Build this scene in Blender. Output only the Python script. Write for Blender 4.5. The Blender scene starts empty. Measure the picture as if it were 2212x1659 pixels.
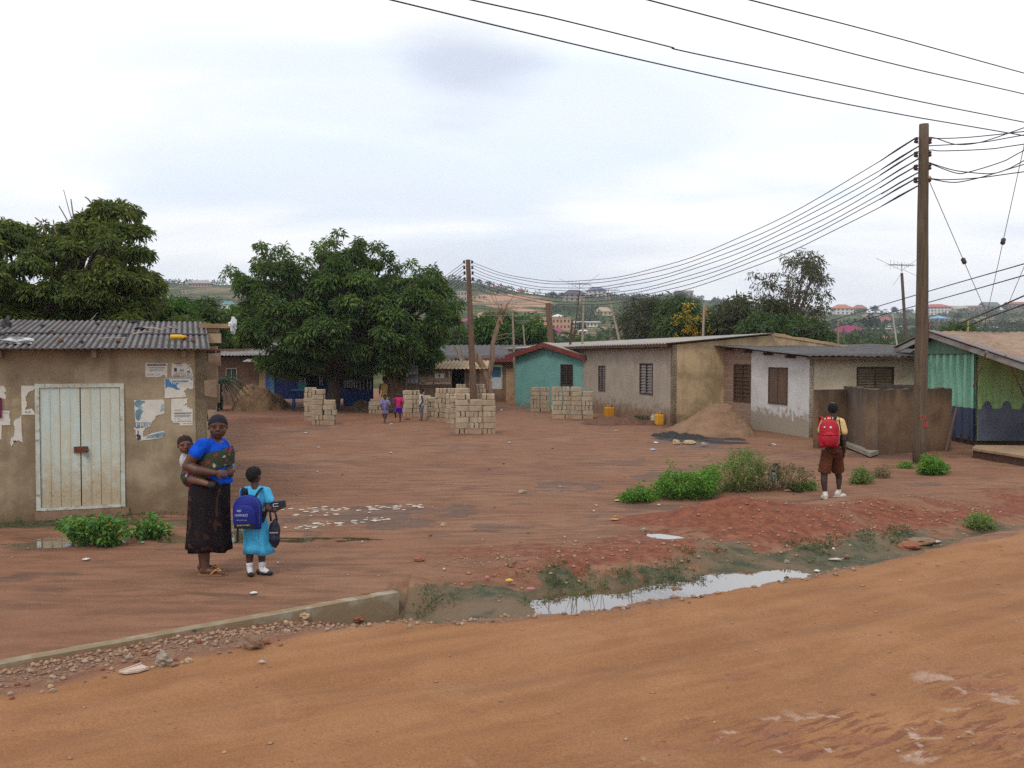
import bpy, bmesh, math, random
import numpy as np
from mathutils import Vector, Matrix, noise as mnoise
from math import sin, cos, pi, radians, sqrt
random.seed(7); rng = np.random.default_rng(11)
S = bpy.context.scene; C = S.collection

# ---------------------------------------------------------------- camera
F = 2013.0; CX = 1106.0; CY = 829.5; H = 2.23
PITCH = math.atan((CY-770.0)/F)
cd = bpy.data.cameras.new('camera'); cam = bpy.data.objects.new('camera', cd); C.objects.link(cam)
cd.sensor_width = 36; cd.lens = 36*F/2212.0; cd.clip_start = .1; cd.clip_end = 8000
cam.location = (0, 0, H); cam.rotation_euler = (pi/2-PITCH, 0, 0); S.camera = cam
# ---------------------------------------------------------------- light
SUN_EL, SUN_AZ = radians(52), radians(205)      # azimuth measured from +Y clockwise
w = bpy.data.worlds.new('World'); S.world = w; w.use_nodes = True
nt = w.node_tree; nt.nodes.clear()
def N(t, k, **a):
    n = t.nodes.new(k)
    for q, v in a.items(): setattr(n, q, v)
    return n
def L(t, a, b): t.links.new(a, b)
def mathn(t, op, a, b=None, c=None, clamp=False):
    n = N(t, 'ShaderNodeMath', operation=op); n.use_clamp = clamp
    for i, v in enumerate((a, b, c)):
        if v is None: continue
        if isinstance(v, (int, float)): n.inputs[i].default_value = v
        else: L(t, v, n.inputs[i])
    return n.outputs[0]
def mixc(t, f, a, b, mode='MIX'):
    n = N(t, 'ShaderNodeMix', data_type='RGBA', blend_type=mode)
    for s, v in ((n.inputs[0], f), (n.inputs[6], a), (n.inputs[7], b)):
        if isinstance(v, (int, float)): s.default_value = v
        elif isinstance(v, (tuple, list)): s.default_value = (*v[:3], 1)
        else: L(t, v, s)
    return n.outputs[2]
def ramp(t, f, lo, hi):
    n = N(t, 'ShaderNodeMapRange', interpolation_type='SMOOTHSTEP')
    L(t, f, n.inputs[0]); n.inputs[1].default_value = lo; n.inputs[2].default_value = hi
    return n.outputs[0]
out = N(nt, 'ShaderNodeOutputWorld'); bg = N(nt, 'ShaderNodeBackground'); L(nt, bg.outputs[0], out.inputs[0])
sky = N(nt, 'ShaderNodeTexSky', sky_type='NISHITA', sun_disc=False, sun_elevation=SUN_EL, sun_rotation=SUN_AZ)
sky.air_density = 1.3; sky.dust_density = 2.5
tc = N(nt, 'ShaderNodeTexCoord'); sx = N(nt, 'ShaderNodeSeparateXYZ'); L(nt, tc.outputs['Generated'], sx.inputs[0])
zz = mathn(nt, 'MAXIMUM', sx.outputs[2], 0.0); den = mathn(nt, 'ADD', zz, 0.16)
cu = mathn(nt, 'DIVIDE', sx.outputs[0], den); cv = mathn(nt, 'DIVIDE', sx.outputs[1], den)
cb = N(nt, 'ShaderNodeCombineXYZ'); L(nt, cu, cb.inputs[0]); L(nt, cv, cb.inputs[1])
n1 = N(nt, 'ShaderNodeTexNoise'); n1.inputs['Scale'].default_value = .55; n1.inputs['Detail'].default_value = 5; n1.inputs['Roughness'].default_value = .48; n1.inputs['Distortion'].default_value = .4
mp = N(nt, 'ShaderNodeMapping'); mp.inputs['Location'].default_value = (3.1, 7.4, 0); mp.inputs['Scale'].default_value = (1, 1.5, 1); L(nt, cb.outputs[0], mp.inputs[0]); L(nt, mp.outputs[0], n1.inputs[0])
n2 = N(nt, 'ShaderNodeTexNoise'); n2.inputs['Scale'].default_value = 1.7; n2.inputs['Detail'].default_value = 6; n2.inputs['Roughness'].default_value = .5; L(nt, mp.outputs[0], n2.inputs[0])
cl = ramp(nt, n1.outputs[0], .38, .56)
cl2 = ramp(nt, n2.outputs[0], .30, .70)
# one darker cloud high in the middle of the view
dv = N(nt, 'ShaderNodeVectorMath', operation='SUBTRACT'); L(nt, tc.outputs['Generated'], dv.inputs[0]); dv.inputs[1].default_value = Vector((-.045, .955, .285)).normalized()
nd = N(nt, 'ShaderNodeVectorMath', operation='MULTIPLY'); L(nt, dv.outputs[0], nd.inputs[0]); nd.inputs[1].default_value = (1, 1, 1.5)
ln = N(nt, 'ShaderNodeVectorMath', operation='LENGTH'); L(nt, nd.outputs[0], ln.inputs[0])
dd = mathn(nt, 'ADD', ln.outputs['Value'], mathn(nt, 'MULTIPLY', mathn(nt, 'SUBTRACT', n2.outputs[0], .5), .20))
blob = mathn(nt, 'SUBTRACT', 1.0, ramp(nt, dd, .015, .105))
low = mathn(nt, 'SUBTRACT', 1.0, ramp(nt, mathn(nt, 'ADD', zz, mathn(nt, 'MULTIPLY', mathn(nt, 'SUBTRACT', n1.outputs[0], .5), .30)), .02, .17))
ccol = mixc(nt, cl, (.80, .89, 1.02), (1.12, 1.11, 1.10))
ccol = mixc(nt, mathn(nt, 'MULTIPLY', cl2, .45), ccol, (.90, .93, .99))
ccol = mixc(nt, mathn(nt, 'MULTIPLY', low, .55), ccol, (.66, .70, .77))
ccol = mixc(nt, mathn(nt, 'MULTIPLY', blob, .80), ccol, (.60, .65, .76))
skyc = mixc(nt, 1.0, sky.outputs[0], (.09, .09, .09), 'MULTIPLY')
fin = mixc(nt, .90, skyc, ccol)
L(nt, fin, bg.inputs[0]); bg.inputs[1].default_value = 1.20
sd = bpy.data.lights.new('sun', 'SUN'); sun = bpy.data.objects.new('sun', sd); C.objects.link(sun)
sd.energy = 1.2; sd.angle = radians(13); sd.color = (1, .95, .86)
sun.rotation_euler = (pi/2-SUN_EL, 0, pi-SUN_AZ); sun.location = (0, -20, 40)
S.view_settings.view_transform = 'Standard'; S.view_settings.look = 'None'; S.view_settings.exposure = 0; S.view_settings.gamma = 1
S.cycles.use_denoising = False; S.cycles.max_bounces = 6; S.cycles.diffuse_bounces = 3; S.cycles.transparent_max_bounces = 8
S.cycles.volume_bounces = 0; S.cycles.caustics_reflective = False; S.cycles.caustics_refractive = False

# ---------------------------------------------------------------- pixel (of the 2212x1659 photo) to place
def ray(px, py):
    u = (px-CX)/F; v = (CY-py)/F
    return Vector((u, cos(PITCH)+v*sin(PITCH), -sin(PITCH)+v*cos(PITCH)))
def at(px, py, d=None, z=0.0):
    r = ray(px, py)
    k = (d/r.y) if d is not None else (z-H)/r.z
    return Vector((r.x*k, r.y*k, H+r.z*k))
def onplane(px, py, p0, n):
    r = ray(px, py); o = Vector((0, 0, H))
    k = (Vector(p0)-o).dot(n)/r.dot(n)
    return o+r*k
# ---------------------------------------------------------------- materials
MATS = {}
def newmat(name):
    m = bpy.data.materials.new(name); m.use_nodes = True; t = m.node_tree
    b = t.nodes['Principled BSDF']; return m, t, b
def noise(t, vec, scale, detail=4, rough=.55, dist=0):
    n = N(t, 'ShaderNodeTexNoise'); n.inputs['Scale'].default_value = scale; n.inputs['Detail'].default_value = detail
    n.inputs['Roughness'].default_value = rough; n.inputs['Distortion'].default_value = dist
    if vec is not None: L(t, vec, n.inputs[0])
    return n.outputs[0]
def objco(t, scale=(1, 1, 1)):
    tc = N(t, 'ShaderNodeTexCoord'); m = N(t, 'ShaderNodeMapping'); m.inputs['Scale'].default_value = scale
    L(t, tc.outputs['Object'], m.inputs[0]); return m.outputs[0]
def worldz(t):
    g = N(t, 'ShaderNodeNewGeometry'); s = N(t, 'ShaderNodeSeparateXYZ'); L(t, g.outputs['Position'], s.inputs[0]); return s.outputs[2], g.outputs['Position']
def bump(t, b, h, strength=.4, dist=.01):
    n = N(t, 'ShaderNodeBump'); n.inputs['Strength'].default_value = strength; n.inputs['Distance'].default_value = dist
    L(t, h, n.inputs['Height']); L(t, n.outputs[0], b.inputs['Normal'])
def mat(name, col=None, col2=None, rough=.85, scale=4, bumps=.3, bdist=.005, metal=0, spec=.3, col3=None, stretch=(1, 1, 1), fine=30, emit=None):
    if name in MATS: return MATS[name]
    m, t, b = newmat(name); v = objco(t, stretch)
    b.inputs['Roughness'].default_value = rough; b.inputs['Metallic'].default_value = metal
    b.inputs['Specular IOR Level'].default_value = spec
    a = noise(t, v, scale, 6, .6)
    c = mixc(t, ramp(t, a, .35, .68), col, col2 or tuple(x*.78 for x in col))
    f = noise(t, v, fine, 3)
    if col3: c = mixc(t, ramp(t, f, .55, .70), c, col3)
    else: c = mixc(t, mathn(t, 'MULTIPLY', f, .3), c, tuple(x*.6 for x in col))
    L(t, c, b.inputs['Base Color'])
    if bumps: bump(t, b, f, bumps, bdist)
    MATS[name] = m; return m
def wallmat(name, base, stain, splash, sh, streak=.5, rough=.92, scale=1.6, peel=None, peel_h=1.0, top=None, sband=.35):
    """plaster with damp stains, a dirt splash up to sh metres and optional peeling"""
    m, t, b = newmat(name); z, pos = worldz(t)
    b.inputs['Roughness'].default_value = rough; b.inputs['Specular IOR Level'].default_value = .2
    n = noise(t, pos, scale, 7, .62, .3); f = noise(t, pos, 24, 4); g = noise(t, pos, 5.5, 5)
    mv = N(t, 'ShaderNodeMapping'); mv.inputs['Scale'].default_value = (3, 3, .35); L(t, pos, mv.inputs[0])
    st = noise(t, mv.outputs[0], 1.6, 5, .6)
    c = mixc(t, ramp(t, n, .38, .68), base, stain)
    c = mixc(t, mathn(t, 'MULTIPLY', ramp(t, st, .48, .72), streak), c, stain)
    if top: c = mixc(t, mathn(t, 'MULTIPLY', ramp(t, mathn(t, 'ADD', z, mathn(t, 'MULTIPLY', st, 1.2)), top[0]+.45, top[0]+.95), .75), c, top[1])
    zn = mathn(t, 'SUBTRACT', z, mathn(t, 'MULTIPLY', mathn(t, 'SUBTRACT', g, .5), 1.1))
    if peel: c = mixc(t, mathn(t, 'SUBTRACT', 1, ramp(t, zn, peel_h-.15, peel_h+.10)), c, peel)
    c = mixc(t, mathn(t, 'MULTIPLY', mathn(t, 'SUBTRACT', 1, ramp(t, zn, sh-sband, sh+.2)), .9), c, splash)
    c = mixc(t, mathn(t, 'MULTIPLY', f, .35), c, tuple(x*.55 for x in base))
    L(t, c, b.inputs['Base Color']); bump(t, b, mathn(t, 'ADD', f, g), .5, .008)
    return m
def leafmat(name, dark, light, young):
    m, t, b = newmat(name)
    at_ = N(t, 'ShaderNodeAttribute', attribute_name='tint'); s = N(t, 'ShaderNodeSeparateColor'); L(t, at_.outputs['Color'], s.inputs[0])
    c = mixc(t, s.outputs[0], dark, light); c = mixc(t, s.outputs[1], c, young)
    L(t, c, b.inputs['Base Color']); b.inputs['Roughness'].default_value = .55; b.inputs['Specular IOR Level'].default_value = .3
    tr = N(t, 'ShaderNodeBsdfTranslucent'); L(t, mixc(t, .5, c, young), tr.inputs[0])
    ms = N(t, 'ShaderNodeMixShader'); ms.inputs[0].default_value = .30
    L(t, b.outputs[0], ms.inputs[1]); L(t, tr.outputs[0], ms.inputs[2]); L(t, ms.outputs[0], t.nodes['Material Output'].inputs[0])
    return m
# ---------------------------------------------------------------- mesh helpers
def wm(o):
    m = Matrix.Identity(4)
    while o is not None:
        m = o.matrix_basis @ m; o = o.parent
    return m
def tag(o, label=None, cat=None, group=None, kind=None):
    if label: o['label'] = label
    if cat: o['category'] = cat
    if group: o['group'] = group
    if kind: o['kind'] = kind
    return o
def thing(name, label, cat, loc=(0, 0, 0), rotz=0, group=None):
    o = bpy.data.objects.new(name, None); C.objects.link(o); o.location = loc; o.rotation_euler = (0, 0, rotz)
    o.empty_display_size = .2
    return tag(o, label, cat, group)
class MB:
    def __init__(s): s.v = []; s.f = []; s.mi = []; s.cur = 0
    def add(s, vs, fs):
        k = len(s.v); s.v += [Vector(v) for v in vs]; s.f += [tuple(i+k for i in f) for f in fs]; s.mi += [s.cur]*len(fs); return s
    def box(s, c, d, rz=0, M=None):
        x, y, z = d[0]/2, d[1]/2, d[2]/2; R = Matrix.Rotation(rz, 3, 'Z') if M is None else M
        vs = [Vector(c)+R @ Vector((a*x, b*y, e*z)) for e in (-1, 1) for a, b in ((-1, -1), (1, -1), (1, 1), (-1, 1))]
        return s.add(vs, [(3, 2, 1, 0), (4, 5, 6, 7), (0, 1, 5, 4), (1, 2, 6, 5), (2, 3, 7, 6), (3, 0, 4, 7)])
    def hexa(s, bot, top):
        return s.add(list(bot)+list(top), [(3, 2, 1, 0), (4, 5, 6, 7), (0, 1, 5, 4), (1, 2, 6, 5), (2, 3, 7, 6), (3, 0, 4, 7)])
    def wall(s, a, b, z0, z1, t, z1b=None, inward=1):
        """vertical slab from a to b (xy), top sloping z1 -> z1b, thickness t to the left of a->b when inward=1"""
        a = Vector((a[0], a[1], 0)); b = Vector((b[0], b[1], 0)); n = Vector((-(b-a).y, (b-a).x, 0)).normalized()*t*inward
        zb = z1 if z1b is None else z1b; Z = Vector((0, 0, 1))
        return s.hexa([a+Z*z0, b+Z*z0, b+n+Z*z0, a+n+Z*z0], [a+Z*z1, b+Z*zb, b+n+Z*zb, a+n+Z*z1])
    def prism(s, pts, n):
        """closed outline pts extruded by vector n"""
        k = len(pts); n = Vector(n); vs = [Vector(p) for p in pts]+[Vector(p)+n for p in pts]
        return s.add(vs, [tuple(range(k-1, -1, -1)), tuple(range(k, 2*k))]+[(i, (i+1) % k, k+(i+1) % k, k+i) for i in range(k)])
    def tube(s, pts, r, seg=8, cap=True):
        pts = [Vector(p) for p in pts]; k = len(pts); rr = r if isinstance(r, (list, tuple)) else [r]*k
        vs = []; up = None
        for i, p in enumerate(pts):
            d = (pts[min(i+1, k-1)]-pts[max(i-1, 0)]).normalized()
            if up is None: up = Vector((0, 0, 1)) if abs(d.z) < .9 else Vector((1, 0, 0))
            a = d.cross(up).normalized(); b_ = a.cross(d).normalized(); up = b_
            e = rr[i]; ex, ey = e if isinstance(e, tuple) else (e, e)
            vs += [p+a*ex*cos(2*pi*j/seg)+b_*ey*sin(2*pi*j/seg) for j in range(seg)]
        fs = [(i*seg+j, i*seg+(j+1) % seg, (i+1)*seg+(j+1) % seg, (i+1)*seg+j) for i in range(k-1) for j in range(seg)]
        if cap: fs += [tuple(range(seg-1, -1, -1)), tuple(range((k-1)*seg, k*seg))]
        return s.add(vs, fs)
    def ell(s, c, r, seg=14, rings=9, M=None, noise_a=0, seed=0):
        c = Vector(c); r = (r, r, r) if isinstance(r, (int, float)) else r; M = M or Matrix.Identity(3); vs = []
        for i in range(rings+1):
            th = pi*i/rings
            for j in range(seg):
                ph = 2*pi*j/seg; q = Vector((sin(th)*cos(ph), sin(th)*sin(ph), cos(th)))
                k = 1+noise_a*mnoise.noise(q*1.7+Vector((seed*3.1, seed, 0))) if noise_a else 1
                vs.append(c+M @ Vector((q.x*r[0]*k, q.y*r[1]*k, q.z*r[2]*k)))
        fs = [(i*seg+j, (i+1)*seg+j, (i+1)*seg+(j+1) % seg, i*seg+(j+1) % seg) for i in range(rings) for j in range(seg)]
        return s.add(vs, fs)
    def loft(s, rings, closed=True, cap=True):
        """rings: list of equal-length point lists"""
        k = len(rings[0]); vs = [p for r in rings for p in r]; e = k if closed else k-1
        fs = [(i*k+j, i*k+(j+1) % k, (i+1)*k+(j+1) % k, (i+1)*k+j) for i in range(len(rings)-1) for j in range(e)]
        if cap and closed: fs += [tuple(range(k-1, -1, -1)), tuple(range((len(rings)-1)*k, len(rings)*k))]
        return s.add(vs, fs)
    def obj(s, name, m, parent=None, loc=None, smooth=False, local=False, remesh=0, sm=6):
        me = bpy.data.meshes.new(name)
        if parent is not None and not local:
            inv = wm(parent).inverted(); vs = [inv @ v for v in s.v]
        elif loc is not None and not local: vs = [v-Vector(loc) for v in s.v]
        else: vs = s.v
        me.from_pydata([tuple(v) for v in vs], [], s.f); me.update()
        ms = m if isinstance(m, (list, tuple)) else [m]
        for q in ms: me.materials.append(q)
        if len(ms) > 1: me.polygons.foreach_set('material_index', s.mi)
        bm = bmesh.new(); bm.from_mesh(me); bmesh.ops.remove_doubles(bm, verts=bm.verts, dist=1e-5)
        bmesh.ops.dissolve_degenerate(bm, edges=bm.edges, dist=1e-5)
        bmesh.ops.recalc_face_normals(bm, faces=bm.faces); bm.to_mesh(me); bm.free()
        o = bpy.data.objects.new(name, me); C.objects.link(o)
        if parent is not None: o.parent = parent
        elif loc is not None: o.location = loc
        if remesh:
            r = o.modifiers.new('r', 'REMESH'); r.mode = 'VOXEL'; r.voxel_size = remesh
            q = o.modifiers.new('s', 'SMOOTH'); q.iterations = sm; q.factor = .5
            dg = bpy.context.evaluated_depsgraph_get(); m2 = bpy.data.meshes.new_from_object(o.evaluated_get(dg))
            o.modifiers.clear(); o.data = m2; m2.materials.clear()
            for q in ms: m2.materials.append(q)
            m2.name = name; smooth = True
        if smooth: o.data.polygons.foreach_set('use_smooth', [True]*len(o.data.polygons))
        return o
def npmesh(name, V, Fq, m, tint=None, parent=None, loc=None, smooth=False):
    """numpy arrays -> mesh (all faces same size)"""
    me = bpy.data.meshes.new(name); k = Fq.shape[1]
    if parent is not None: V = V-np.array(wm(parent).translation)
    elif loc is not None: V = V-np.array(loc)
    me.vertices.add(len(V)); me.vertices.foreach_set('co', V.astype(np.float32).ravel())
    me.loops.add(Fq.size); me.loops.foreach_set('vertex_index', Fq.astype(np.int32).ravel())
    me.polygons.add(len(Fq)); me.polygons.foreach_set('loop_start', np.arange(0, Fq.size, k, dtype=np.int32))
    me.polygons.foreach_set('loop_total', np.full(len(Fq), k, dtype=np.int32))
    if smooth: me.polygons.foreach_set('use_smooth', np.ones(len(Fq), bool))
    me.update(calc_edges=True); me.materials.append(m)
    if tint is not None:
        for nm, arr in (tint.items() if isinstance(tint, dict) else {'tint': tint}.items()):
            a = me.color_attributes.new(nm, 'FLOAT_COLOR', 'POINT'); a.data.foreach_set('color', arr.astype(np.float32).ravel())
    o = bpy.data.objects.new(name, me); C.objects.link(o)
    if parent is not None: o.parent = parent
    elif loc is not None: o.location = loc
    return o
# ---- numpy value noise
_P = rng.random((256, 256))
def vn(x, y, sc, seed=0):
    x = x*sc+seed*17.3; y = y*sc+seed*9.7; xi = np.floor(x).astype(int); yi = np.floor(y).astype(int); fx = x-xi; fy = y-yi
    fx = fx*fx*(3-2*fx); fy = fy*fy*(3-2*fy)
    g = lambda a, b: _P[a % 256, b % 256]
    return (g(xi, yi)*(1-fx)+g(xi+1, yi)*fx)*(1-fy)+(g(xi, yi+1)*(1-fx)+g(xi+1, yi+1)*fx)*fy
def fbm(x, y, sc, oc=4, seed=0, gain=.5):
    r = 0; a = 1; tot = 0
    for i in range(oc): r = r+a*vn(x, y, sc*2**i, seed+i); tot += a; a *= gain
    return r/tot
def sstep(a, b, x):
    t = np.clip((x-a)/(b-a), 0, 1); return t*t*(3-2*t)
# ================================================================ GROUND
LIP = [at(*p) for p in ((-500, 1500), (0, 1462), (300, 1425), (520, 1372), (690, 1346), (862, 1342), (1100, 1330), (1300, 1313), (1447, 1293), (1600, 1265), (1750, 1240), (1900, 1212), (2000, 1186), (2212, 1140), (2600, 1080), (3300, 1010))]
KERB = [at(*p) for p in ((-700, 1600), (0, 1440), (862, 1283))]
lx = np.array([p.x for p in LIP]); ly = np.array([p.y for p in LIP])
def lipy(x): return np.interp(x, lx, ly)
k0, k1 = KERB[1], KERB[2]; KS = (k1.y-k0.y)/(k1.x-k0.x)
def kerby(x): return k0.y+(x-k0.x)*KS
def ellw(px, py, rx, ry):
    p = at(px, py); return p.x, p.y, rx*p.y/F, ry*p.y**2/(F*H)
def blobm(x, y, L_, seed=0, rag=.5):
    m = 0*x; nz = (fbm(x, y, 2.2, 4, seed)-.5)*rag*2
    for e in L_:
        cx, cy, rx, ry = ellw(*e[:4]); a = e[4] if len(e) > 4 else 1; sl = e[5] if len(e) > 5 else 0
        dx = (x-cx); dy = (y-cy)-sl*dx
        q = np.sqrt((dx/rx)**2+(dy/ry)**2)+nz
        m = np.maximum(m, a*(1-sstep(.55, 1.15, q)))
    return m
PUD = [(430, 1162, 470, 11), (512, 1150, 22, 36), (1436, 1166, 52, 9), (40, 1175, 160, 8)]
RPUD = [(1590, 1459, 30, 8), (1690, 1578, 60, 26), (1560, 1592, 34, 14), (1860, 1592, 120, 16), (2010, 1570, 90, 18), (2180, 1600, 90, 34), (2130, 1482, 60, 14), (1440, 1604, 40, 10), (2060, 1500, 60, 10), (1750, 1625, 80, 20)]
def zf(x, y):
    x = np.asarray(x, float); y = np.asarray(y, float)
    s = y-lipy(x); k = kerby(x); left = x < k1.x+.02
    z = (fbm(x, y, .35, 4, 3)-.5)*.05*sstep(10, 16, y)+(fbm(x, y, 2.6, 4, 5)-.5)*.016
    z += (fbm(x*.35, y, 7, 3, 8)-.5)*.012*sstep(0, 1.5, s)
    # road: gentle crown, wheel tracks running with the road
    r = -s; road = sstep(.0, .3, r)
    z += road*((fbm(x*.25+y*.1, y, 1.6, 3, 9)-.5)*.035+(fbm(x, y, 9, 3, 19)-.5)*.010)
    z += -.025*np.exp(-((r-1.5)/.16)**2)-.02*np.exp(-((r-2.9)/.2)**2)
    z += .02*np.exp(-((s+.12)/.12)**2)*(fbm(x, y, 5, 3, 12)-.3)*sstep(-2, -.8, x)
    # ditch
    D = np.interp(x, [-2.6, -1.9, -1.1, -.75, -.45, 0, .5, 2.4, 3.2, 4.2, 6, 9], [0, .05, .27, .20, .10, .09, .20, .21, .125, .10, .08, .06]); wob = (fbm(x, y, 2.4, 4, 21)-.5)
    wd = np.interp(x, [-1.2, 0, 1, 2.5, 4, 7], [.75, .9, .9, .72, .4, .3])
    prof = sstep(-.02, .34, s+wob*.45+.05)*(1-sstep(wd*.85, wd+.85, s+wob*.45))
    fade = np.where((x < k1.x-.12) & (y > k+.22), 0, 1)
    z -= D*prof*fade*(1+.25*(fbm(x, y, 4, 3, 23)-.5))
    # shoulder in front of the kerb
    z -= .018*sstep(-1.0, -.1, y-k)*(y < k)*(x < k1.x+.02)
    bank = sstep(1.3, 2.0, s)*(1-sstep(2.6, 3.6, s))*sstep(-.6, .6, x)
    z += bank*(.05+.09*sstep(2, 5, x))*(.6+.8*fbm(x, y, 1.6, 4, 31))
    # red mound
    c = at(1590, 1140); z += .27*np.exp(-(((x-c.x)/1.15)**2+((y-c.y-.2)/.62)**2))*(.8+.5*fbm(x, y, 3, 4, 33))
    c = at(1960, 1110); z += .12*np.exp(-(((x-c.x)/1.3)**2+((y-c.y)/.5)**2))
    c = at(1150, 1230); z += .05*np.exp(-(((x-c.x)/1.5)**2+((y-c.y)/.35)**2))
    pm = blobm(x, y, PUD, 41, .35); z -= pm*(.030+.0*x); z += pm*(fbm(x*.7, y*1.3, 6, 4, 43)-.5)*.05
    rm = blobm(x, y, RPUD, 45, .5); z -= rm*.012; z += rm*(fbm(x, y, 11, 4, 47, .7)-.5)*.075
    # eroded step in front of the grey house, low mud bank by the culvert
    z += .10*np.exp(-((s-1.2)/.5)**2)*np.exp(-((x+1.2)/.5)**2)*(x > k1.x+.05)
    return z
def zg(x, y): return float(zf(np.array([x]), np.array([y]))[0])
def P(px, py):
    """ground point under a pixel"""
    p = at(px, py)
    for _ in range(4): p = at(px, py, z=zg(p.x, p.y))
    return p
def axis(segs):
    a = [segs[0][0]]
    for (hi, st0, st1) in [q[1:] for q in segs]:
        lo = a[-1]; u = lo
        while u < hi:
            f = (u-lo)/(hi-lo); u += st0+(st1-st0)*f; a.append(u)
    return np.array(a)
ax = np.concatenate([-axis([(8.5, 14, .05, .5), (14, 60, .5, 5), (60, 400, 5, 60)])[::-1][:-1], axis([(-8.5, -5, .05, .026), (-5, 6, .026, .026), (6, 14, .026, .12), (14, 24, .12, .6), (24, 60, .6, 5), (60, 400, 5, 60)])])
ay = np.concatenate([axis([(-120, -20, 20, 5), (-20, 2.5, 3, .3)]), axis([(2.5, 4.5, .1, .026), (4.5, 12, .022, .03), (12, 16, .03, .05), (16, 30, .05, .13), (30, 50, .13, .5), (50, 130, .6, 8)])[1:]])
X, Y = np.meshgrid(ax, ay); Z = zf(X, Y)
Z = Z*(1-sstep(60, 90, Y))-1.0*sstep(60, 95, Y)
s = Y-lipy(X); kk = kerby(X)
nz = fbm(X, Y, 1.5, 5, 61)-.5; nf = fbm(X, Y, 6, 4, 63)-.5
leftm = (X < k1.x)
roadm = 1-sstep(-.25, .05, s+nz*.5); roadm = np.where(leftm & (Y > kk-.9) & (s < .6), np.minimum(roadm, 1-sstep(-1.2, -.5, Y-kk+nz*.5)), roadm)
wA = np.interp(X, [-1, 0, 2, 4, 6, 8], [1.05, 1.15, 1.45, 1.1, .65, .4]); fa_ = fbm(X*.5, Y, 2.2, 5, 62)-.5
red = sstep(wA-.1, wA+.35, s+nf*.8)*(1-sstep(wA+.5, wA+1.9, s+fa_*2.2+nf*.5))*sstep(-1.0, .9, X+nz*1.5)*.9
c = at(1590, 1140); red = np.maximum(red, 1-sstep(.7, 1.2, np.sqrt(((X-c.x)/1.55)**2+((Y-c.y-.1)/.85)**2)+nz*.5+nf*.4))
red = np.maximum(red, blobm(X, Y, [(330, 910, 700, 14, .55), (900, 1060, 300, 20, .3), (1110, 1195, 260, 26, .55), (700, 1265, 260, 14, .25)], 65))
alg = sstep(.0, .3, s)*(1-sstep(wA-.35, wA+.3, s+nz*1.3+nf*.5))*(X > k1.x-.1)*(1-.4*sstep(4.5, 7, X))
alg = np.maximum(alg, blobm(X, Y, [(300, 1128, 420, 9, .7), (90, 1128, 200, 12, .9)], 67))
wet = blobm(X, Y, [(800, 1106, 130, 5, .9), (860, 1112, 70, 6, .9), (700, 1128, 120, 4, .5), (560, 1010, 200, 8, .5), (1100, 1010, 200, 10, .4), (1700, 1010, 260, 10, .45), (950, 1150, 200, 6, .4), (1330, 1000, 160, 8, .5), (-40, 1252, 150, 9, .6), (120, 1240, 120, 5, .45), (60, 1275, 160, 6, .4), (280, 1290, 260, 20, .35), (1230, 1050, 60, 9, .7), (1200, 1062, 30, 5, .9), (1490, 952, 90, 13, 1), (1290, 1040, 120, 12, .4), (1420, 1030, 60, 12, .7),
  (1430, 1100, 170, 12, .6), (1760, 1088, 120, 8, .5), (1960, 1045, 60, 5, .7), (1000, 965, 80, 9, .4), (640, 930, 60, 8, .5), (690, 922, 50, 10, .6), (1700, 980, 130, 12, .5),
  (830, 1115, 260, 30, .7), (520, 960, 120, 5, .4), (760, 1000, 160, 5, .35), (1010, 935, 90, 8, .5), (1650, 925, 240, 9, .45), (1330, 905, 90, 10, .8), (1480, 918, 70, 8, .7), (250, 1170, 420, 20, .5),
  (1180, 890, 70, 8, .5), (1900, 985, 70, 10, .8), (2150, 985, 80, 10, .8), (600, 1180, 300, 10, .25), (860, 1200, 300, 6, .3)], 69, 1.5)
blk = blobm(X, Y, [(1500, 947, 95, 9, 1, .12), (1560, 955, 60, 5, .8)], 71, .5)
gra = np.where(leftm, sstep(-.95, -.35, Y-kk+nz*.7)*(1-sstep(-.03, 0, Y-kk)), 0)*(X > -9)
gra = np.maximum(gra, .5*np.exp(-((s+.08+nz*.2)/.16)**2)*(X < 4)*(X > -2)); 
rp = blobm(X, Y, RPUD, 73, .7); track = np.exp(-((s+1.5)/.3)**2)+np.exp(-((s+2.9)/.3)**2)
shp = X.shape; nv = X.size; V = np.stack([X, Y, Z], -1).reshape(-1, 3)
one = np.ones(shp)
A1 = np.stack([roadm, red, alg, one], -1).reshape(-1, 4); A2 = np.stack([wet, blk, gra, one], -1).reshape(-1, 4); clod = blobm(X, Y, [(1900, 1590, 460, 75, 1), (2150, 1480, 160, 50, .7), (1590, 1455, 60, 14, .6), (1300, 1640, 250, 20, .4)], 75, .5); A3 = np.stack([rp, np.clip(track, 0, 1), clod, one], -1).reshape(-1, 4)
iy, ix = np.meshgrid(np.arange(shp[0]-1), np.arange(shp[1]-1), indexing='ij'); a = (iy*shp[1]+ix).ravel()
Q = np.stack([a, a+1, a+1+shp[1], a+shp[1]], -1)
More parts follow.
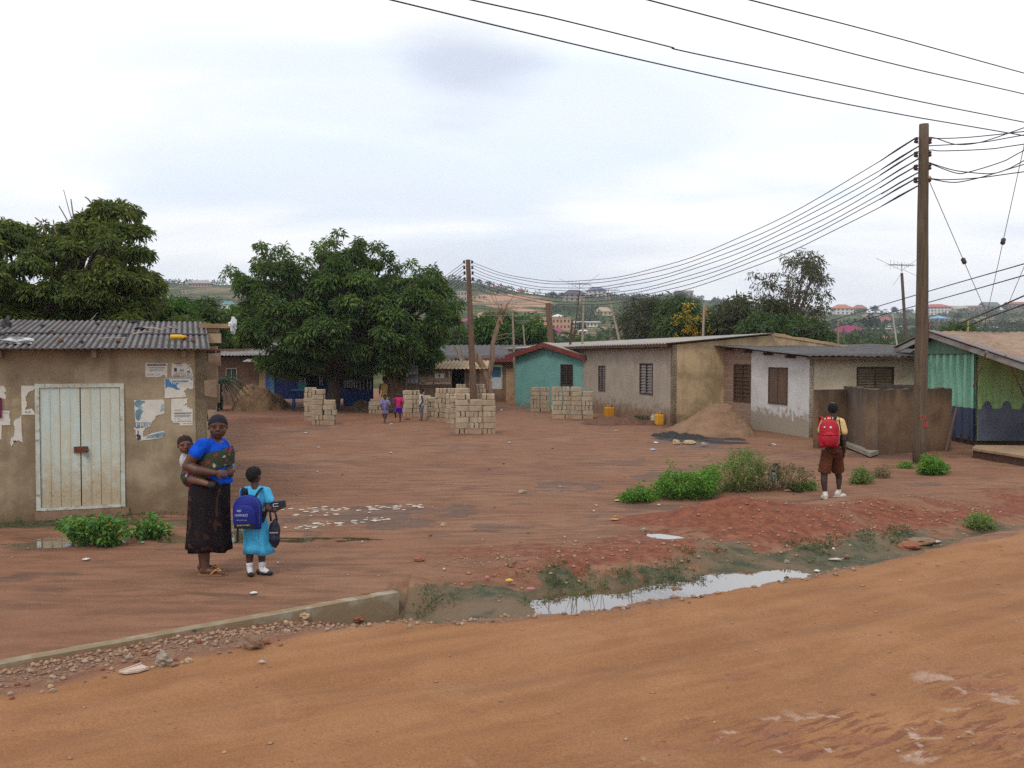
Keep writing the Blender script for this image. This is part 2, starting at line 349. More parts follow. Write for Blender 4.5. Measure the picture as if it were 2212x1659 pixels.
# ground material
gm, t, b = newmat('earth'); _, pos = worldz(t)
def attr(t, nm):
    q = N(t, 'ShaderNodeAttribute', attribute_name=nm); s_ = N(t, 'ShaderNodeSeparateColor'); L(t, q.outputs['Color'], s_.inputs[0]); return s_.outputs
m1 = attr(t, 'm1'); m2 = attr(t, 'm2'); m3 = attr(t, 'm3')
nA = noise(t, pos, 1.1, 6, .6, .4); nB = noise(t, pos, 9, 6, .6); nC = noise(t, pos, 60, 4, .6); nD = noise(t, pos, .35, 3)
mv = N(t, 'ShaderNodeMapping'); mv.inputs['Scale'].default_value = (.5, 2.2, 1); mv.inputs['Rotation'].default_value = (0, 0, radians(-4)); L(t, pos, mv.inputs[0])
nS = noise(t, mv.outputs[0], 2.6, 7, .62, .5)
mr = N(t, 'ShaderNodeMapping'); mr.inputs['Rotation'].default_value = (0, 0, radians(-30)); L(t, pos, mr.inputs[0])
mr2 = N(t, 'ShaderNodeMapping'); mr2.inputs['Scale'].default_value = (.35, 1.9, 1); L(t, mr.outputs[0], mr2.inputs[0])
nR = noise(t, mr2.outputs[0], 2.0, 7, .6, .3)
def sm(mask, amt=.5, lo=.35, hi=.65, nn=None):
    return ramp(t, mathn(t, 'ADD', mask, mathn(t, 'MULTIPLY', mathn(t, 'SUBTRACT', nn or nB, .5), amt)), lo, hi)
col = mixc(t, ramp(t, nS, .36, .64), (.275, .141, .083), (.165, .082, .047))
col = mixc(t, mathn(t, 'MULTIPLY', ramp(t, nA, .45, .7), .6), col, (.285, .145, .080))
col = mixc(t, mathn(t, 'MULTIPLY', ramp(t, nD, .4, .65), .45), col, (.215, .090, .047))
rc = mixc(t, ramp(t, nR, .30, .70), (.335, .158, .066), (.255, .114, .047))
rc = mixc(t, mathn(t, 'MULTIPLY', ramp(t, nA, .42, .7), .45), rc, (.40, .205, .100))
rc = mixc(t, mathn(t, 'MULTIPLY', m3[1], .25), rc, (.23, .105, .048))
col = mixc(t, sm(m1[0], .9, .3, .7, nS), col, rc)
redc = mixc(t, ramp(t, nB, .35, .65), (.25, .080, .040), (.145, .043, .024))
col = mixc(t, mathn(t, 'MULTIPLY', sm(m1[1], 1.1, .3, .8, nB), .9), col, redc)
algc = mixc(t, ramp(t, nB, .38, .62), (.046, .054, .026), (.105, .088, .045)); algc = mixc(t, ramp(t, nA, .42, .58), algc, (.16, .105, .058))
col = mixc(t, sm(m1[2], .9, .3, .62, nB), col, algc)
vo = N(t, 'ShaderNodeTexVoronoi'); vo.inputs['Scale'].default_value = 34; L(t, pos, vo.inputs[0])
grc = N(t, 'ShaderNodeHueSaturation'); vsc = N(t, 'ShaderNodeSeparateColor'); L(t, vo.outputs['Color'], vsc.inputs[0]); L(t, mixc(t, vsc.outputs[1], mixc(t, vsc.outputs[0], (.13, .075, .05), (.36, .20, .11)), mixc(t, vsc.outputs[2], (.26, .17, .12), (.30, .13, .07))), grc.inputs['Color']); grc.inputs['Saturation'].default_value = .95
col = mixc(t, mathn(t, 'MULTIPLY', sm(m2[2], .8, .35, .6, nB), .75), col, grc.outputs[0])
col = mixc(t, mathn(t, 'MULTIPLY', sm(m2[0], 1.0, .22, .75, nS), .66), col, (.095, .058, .042))
col = mixc(t, mathn(t, 'MULTIPLY', sm(m2[1], .7, .3, .6, nB), .92), col, (.028, .026, .028))
col = mixc(t, mathn(t, 'MULTIPLY', sm(m3[0], .9, .35, .75, nB), .6), col, (.27, .105, .05))
nK = noise(t, mr2.outputs[0], 9, 5, .6, .6); nP = noise(t, pos, 3.2, 5, .65, .4)
col = mixc(t, mathn(t, 'MULTIPLY', mathn(t, 'MULTIPLY', m3[2], ramp(t, nK, .49, .57)), .85), col, (.19, .072, .036))
col = mixc(t, mathn(t, 'MULTIPLY', mathn(t, 'MULTIPLY', m3[2], ramp(t, nP, .57, .64)), .8), col, (.50, .36, .28))
# scattered grit
vg = N(t, 'ShaderNodeTexVoronoi'); vg.inputs['Scale'].default_value = 7; L(t, pos, vg.inputs[0])
sp = mathn(t, 'LESS_THAN', vg.outputs['Distance'], .07)
col = mixc(t, mathn(t, 'MULTIPLY', sp, mathn(t, 'GREATER_THAN', nA, .52)), col, (.13, .08, .06))
col = mixc(t, mathn(t, 'MULTIPLY', ramp(t, nC, .35, .7), .5), col, mixc(t, 1.0, col, (.55, .5, .5), 'MULTIPLY'))
nE = noise(t, pos, 26, 5, .7); col = mixc(t, mathn(t, 'MULTIPLY', ramp(t, nE, .52, .70), .35), col, mixc(t, 1.0, col, (1.35, 1.32, 1.3), 'MULTIPLY'))
L(t, col, b.inputs['Base Color'])
wetall = mathn(t, 'MAXIMUM', sm(m2[0], .9, .4, 1.0, nB), mathn(t, 'MAXIMUM', mathn(t, 'MULTIPLY', m3[0], .7), mathn(t, 'MULTIPLY', m1[2], .6)))
L(t, mathn(t, 'SUBTRACT', .93, mathn(t, 'MULTIPLY', wetall, .38)), b.inputs['Roughness']); b.inputs['Specular IOR Level'].default_value = .28
hh = mathn(t, 'ADD', mathn(t, 'MULTIPLY', nB, 1.0), mathn(t, 'MULTIPLY', nC, .35)); hh = mathn(t, 'ADD', hh, mathn(t, 'MULTIPLY', m2[2], mathn(t, 'MULTIPLY', vo.outputs['Distance'], -1.6)))
bump(t, b, hh, .8, .03)
# split into the road sheet and the rest, sharing their border
fr = A1[Q, 0].mean(1) > .5
for nm, sel in (('ground', ~fr), ('road', fr)):
    q = Q[sel]; u, inv = np.unique(q, return_inverse=True)
    tag(npmesh(nm, V[u], inv.reshape(q.shape), gm, {'m1': A1[u], 'm2': A2[u], 'm3': A3[u]}, smooth=True), kind='structure')
# water
wmt, t, b = newmat('muddy_water'); b.inputs['Base Color'].default_value = (.13, .085, .045, 1); b.inputs['Roughness'].default_value = .04; b.inputs['IOR'].default_value = 1.33; b.inputs['Specular IOR Level'].default_value = 1.0
_, pos = worldz(t); bump(t, b, noise(t, pos, 7, 3), .06, .01)
glo = N(t, 'ShaderNodeBsdfGlossy'); glo.inputs['Roughness'].default_value = .03
lw = N(t, 'ShaderNodeFresnel'); lw.inputs['IOR'].default_value = 1.75
ms = N(t, 'ShaderNodeMixShader'); L(t, lw.outputs[0], ms.inputs[0]); L(t, b.outputs[0], ms.inputs[1]); L(t, glo.outputs[0], ms.inputs[2]); L(t, ms.outputs[0], t.nodes['Material Output'].inputs[0])
def water(name, pts, z):
    mb = MB(); mb.add([(p[0], p[1], z) for p in pts], [tuple(range(len(pts)))]); tag(mb.obj(name, wmt), kind='structure')
xs = np.linspace(-.4, 5.6, 50)
water('ditch_water', [(x, lipy(x)+.12) for x in xs]+[(x, lipy(x)+1.75-.12*max(0, x-2)) for x in xs[::-1]], -.128)
for e, lv in zip(PUD, [0]*40):
    cx, cy, rx, ry = ellw(*e[:4]); zc = float(np.mean([zg(cx+dx*rx*.6, cy+dy*ry*.6) for dx in (-1, -.5, 0, .5, 1) for dy in (-1, 0, 1)]))
    water('puddle', [(cx+rx*1.15*cos(2*pi*i/28), cy+ry*1.15*sin(2*pi*i/28)) for i in range(28)], zc+.004 if e in PUD else zc-.012)
# kerb of the culvert: concrete strip with its end face
conc = mat('grey_concrete', (.34, .30, .235), (.24, .195, .14), scale=3, rough=.95, bumps=.5)
u = Vector((k1.x-k0.x, k1.y-k0.y, 0)).normalized(); n_ = Vector((-u.y, u.x, 0))
mb = MB(); a0 = Vector((k0.x, k0.y, 0))-u*7; a1 = Vector((k1.x, k1.y, 0)); segs = 60; r0 = []; rings = []
for i in range(segs+1):
    p = a0.lerp(a1, i/segs); w_ = .13; j = (mnoise.noise(p*3))*.010
    rings.append([p+Vector((0, 0, -.5)), p+n_*(w_+1.2)+Vector((0, 0, -.5)), p+n_*(w_+1.2)+Vector((0, 0, -.035)), p+n_*(w_+j)+Vector((0, 0, -.03)), p+n_*(w_+j-.01)+Vector((0, 0, .016+j*.4)), p+Vector((0, 0, .016+j*.4))])
mb.loft(rings); culv = mb.obj('concrete_kerb', wallmat('kerb_concrete', (.36, .31, .24), (.27, .20, .13), (.22, .15, .075), -.02, sband=.06), loc=(k1.x, k1.y, 0))
tag(culv, 'long concrete kerb of a culvert along the dirt road', 'kerb')
# ---------------------------------------------------------------- hills
R_PX = [-2500, -400, 0, 330, 520, 900, 985, 1060, 1130, 1200, 1330, 1480, 1600, 1700, 1800, 2000, 2212, 2700, 5000]
R_PY = [650, 640, 628, 614, 613, 604, 606, 620, 632, 640, 642, 643, 658, 668, 673, 674, 668, 660, 660]
def hillz(px, d):
    R = np.interp(px, R_PX, R_PY); Dr = np.interp(px, [0, 1200, 2200], [620, 640, 800]); zr = 2.23+(770-R)*Dr/F
    s_ = np.clip((d-88)/(Dr-88), 0, 1.6); up = -1.2+(zr+1.2)*np.clip(s_, 0, 1)**1.25
    dn = np.clip(s_-1, 0, 1); return up-dn*dn*zr*1.5-(s_ <= 0)*0.0
def hillw(x, y):
    px = CX+F*x/np.maximum(y, 1); h_ = hillz(px, y); s_ = np.clip((y-88)/500, 0, 1)
    return h_+(fbm(x, y, .012, 5, 81)-.5)*14*s_*(1-s_*.75)+(fbm(x, y, .06, 3, 83)-.5)*2.0*s_*(1-s_*.6)
hd = np.concatenate([np.linspace(86, 300, 90), np.linspace(304, 1150, 190)]); hp = np.linspace(-1600, 3900, 560)
PX, DD = np.meshgrid(hp, hd); XX = (PX-CX)/F*DD; ZZ = hillw(XX, DD); V = np.stack([XX, DD, ZZ], -1).reshape(-1, 3); shp = XX.shape
def hillat(px, py, dmin=90):
    for d in np.linspace(dmin, 900, 1600):
        x = (px-CX)/F*d; z = float(hillw(np.array([x]), np.array([d]))[0])
        if at(px, py, d=d).z <= z: return Vector((x, d, z))
    d = float(np.interp(px, [0, 1200, 2200], [620, 640, 800])); x = (px-CX)/F*d
    return Vector((x, d, float(hillw(np.array([x]), np.array([d]))[0])))
PYY = CY-F*np.tan(np.arctan2(ZZ-H, DD)+PITCH)
nq = (fbm(XX, DD, .03, 5, 91)-.5)
redp = 1-sstep(.6, 1.2, np.sqrt(((PX-1085)/95)**2+((PYY-652-(PX-1085)*.10)/19)**2)+nq*1.4)
tan_ = sstep(.56, .70, fbm(XX, DD, .011, 5, 93)+(np.abs(PX-430) < 110)*.06)
tow = sstep(682, 700, PYY+nq*30)*(PX > 900)
A = np.stack([redp, tan_, tow, 1+0*tow], -1).reshape(-1, 4)
iy, ix = np.meshgrid(np.arange(shp[0]-1), np.arange(shp[1]-1), indexing='ij'); a = (iy*shp[1]+ix).ravel()
hm, t, b = newmat('hill_scrub'); _, pos = worldz(t); mm = attr(t, 'tint'); nA = noise(t, pos, .035, 8, .65); nB = noise(t, pos, .16, 6, .65); nC = noise(t, pos, .6, 3)
c = mixc(t, ramp(t, nB, .38, .62), (.088, .108, .044), (.036, .060, .024)); c = mixc(t, ramp(t, mathn(t, 'ADD', mathn(t, 'MULTIPLY', mm[1], .22), nA), .54, .80), c, (.19, .155, .09))
c = mixc(t, ramp(t, nC, .5, .75), c, (.04, .065, .03)); c = mixc(t, mathn(t, 'MULTIPLY', ramp(t, nA, .5, .72), .4), c, (.25, .16, .11))
c = mixc(t, mathn(t, 'MULTIPLY', mm[2], ramp(t, nB, .5, .64)), c, (.33, .22, .16))
c = mixc(t, ramp(t, mathn(t, 'ADD', mm[0], mathn(t, 'MULTIPLY', mathn(t, 'SUBTRACT', nB, .5), 1.2)), .35, .7), c, mixc(t, nC, (.42, .20, .13), (.33, .24, .15)))
L(t, c, b.inputs['Base Color']); b.inputs['Roughness'].default_value = 1; b.inputs['Specular IOR Level'].default_value = 0
tag(npmesh('hills', V, np.stack([a, a+1, a+1+shp[1], a+shp[1]], -1), hm, A, smooth=True), kind='structure')
p = at(352, 612, d=2300); mb = MB(); mb.ell((p.x, 2300, -20), (130, 200, p.z+20+9), 24, 12); mb.ell((p.x-150, 2400, -40), (260, 200, p.z+42), 24, 12)
tag(mb.obj('far_hill', mat('blue_scrub', (.06, .07, .06), scale=.01, bumps=0), smooth=True), kind='structure')
# ================================================================ BUILDINGS
ZV = Vector((0, 0, 1))
class WF:
    """a vertical wall plane through a and b (xy); n points out to the viewer"""
    def __init__(s, a, b):
        s.a = Vector((a[0], a[1], 0)); s.b = Vector((b[0], b[1], 0)); s.u = (s.b-s.a).normalized(); s.len = (s.b-s.a).length
        s.n = Vector((s.u.y, -s.u.x, 0))
        if s.n.dot(Vector((0, 0, H))-s.a) < 0: s.n = -s.n
    def sz(s, px, py):
        p = onplane(px, py, s.a, s.n); return (p-s.a).dot(s.u), p.z
    def pt(s, q, z, o=0): return s.a+s.u*q+ZV*z+s.n*o
    def box(s, mb, q0, q1, z0, z1, o0, o1):
        """box from q0..q1 along, z0..z1 up, o0..o1 outward"""
        return mb.hexa([s.pt(q0, z0, o0), s.pt(q1, z0, o0), s.pt(q1, z0, o1), s.pt(q0, z0, o1)], [s.pt(q0, z1, o0), s.pt(q1, z1, o0), s.pt(q1, z1, o1), s.pt(q0, z1, o1)])
    def rect(s, x0, y0, x1, y1):
        q0, za = s.sz(x0, y0); q1, zb = s.sz(x1, y1); return min(q0, q1), max(q0, q1), min(za, zb), max(za, zb)
def wallholes(mb, W, q0, q1, z0, zt, holes, t=.15, zt1=None):
    """wall with rectangular openings: strips between sorted holes; top may slope"""
    top = lambda q: zt+((zt1 if zt1 is not None else zt)-zt)*(q-q0)/(q1-q0)
    xs = [q0]
    for h in sorted(holes): xs += [h[0], h[1]]
    xs.append(q1)
    for i in range(len(xs)-1):
        a_, b_ = xs[i], xs[i+1]
        if b_-a_ < 1e-4: continue
        def piece(za, zb0, zb1):
            mb.hexa([W.pt(a_, za, 0), W.pt(b_, za, 0), W.pt(b_, za, -t), W.pt(a_, za, -t)], [W.pt(a_, zb0, 0), W.pt(b_, zb1, 0), W.pt(b_, zb1, -t), W.pt(a_, zb0, -t)])
        if i % 2 == 0: piece(z0, top(a_), top(b_))
        else:
            h = sorted(holes)[i//2]; piece(z0, h[2], h[2]); piece(h[3], top(a_), top(b_))
wood_dk = mat('dark_brown_wood', (.095, .045, .028), (.06, .028, .018), scale=6, stretch=(1, 1, .3), rough=.7)
wood_pl = mat('weathered_planks', (.26, .18, .115), (.15, .10, .065), scale=5, stretch=(2, 2, .4), rough=.9, bumps=.5)
wood_tan = mat('pale_wood', (.36, .24, .14), (.24, .155, .09), scale=4, rough=.85)
louv = mat('brown_louvre_glass', (.055, .030, .020), (.035, .022, .018), rough=.25, spec=.6, scale=3, bumps=0)
metal_gy = mat('grey_metal', (.35, .34, .33), (.22, .20, .19), rough=.5, metal=.3, scale=6)
dark = mat('dark_interior', (.012, .010, .010), rough=1, bumps=0)
rust = mat('rusty_iron', (.16, .055, .025), (.09, .035, .02), rough=.85, scale=20)
def window(parent, W, q0, q1, z0, z1, leaves=2, slats=9, fm=None, lm=None, shut=False, ajar=0):
    fm = fm or wood_dk; lm = lm or louv; d = .04
    fr = MB(); W.box(fr, q0, q1, z1-d, z1, -.06, .02); W.box(fr, q0, q1, z0, z0+d, -.06, .03); W.box(fr, q0, q0+d, z0+d, z1-d, -.06, .018); W.box(fr, q1-d, q1, z0+d, z1-d, -.06, .018)
    wd = (q1-q0-2*d)/leaves
    for i in range(1, leaves): W.box(fr, q0+d+wd*i-.017, q0+d+wd*i+.017, z0+d, z1-d, -.05, .016)
    root = fr.obj('window', fm, parent)
    for i in range(leaves):
        mb = MB(); a_ = q0+d+wd*i+.02; b_ = q0+d+wd*(i+1)-.02
        if shut: W.box(mb, a_, b_, z0+d, z1-d, -.04, .008)
        else:
            for k in range(slats):
                za = z0+d+(z1-z0-2*d)*k/slats; hh = (z1-z0-2*d)/slats
                mb.hexa([W.pt(a_, za, .005), W.pt(b_, za, .005), W.pt(b_, za, -.002), W.pt(a_, za, -.002)], [W.pt(a_, za+hh*1.06, -.03), W.pt(b_, za+hh*1.06, -.03), W.pt(b_, za+hh*1.06, -.037), W.pt(a_, za+hh*1.06, -.037)])
        mb.obj('shutter' if shut else 'louvre_pane', lm, root)
    bk = MB(); W.box(bk, q0+d, q1-d, z0+d, z1-d, -.13, -.12); bk.obj('backing', dark, root)
    return root
def corrug(name, p0, pu, pv, m, parent=None, pitch=.146, amp=.024, nv=2, steps=8, thick=.006, loc=None, wob=.006, courses=1, build=True, lap=.022, jag=.02, flat=False, dirt=False):
    """corrugated sheet: p0 corner, pu vector across the ribs, pv vector down the slope; real two-skin thickness"""
    p0 = Vector(p0); pu = Vector(pu); pv = Vector(pv); Lu = pu.length; n = pu.cross(pv).normalized()
    if n.z < 0: n = -n
    mb = MB(); nu = max(4, int(Lu/pitch*steps))
    for ci in range(courses):
        v0 = ci/courses; v1 = min(1, (ci+1)/courses+(.02 if ci < courses-1 else 0)); rows = max(2, nv+1)
        top = []; bot = []
        for j in range(rows):
            v = v0+(v1-v0)*j/(rows-1); r = []; rb = []
            for i in range(nu+1):
                s_ = i/nu; x = s_*Lu; rib = cos(2*pi*x/pitch)
                sheet = int(x/.9); e = (mnoise.noise(Vector((sheet*3.7, ci*5.1, 1)))*jag) if j == rows-1 else 0
                hgt = rib*amp+(-(courses-1-ci)*lap*(-1)*0)+(mnoise.noise(Vector((x*.8, v*3, ci*7)))*wob)+lap*((v-v0)/(v1-v0)*0)+ (courses-1-ci)*0
                hgt += lap*(1-ci) if courses > 1 else 0
                p = p0+pu*s_+pv*v+pv.normalized()*e+n*hgt; r.append(p); rb.append(p-n*thick)
            top.append(r); bot.append(rb)
        for g in (top, bot): mb.loft(g, closed=False, cap=False)
        mb.loft([top[-1], bot[-1]], closed=False, cap=False); mb.loft([top[0], bot[0]], closed=False, cap=False)
        mb.loft([[r[-1] for r in top], [r[-1] for r in bot]], closed=False, cap=False); mb.loft([[r[0] for r in top], [r[0] for r in bot]], closed=False, cap=False)
    if not build: return mb
    o = mb.obj(name, m, parent, loc=loc, smooth=True)
    if dirt:      # flag: tint runs from full on rib crests to none in the valleys
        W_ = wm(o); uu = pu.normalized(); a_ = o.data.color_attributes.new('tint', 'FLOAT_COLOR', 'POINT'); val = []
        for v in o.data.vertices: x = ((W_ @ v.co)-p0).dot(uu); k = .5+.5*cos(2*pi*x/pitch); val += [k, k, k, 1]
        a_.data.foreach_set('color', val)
    return o
asb = mat('grey_corrugated_asbestos', (.175, .160, .160), (.105, .092, .092), scale=2.5, rough=.95, bumps=.5, col3=(.24, .20, .19), fine=9)
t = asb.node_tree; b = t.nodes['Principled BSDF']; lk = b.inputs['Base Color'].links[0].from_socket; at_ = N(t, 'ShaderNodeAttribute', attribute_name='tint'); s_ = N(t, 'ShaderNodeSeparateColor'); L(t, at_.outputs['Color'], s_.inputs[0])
L(t, mixc(t, ramp(t, s_.outputs[0], .15, .75), (.040, .034, .034), lk), b.inputs['Base Color'])  # low tint mixes to near black, so rib valleys are darker than crests
tin_dk = mat('dark_weathered_roofing', (.075, .068, .070), (.045, .038, .037), scale=2, rough=.7, col3=(.12, .10, .09), fine=7)
tin_lt = mat('pale_grey_roofing', (.36, .33, .29), (.26, .23, .20), scale=2, rough=.8, fine=9)
# ---------------------------------------------------------------- plastered shed on the left
LW = WF((-6.87-.945*5, 12.5-.33*5), (-4.38, 13.37)); lu, lnn = LW.u, LW.n; LL = LW.len
shed = thing('plastered_shed', 'low tan plastered shed with a corrugated asbestos roof and pale double door', 'shed', (LW.b.x, LW.b.y, 0))
wl = wallmat('tan_plaster', (.385, .305, .20), (.205, .150, .092), (.17, .105, .058), .34, streak=.75, sband=.35)
dq0, dq1, dz0, dz1 = LW.rect(80, 1113, 267, 829); dz0 = .13
mb = MB(); wallholes(mb, LW, 0, LL, -.3, 2.33, [(dq0, dq1, dz0, dz1)], .16)
mb.wall(LW.pt(LL, 0), LW.pt(LL, 0, -3.3), -.3, 2.33, .16, 2.77, inward=1)
mb.wall(LW.pt(0, 0), LW.pt(0, 0, -3.3), -.3, 2.33, .16, 2.77, inward=-1)
mb.wall(LW.pt(.16, 0, -3.14), LW.pt(LL-.16, 0, -3.14), -.3, 2.74, .16, inward=1)
mb.obj('wall', wl, shed)
mb = MB(); LW.box(mb, dq0-.02, dq1+.05, -.25, dz0-.012, .002, .05); mb.obj('door_step', mat('rough_stone', (.27, .17, .11), (.17, .10, .065), scale=5, bumps=.8), shed)
# broken block ends standing out of the corner (toothing) for the next wall
blkm = mat('sandcrete', (.46, .35, .23), (.38, .28, .18), scale=4, rough=.95, bumps=.6, bdist=.01, fine=18)
oldb = mat('old_sandcrete', (.32, .235, .155), (.22, .15, .10), scale=5, rough=.95, bumps=.6, bdist=.01, fine=18)
for (x0, y0, x1, y1) in ((449, 764, 474, 783), (441, 821, 467, 856), (449, 886, 468, 906), (447, 908, 466, 946), (449, 992, 470, 1030)):
    q0, q1, z0, z1 = LW.rect(x0, y0, x1, y1); mb = MB(); rr = random.Random(x0*7+y0)
    j = lambda: rr.uniform(-.012, .012)
    P8 = [LW.pt(q0+j(), z0+j(), .012+j()*.5), LW.pt(q1+j(), z0+j(), .0+j()), LW.pt(q1+j(), z0+j(), -.15), LW.pt(q0, z0, -.16)]; P9 = [LW.pt(q0+j(), z1+j(), .012+j()*.5), LW.pt(q1+j(), z1+j(), j()), LW.pt(q1+j(), z1+j(), -.15), LW.pt(q0, z1, -.16)]
    mb.hexa(P8, P9); mb.obj('toothing_block', oldb, shed)
# roof
eL = LW.pt(-.3, 2.37, .28); roof = corrug('roof', LW.pt(-.3, 2.81, -3.0), lu*(LL+.34), LW.pt(-.3, 2.335, .30)-LW.pt(-.3, 2.81, -3.0), asb, shed, courses=2, nv=10, amp=.012, dirt=True, pitch=.085, steps=6, lap=.018)  # front sheets get the tint that darkens their valleys
corrug('rear_roof', LW.pt(-.3, 2.81, -2.98), lu*(LL+.34), LW.pt(-.3, 2.40, -5.4)-LW.pt(-.3, 2.81, -2.98), asb, shed, nv=2, steps=5, pitch=.085, amp=.012)
for q in np.arange(.4, LL, 1.15): mb = MB(); LW.box(mb, q, q+.06, 2.215, 2.315, -.3, .20); mb.obj('rafter', wood_pl, shed)
# double door
frm = mat('pale_green_paint', (.52, .54, .47), (.40, .38, .30), scale=6, rough=.7, col3=(.30, .22, .15), fine=14)
df = MB(); LW.box(df, dq0-.004, dq0+.05, dz0, dz1+.01, -.08, .022); LW.box(df, dq1-.05, dq1+.004, dz0, dz1+.01, -.08, .022); LW.box(df, dq0+.05, dq1-.05, dz1-.045, dz1+.008, -.08, .021); LW.box(df, dq0+.05, dq1-.05, dz0-.004, dz0+.035, -.08, .03)
df.obj('door_frame', frm, shed)
dm, t, b = newmat('weathered_turquoise_paint'); z_, pos = worldz(t)
mv = N(t, 'ShaderNodeMapping'); mv.inputs['Scale'].default_value = (6, 6, .55); L(t, pos, mv.inputs[0]); st = noise(t, mv.outputs[0], 2.2, 7, .65); nf_ = noise(t, pos, 9, 6, .65); ng = noise(t, pos, 45, 4)
c = mixc(t, ramp(t, st, .36, .62), (.47, .56, .53), (.50, .48, .37)); c = mixc(t, mathn(t, 'MULTIPLY', ramp(t, nf_, .5, .7), .55), c, (.58, .62, .56))
lo_ = mathn(t, 'SUBTRACT', 1, ramp(t, mathn(t, 'ADD', z_, mathn(t, 'MULTIPLY', mathn(t, 'SUBTRACT', nf_, .5), .9)), .25, .95)); c = mixc(t, mathn(t, 'MULTIPLY', lo_, .8), c, (.40, .29, .16))
c = mixc(t, mathn(t, 'MULTIPLY', ramp(t, mathn(t, 'ADD', ng, mathn(t, 'MULTIPLY', lo_, .09)), .64, .74), .55), c, (.15, .12, .09)); c = mixc(t, mathn(t, 'MULTIPLY', ramp(t, nf_, .62, .72), .5), c, (.20, .19, .17))
L(t, c, b.inputs['Base Color']); b.inputs['Roughness'].default_value = .75; bump(t, b, st, .4, .006)
mid = (dq0+dq1)/2
for (a_, b_) in ((dq0+.053, mid-.004), (mid+.004, dq1-.053)):
    mb = MB(); w_ = (b_-a_)/2
    for i in range(2):
        LW.box(mb, a_+w_*i+.003, a_+w_*(i+1)-.003, dz0+.038, dz1-.048, -.035, .0+.003*i)
        LW.box(mb, a_+w_*(i+.5)-.006, a_+w_*(i+.5)+.002, dz0+.045, dz1-.055, .003, .0075)
    dl = mb.obj('door_leaf', dm, shed)
LWd = LW.rect(160, 967, 190, 977); mb = MB(); LW.box(mb, LWd[0], LWd[1], LWd[2]+.0, LWd[3]+.015, .004, .028); mb.tube([LW.pt(LWd[1]-.03, LWd[2]+.03, .035), LW.pt(LWd[1]+.012, LWd[2]+.03, .035)], .018); mb.obj('latch', rust, dl)
mb = MB(); q_ = LWd[1]-.035; LW.box(mb, q_, q_+.035, LWd[2]-.06, LWd[2]-.018, .02, .038); mb.tube([LW.pt(q_+.006, LWd[2]-.02, .03), LW.pt(q_+.006, LWd[2]+.01, .03), LW.pt(q_+.029, LWd[2]+.01, .03), LW.pt(q_+.029, LWd[2]-.02, .03)], .004); mb.obj('padlock', metal_gy, dl)
# ---------------------------------------------------------------- posters on the shed
paper = mat('white_paper', (.66, .62, .55), (.56, .52, .45), scale=9, rough=.9, bumps=.3, bdist=.002)
ink = mat('black_ink', (.07, .07, .075), rough=.9, bumps=0); greyink = mat('grey_ink', (.28, .28, .28), rough=.9, bumps=0)
blue_i = mat('blue_ink', (.06, .16, .34), (.12, .28, .46), scale=12, rough=.9, bumps=0); teal_i = mat('teal_print', (.10, .20, .26), (.22, .33, .38), scale=12, rough=.9, bumps=0)
whitei = mat('white_ink', (.66, .66, .64), rough=.9, bumps=0)
cA = lambda x, y: (271.1+.143*x, 745.5+.143*y)
cB = lambda x, y: (.1429*x, 779.4+.1429*y)
def torn(pts, cv, m, o, name, parent=None, W=LW, rag=.006, thick=.0015, loc=None, n=6):
    pl = [W.sz(*cv(*p)) for p in pts]; out_ = []
    for i, p in enumerate(pl):
        q = pl[(i+1) % len(pl)]; d = sqrt((p[0]-q[0])**2+(p[1]-q[1])**2); k = max(1, min(n, int(d/.02)))
        for j in range(k):
            f_ = j/k; x = p[0]+(q[0]-p[0])*f_; z_ = p[1]+(q[1]-p[1])*f_
            out_.append(W.pt(x+random.uniform(-rag, rag)*(d < .12), z_+random.uniform(-rag, rag)*(d < .12), o))
    mb = MB(); mb.prism(out_, W.n*(-thick)); ob = mb.obj(name, m, parent, loc=loc); return ob
def lines(parent, rects, cv, m, o, name='print', W=LW):
    mb = MB()
    for (x0, y0, x1, y1) in rects:
        a_ = W.sz(*cv(x0, y0)); b_ = W.sz(*cv(x1, y1))
        W.box(mb, min(a_[0], b_[0]), max(a_[0], b_[0]), min(a_[1], b_[1]), max(a_[1], b_[1]), o-.0005, o+.0008)
    return mb.obj(name, m, parent)
def text(parent, s_, p, u, up, size, m, name='lettering', ext=.0006, width=None, bold=0):
    cu_ = bpy.data.curves.new('t', 'FONT'); cu_.body = s_; cu_.size = 1; cu_.extrude = 0; cu_.offset = bold; cu_.resolution_u = 3
    o = bpy.data.objects.new('t', cu_); C.objects.link(o); dg = bpy.context.evaluated_depsgraph_get(); me = bpy.data.meshes.new_from_object(o.evaluated_get(dg)); bpy.data.objects.remove(o)
    n = len(me.vertices); co = np.zeros(n*3); me.vertices.foreach_get('co', co); co = co.reshape(-1, 3)
    if not n: return None
    co[:, 0] -= co[:, 0].min(); hgt = co[:, 1].max()-co[:, 1].min(); co[:, 1] -= co[:, 1].min(); k = size/hgt; kx = k if width is None else width/co[:, 0].max()
    u = Vector(u).normalized(); up = Vector(up).normalized(); nn = u.cross(up)
    W_ = np.array(p)[None]+co[:, :1]*kx*np.array(u)[None]+co[:, 1:2]*k*np.array(up)[None]
    inv = wm(parent).inverted(); W_ = np.array([tuple(inv @ Vector(v)) for v in W_]); me.vertices.foreach_set('co', W_.ravel()); me.update()
    me.name = name; me.materials.clear(); me.materials.append(m); ob = bpy.data.objects.new(name, me); C.objects.link(ob); ob.parent = parent
    return ob
def poster(pts, cv, label, o=.006, m=None, cat='poster'):
    q, z_ = LW.sz(*cv(*pts[0])); ob = torn(pts, cv, m or paper, o, 'poster', loc=LW.pt(q, z_, o)); return tag(ob, label, cat, 'torn posters on the shed wall')
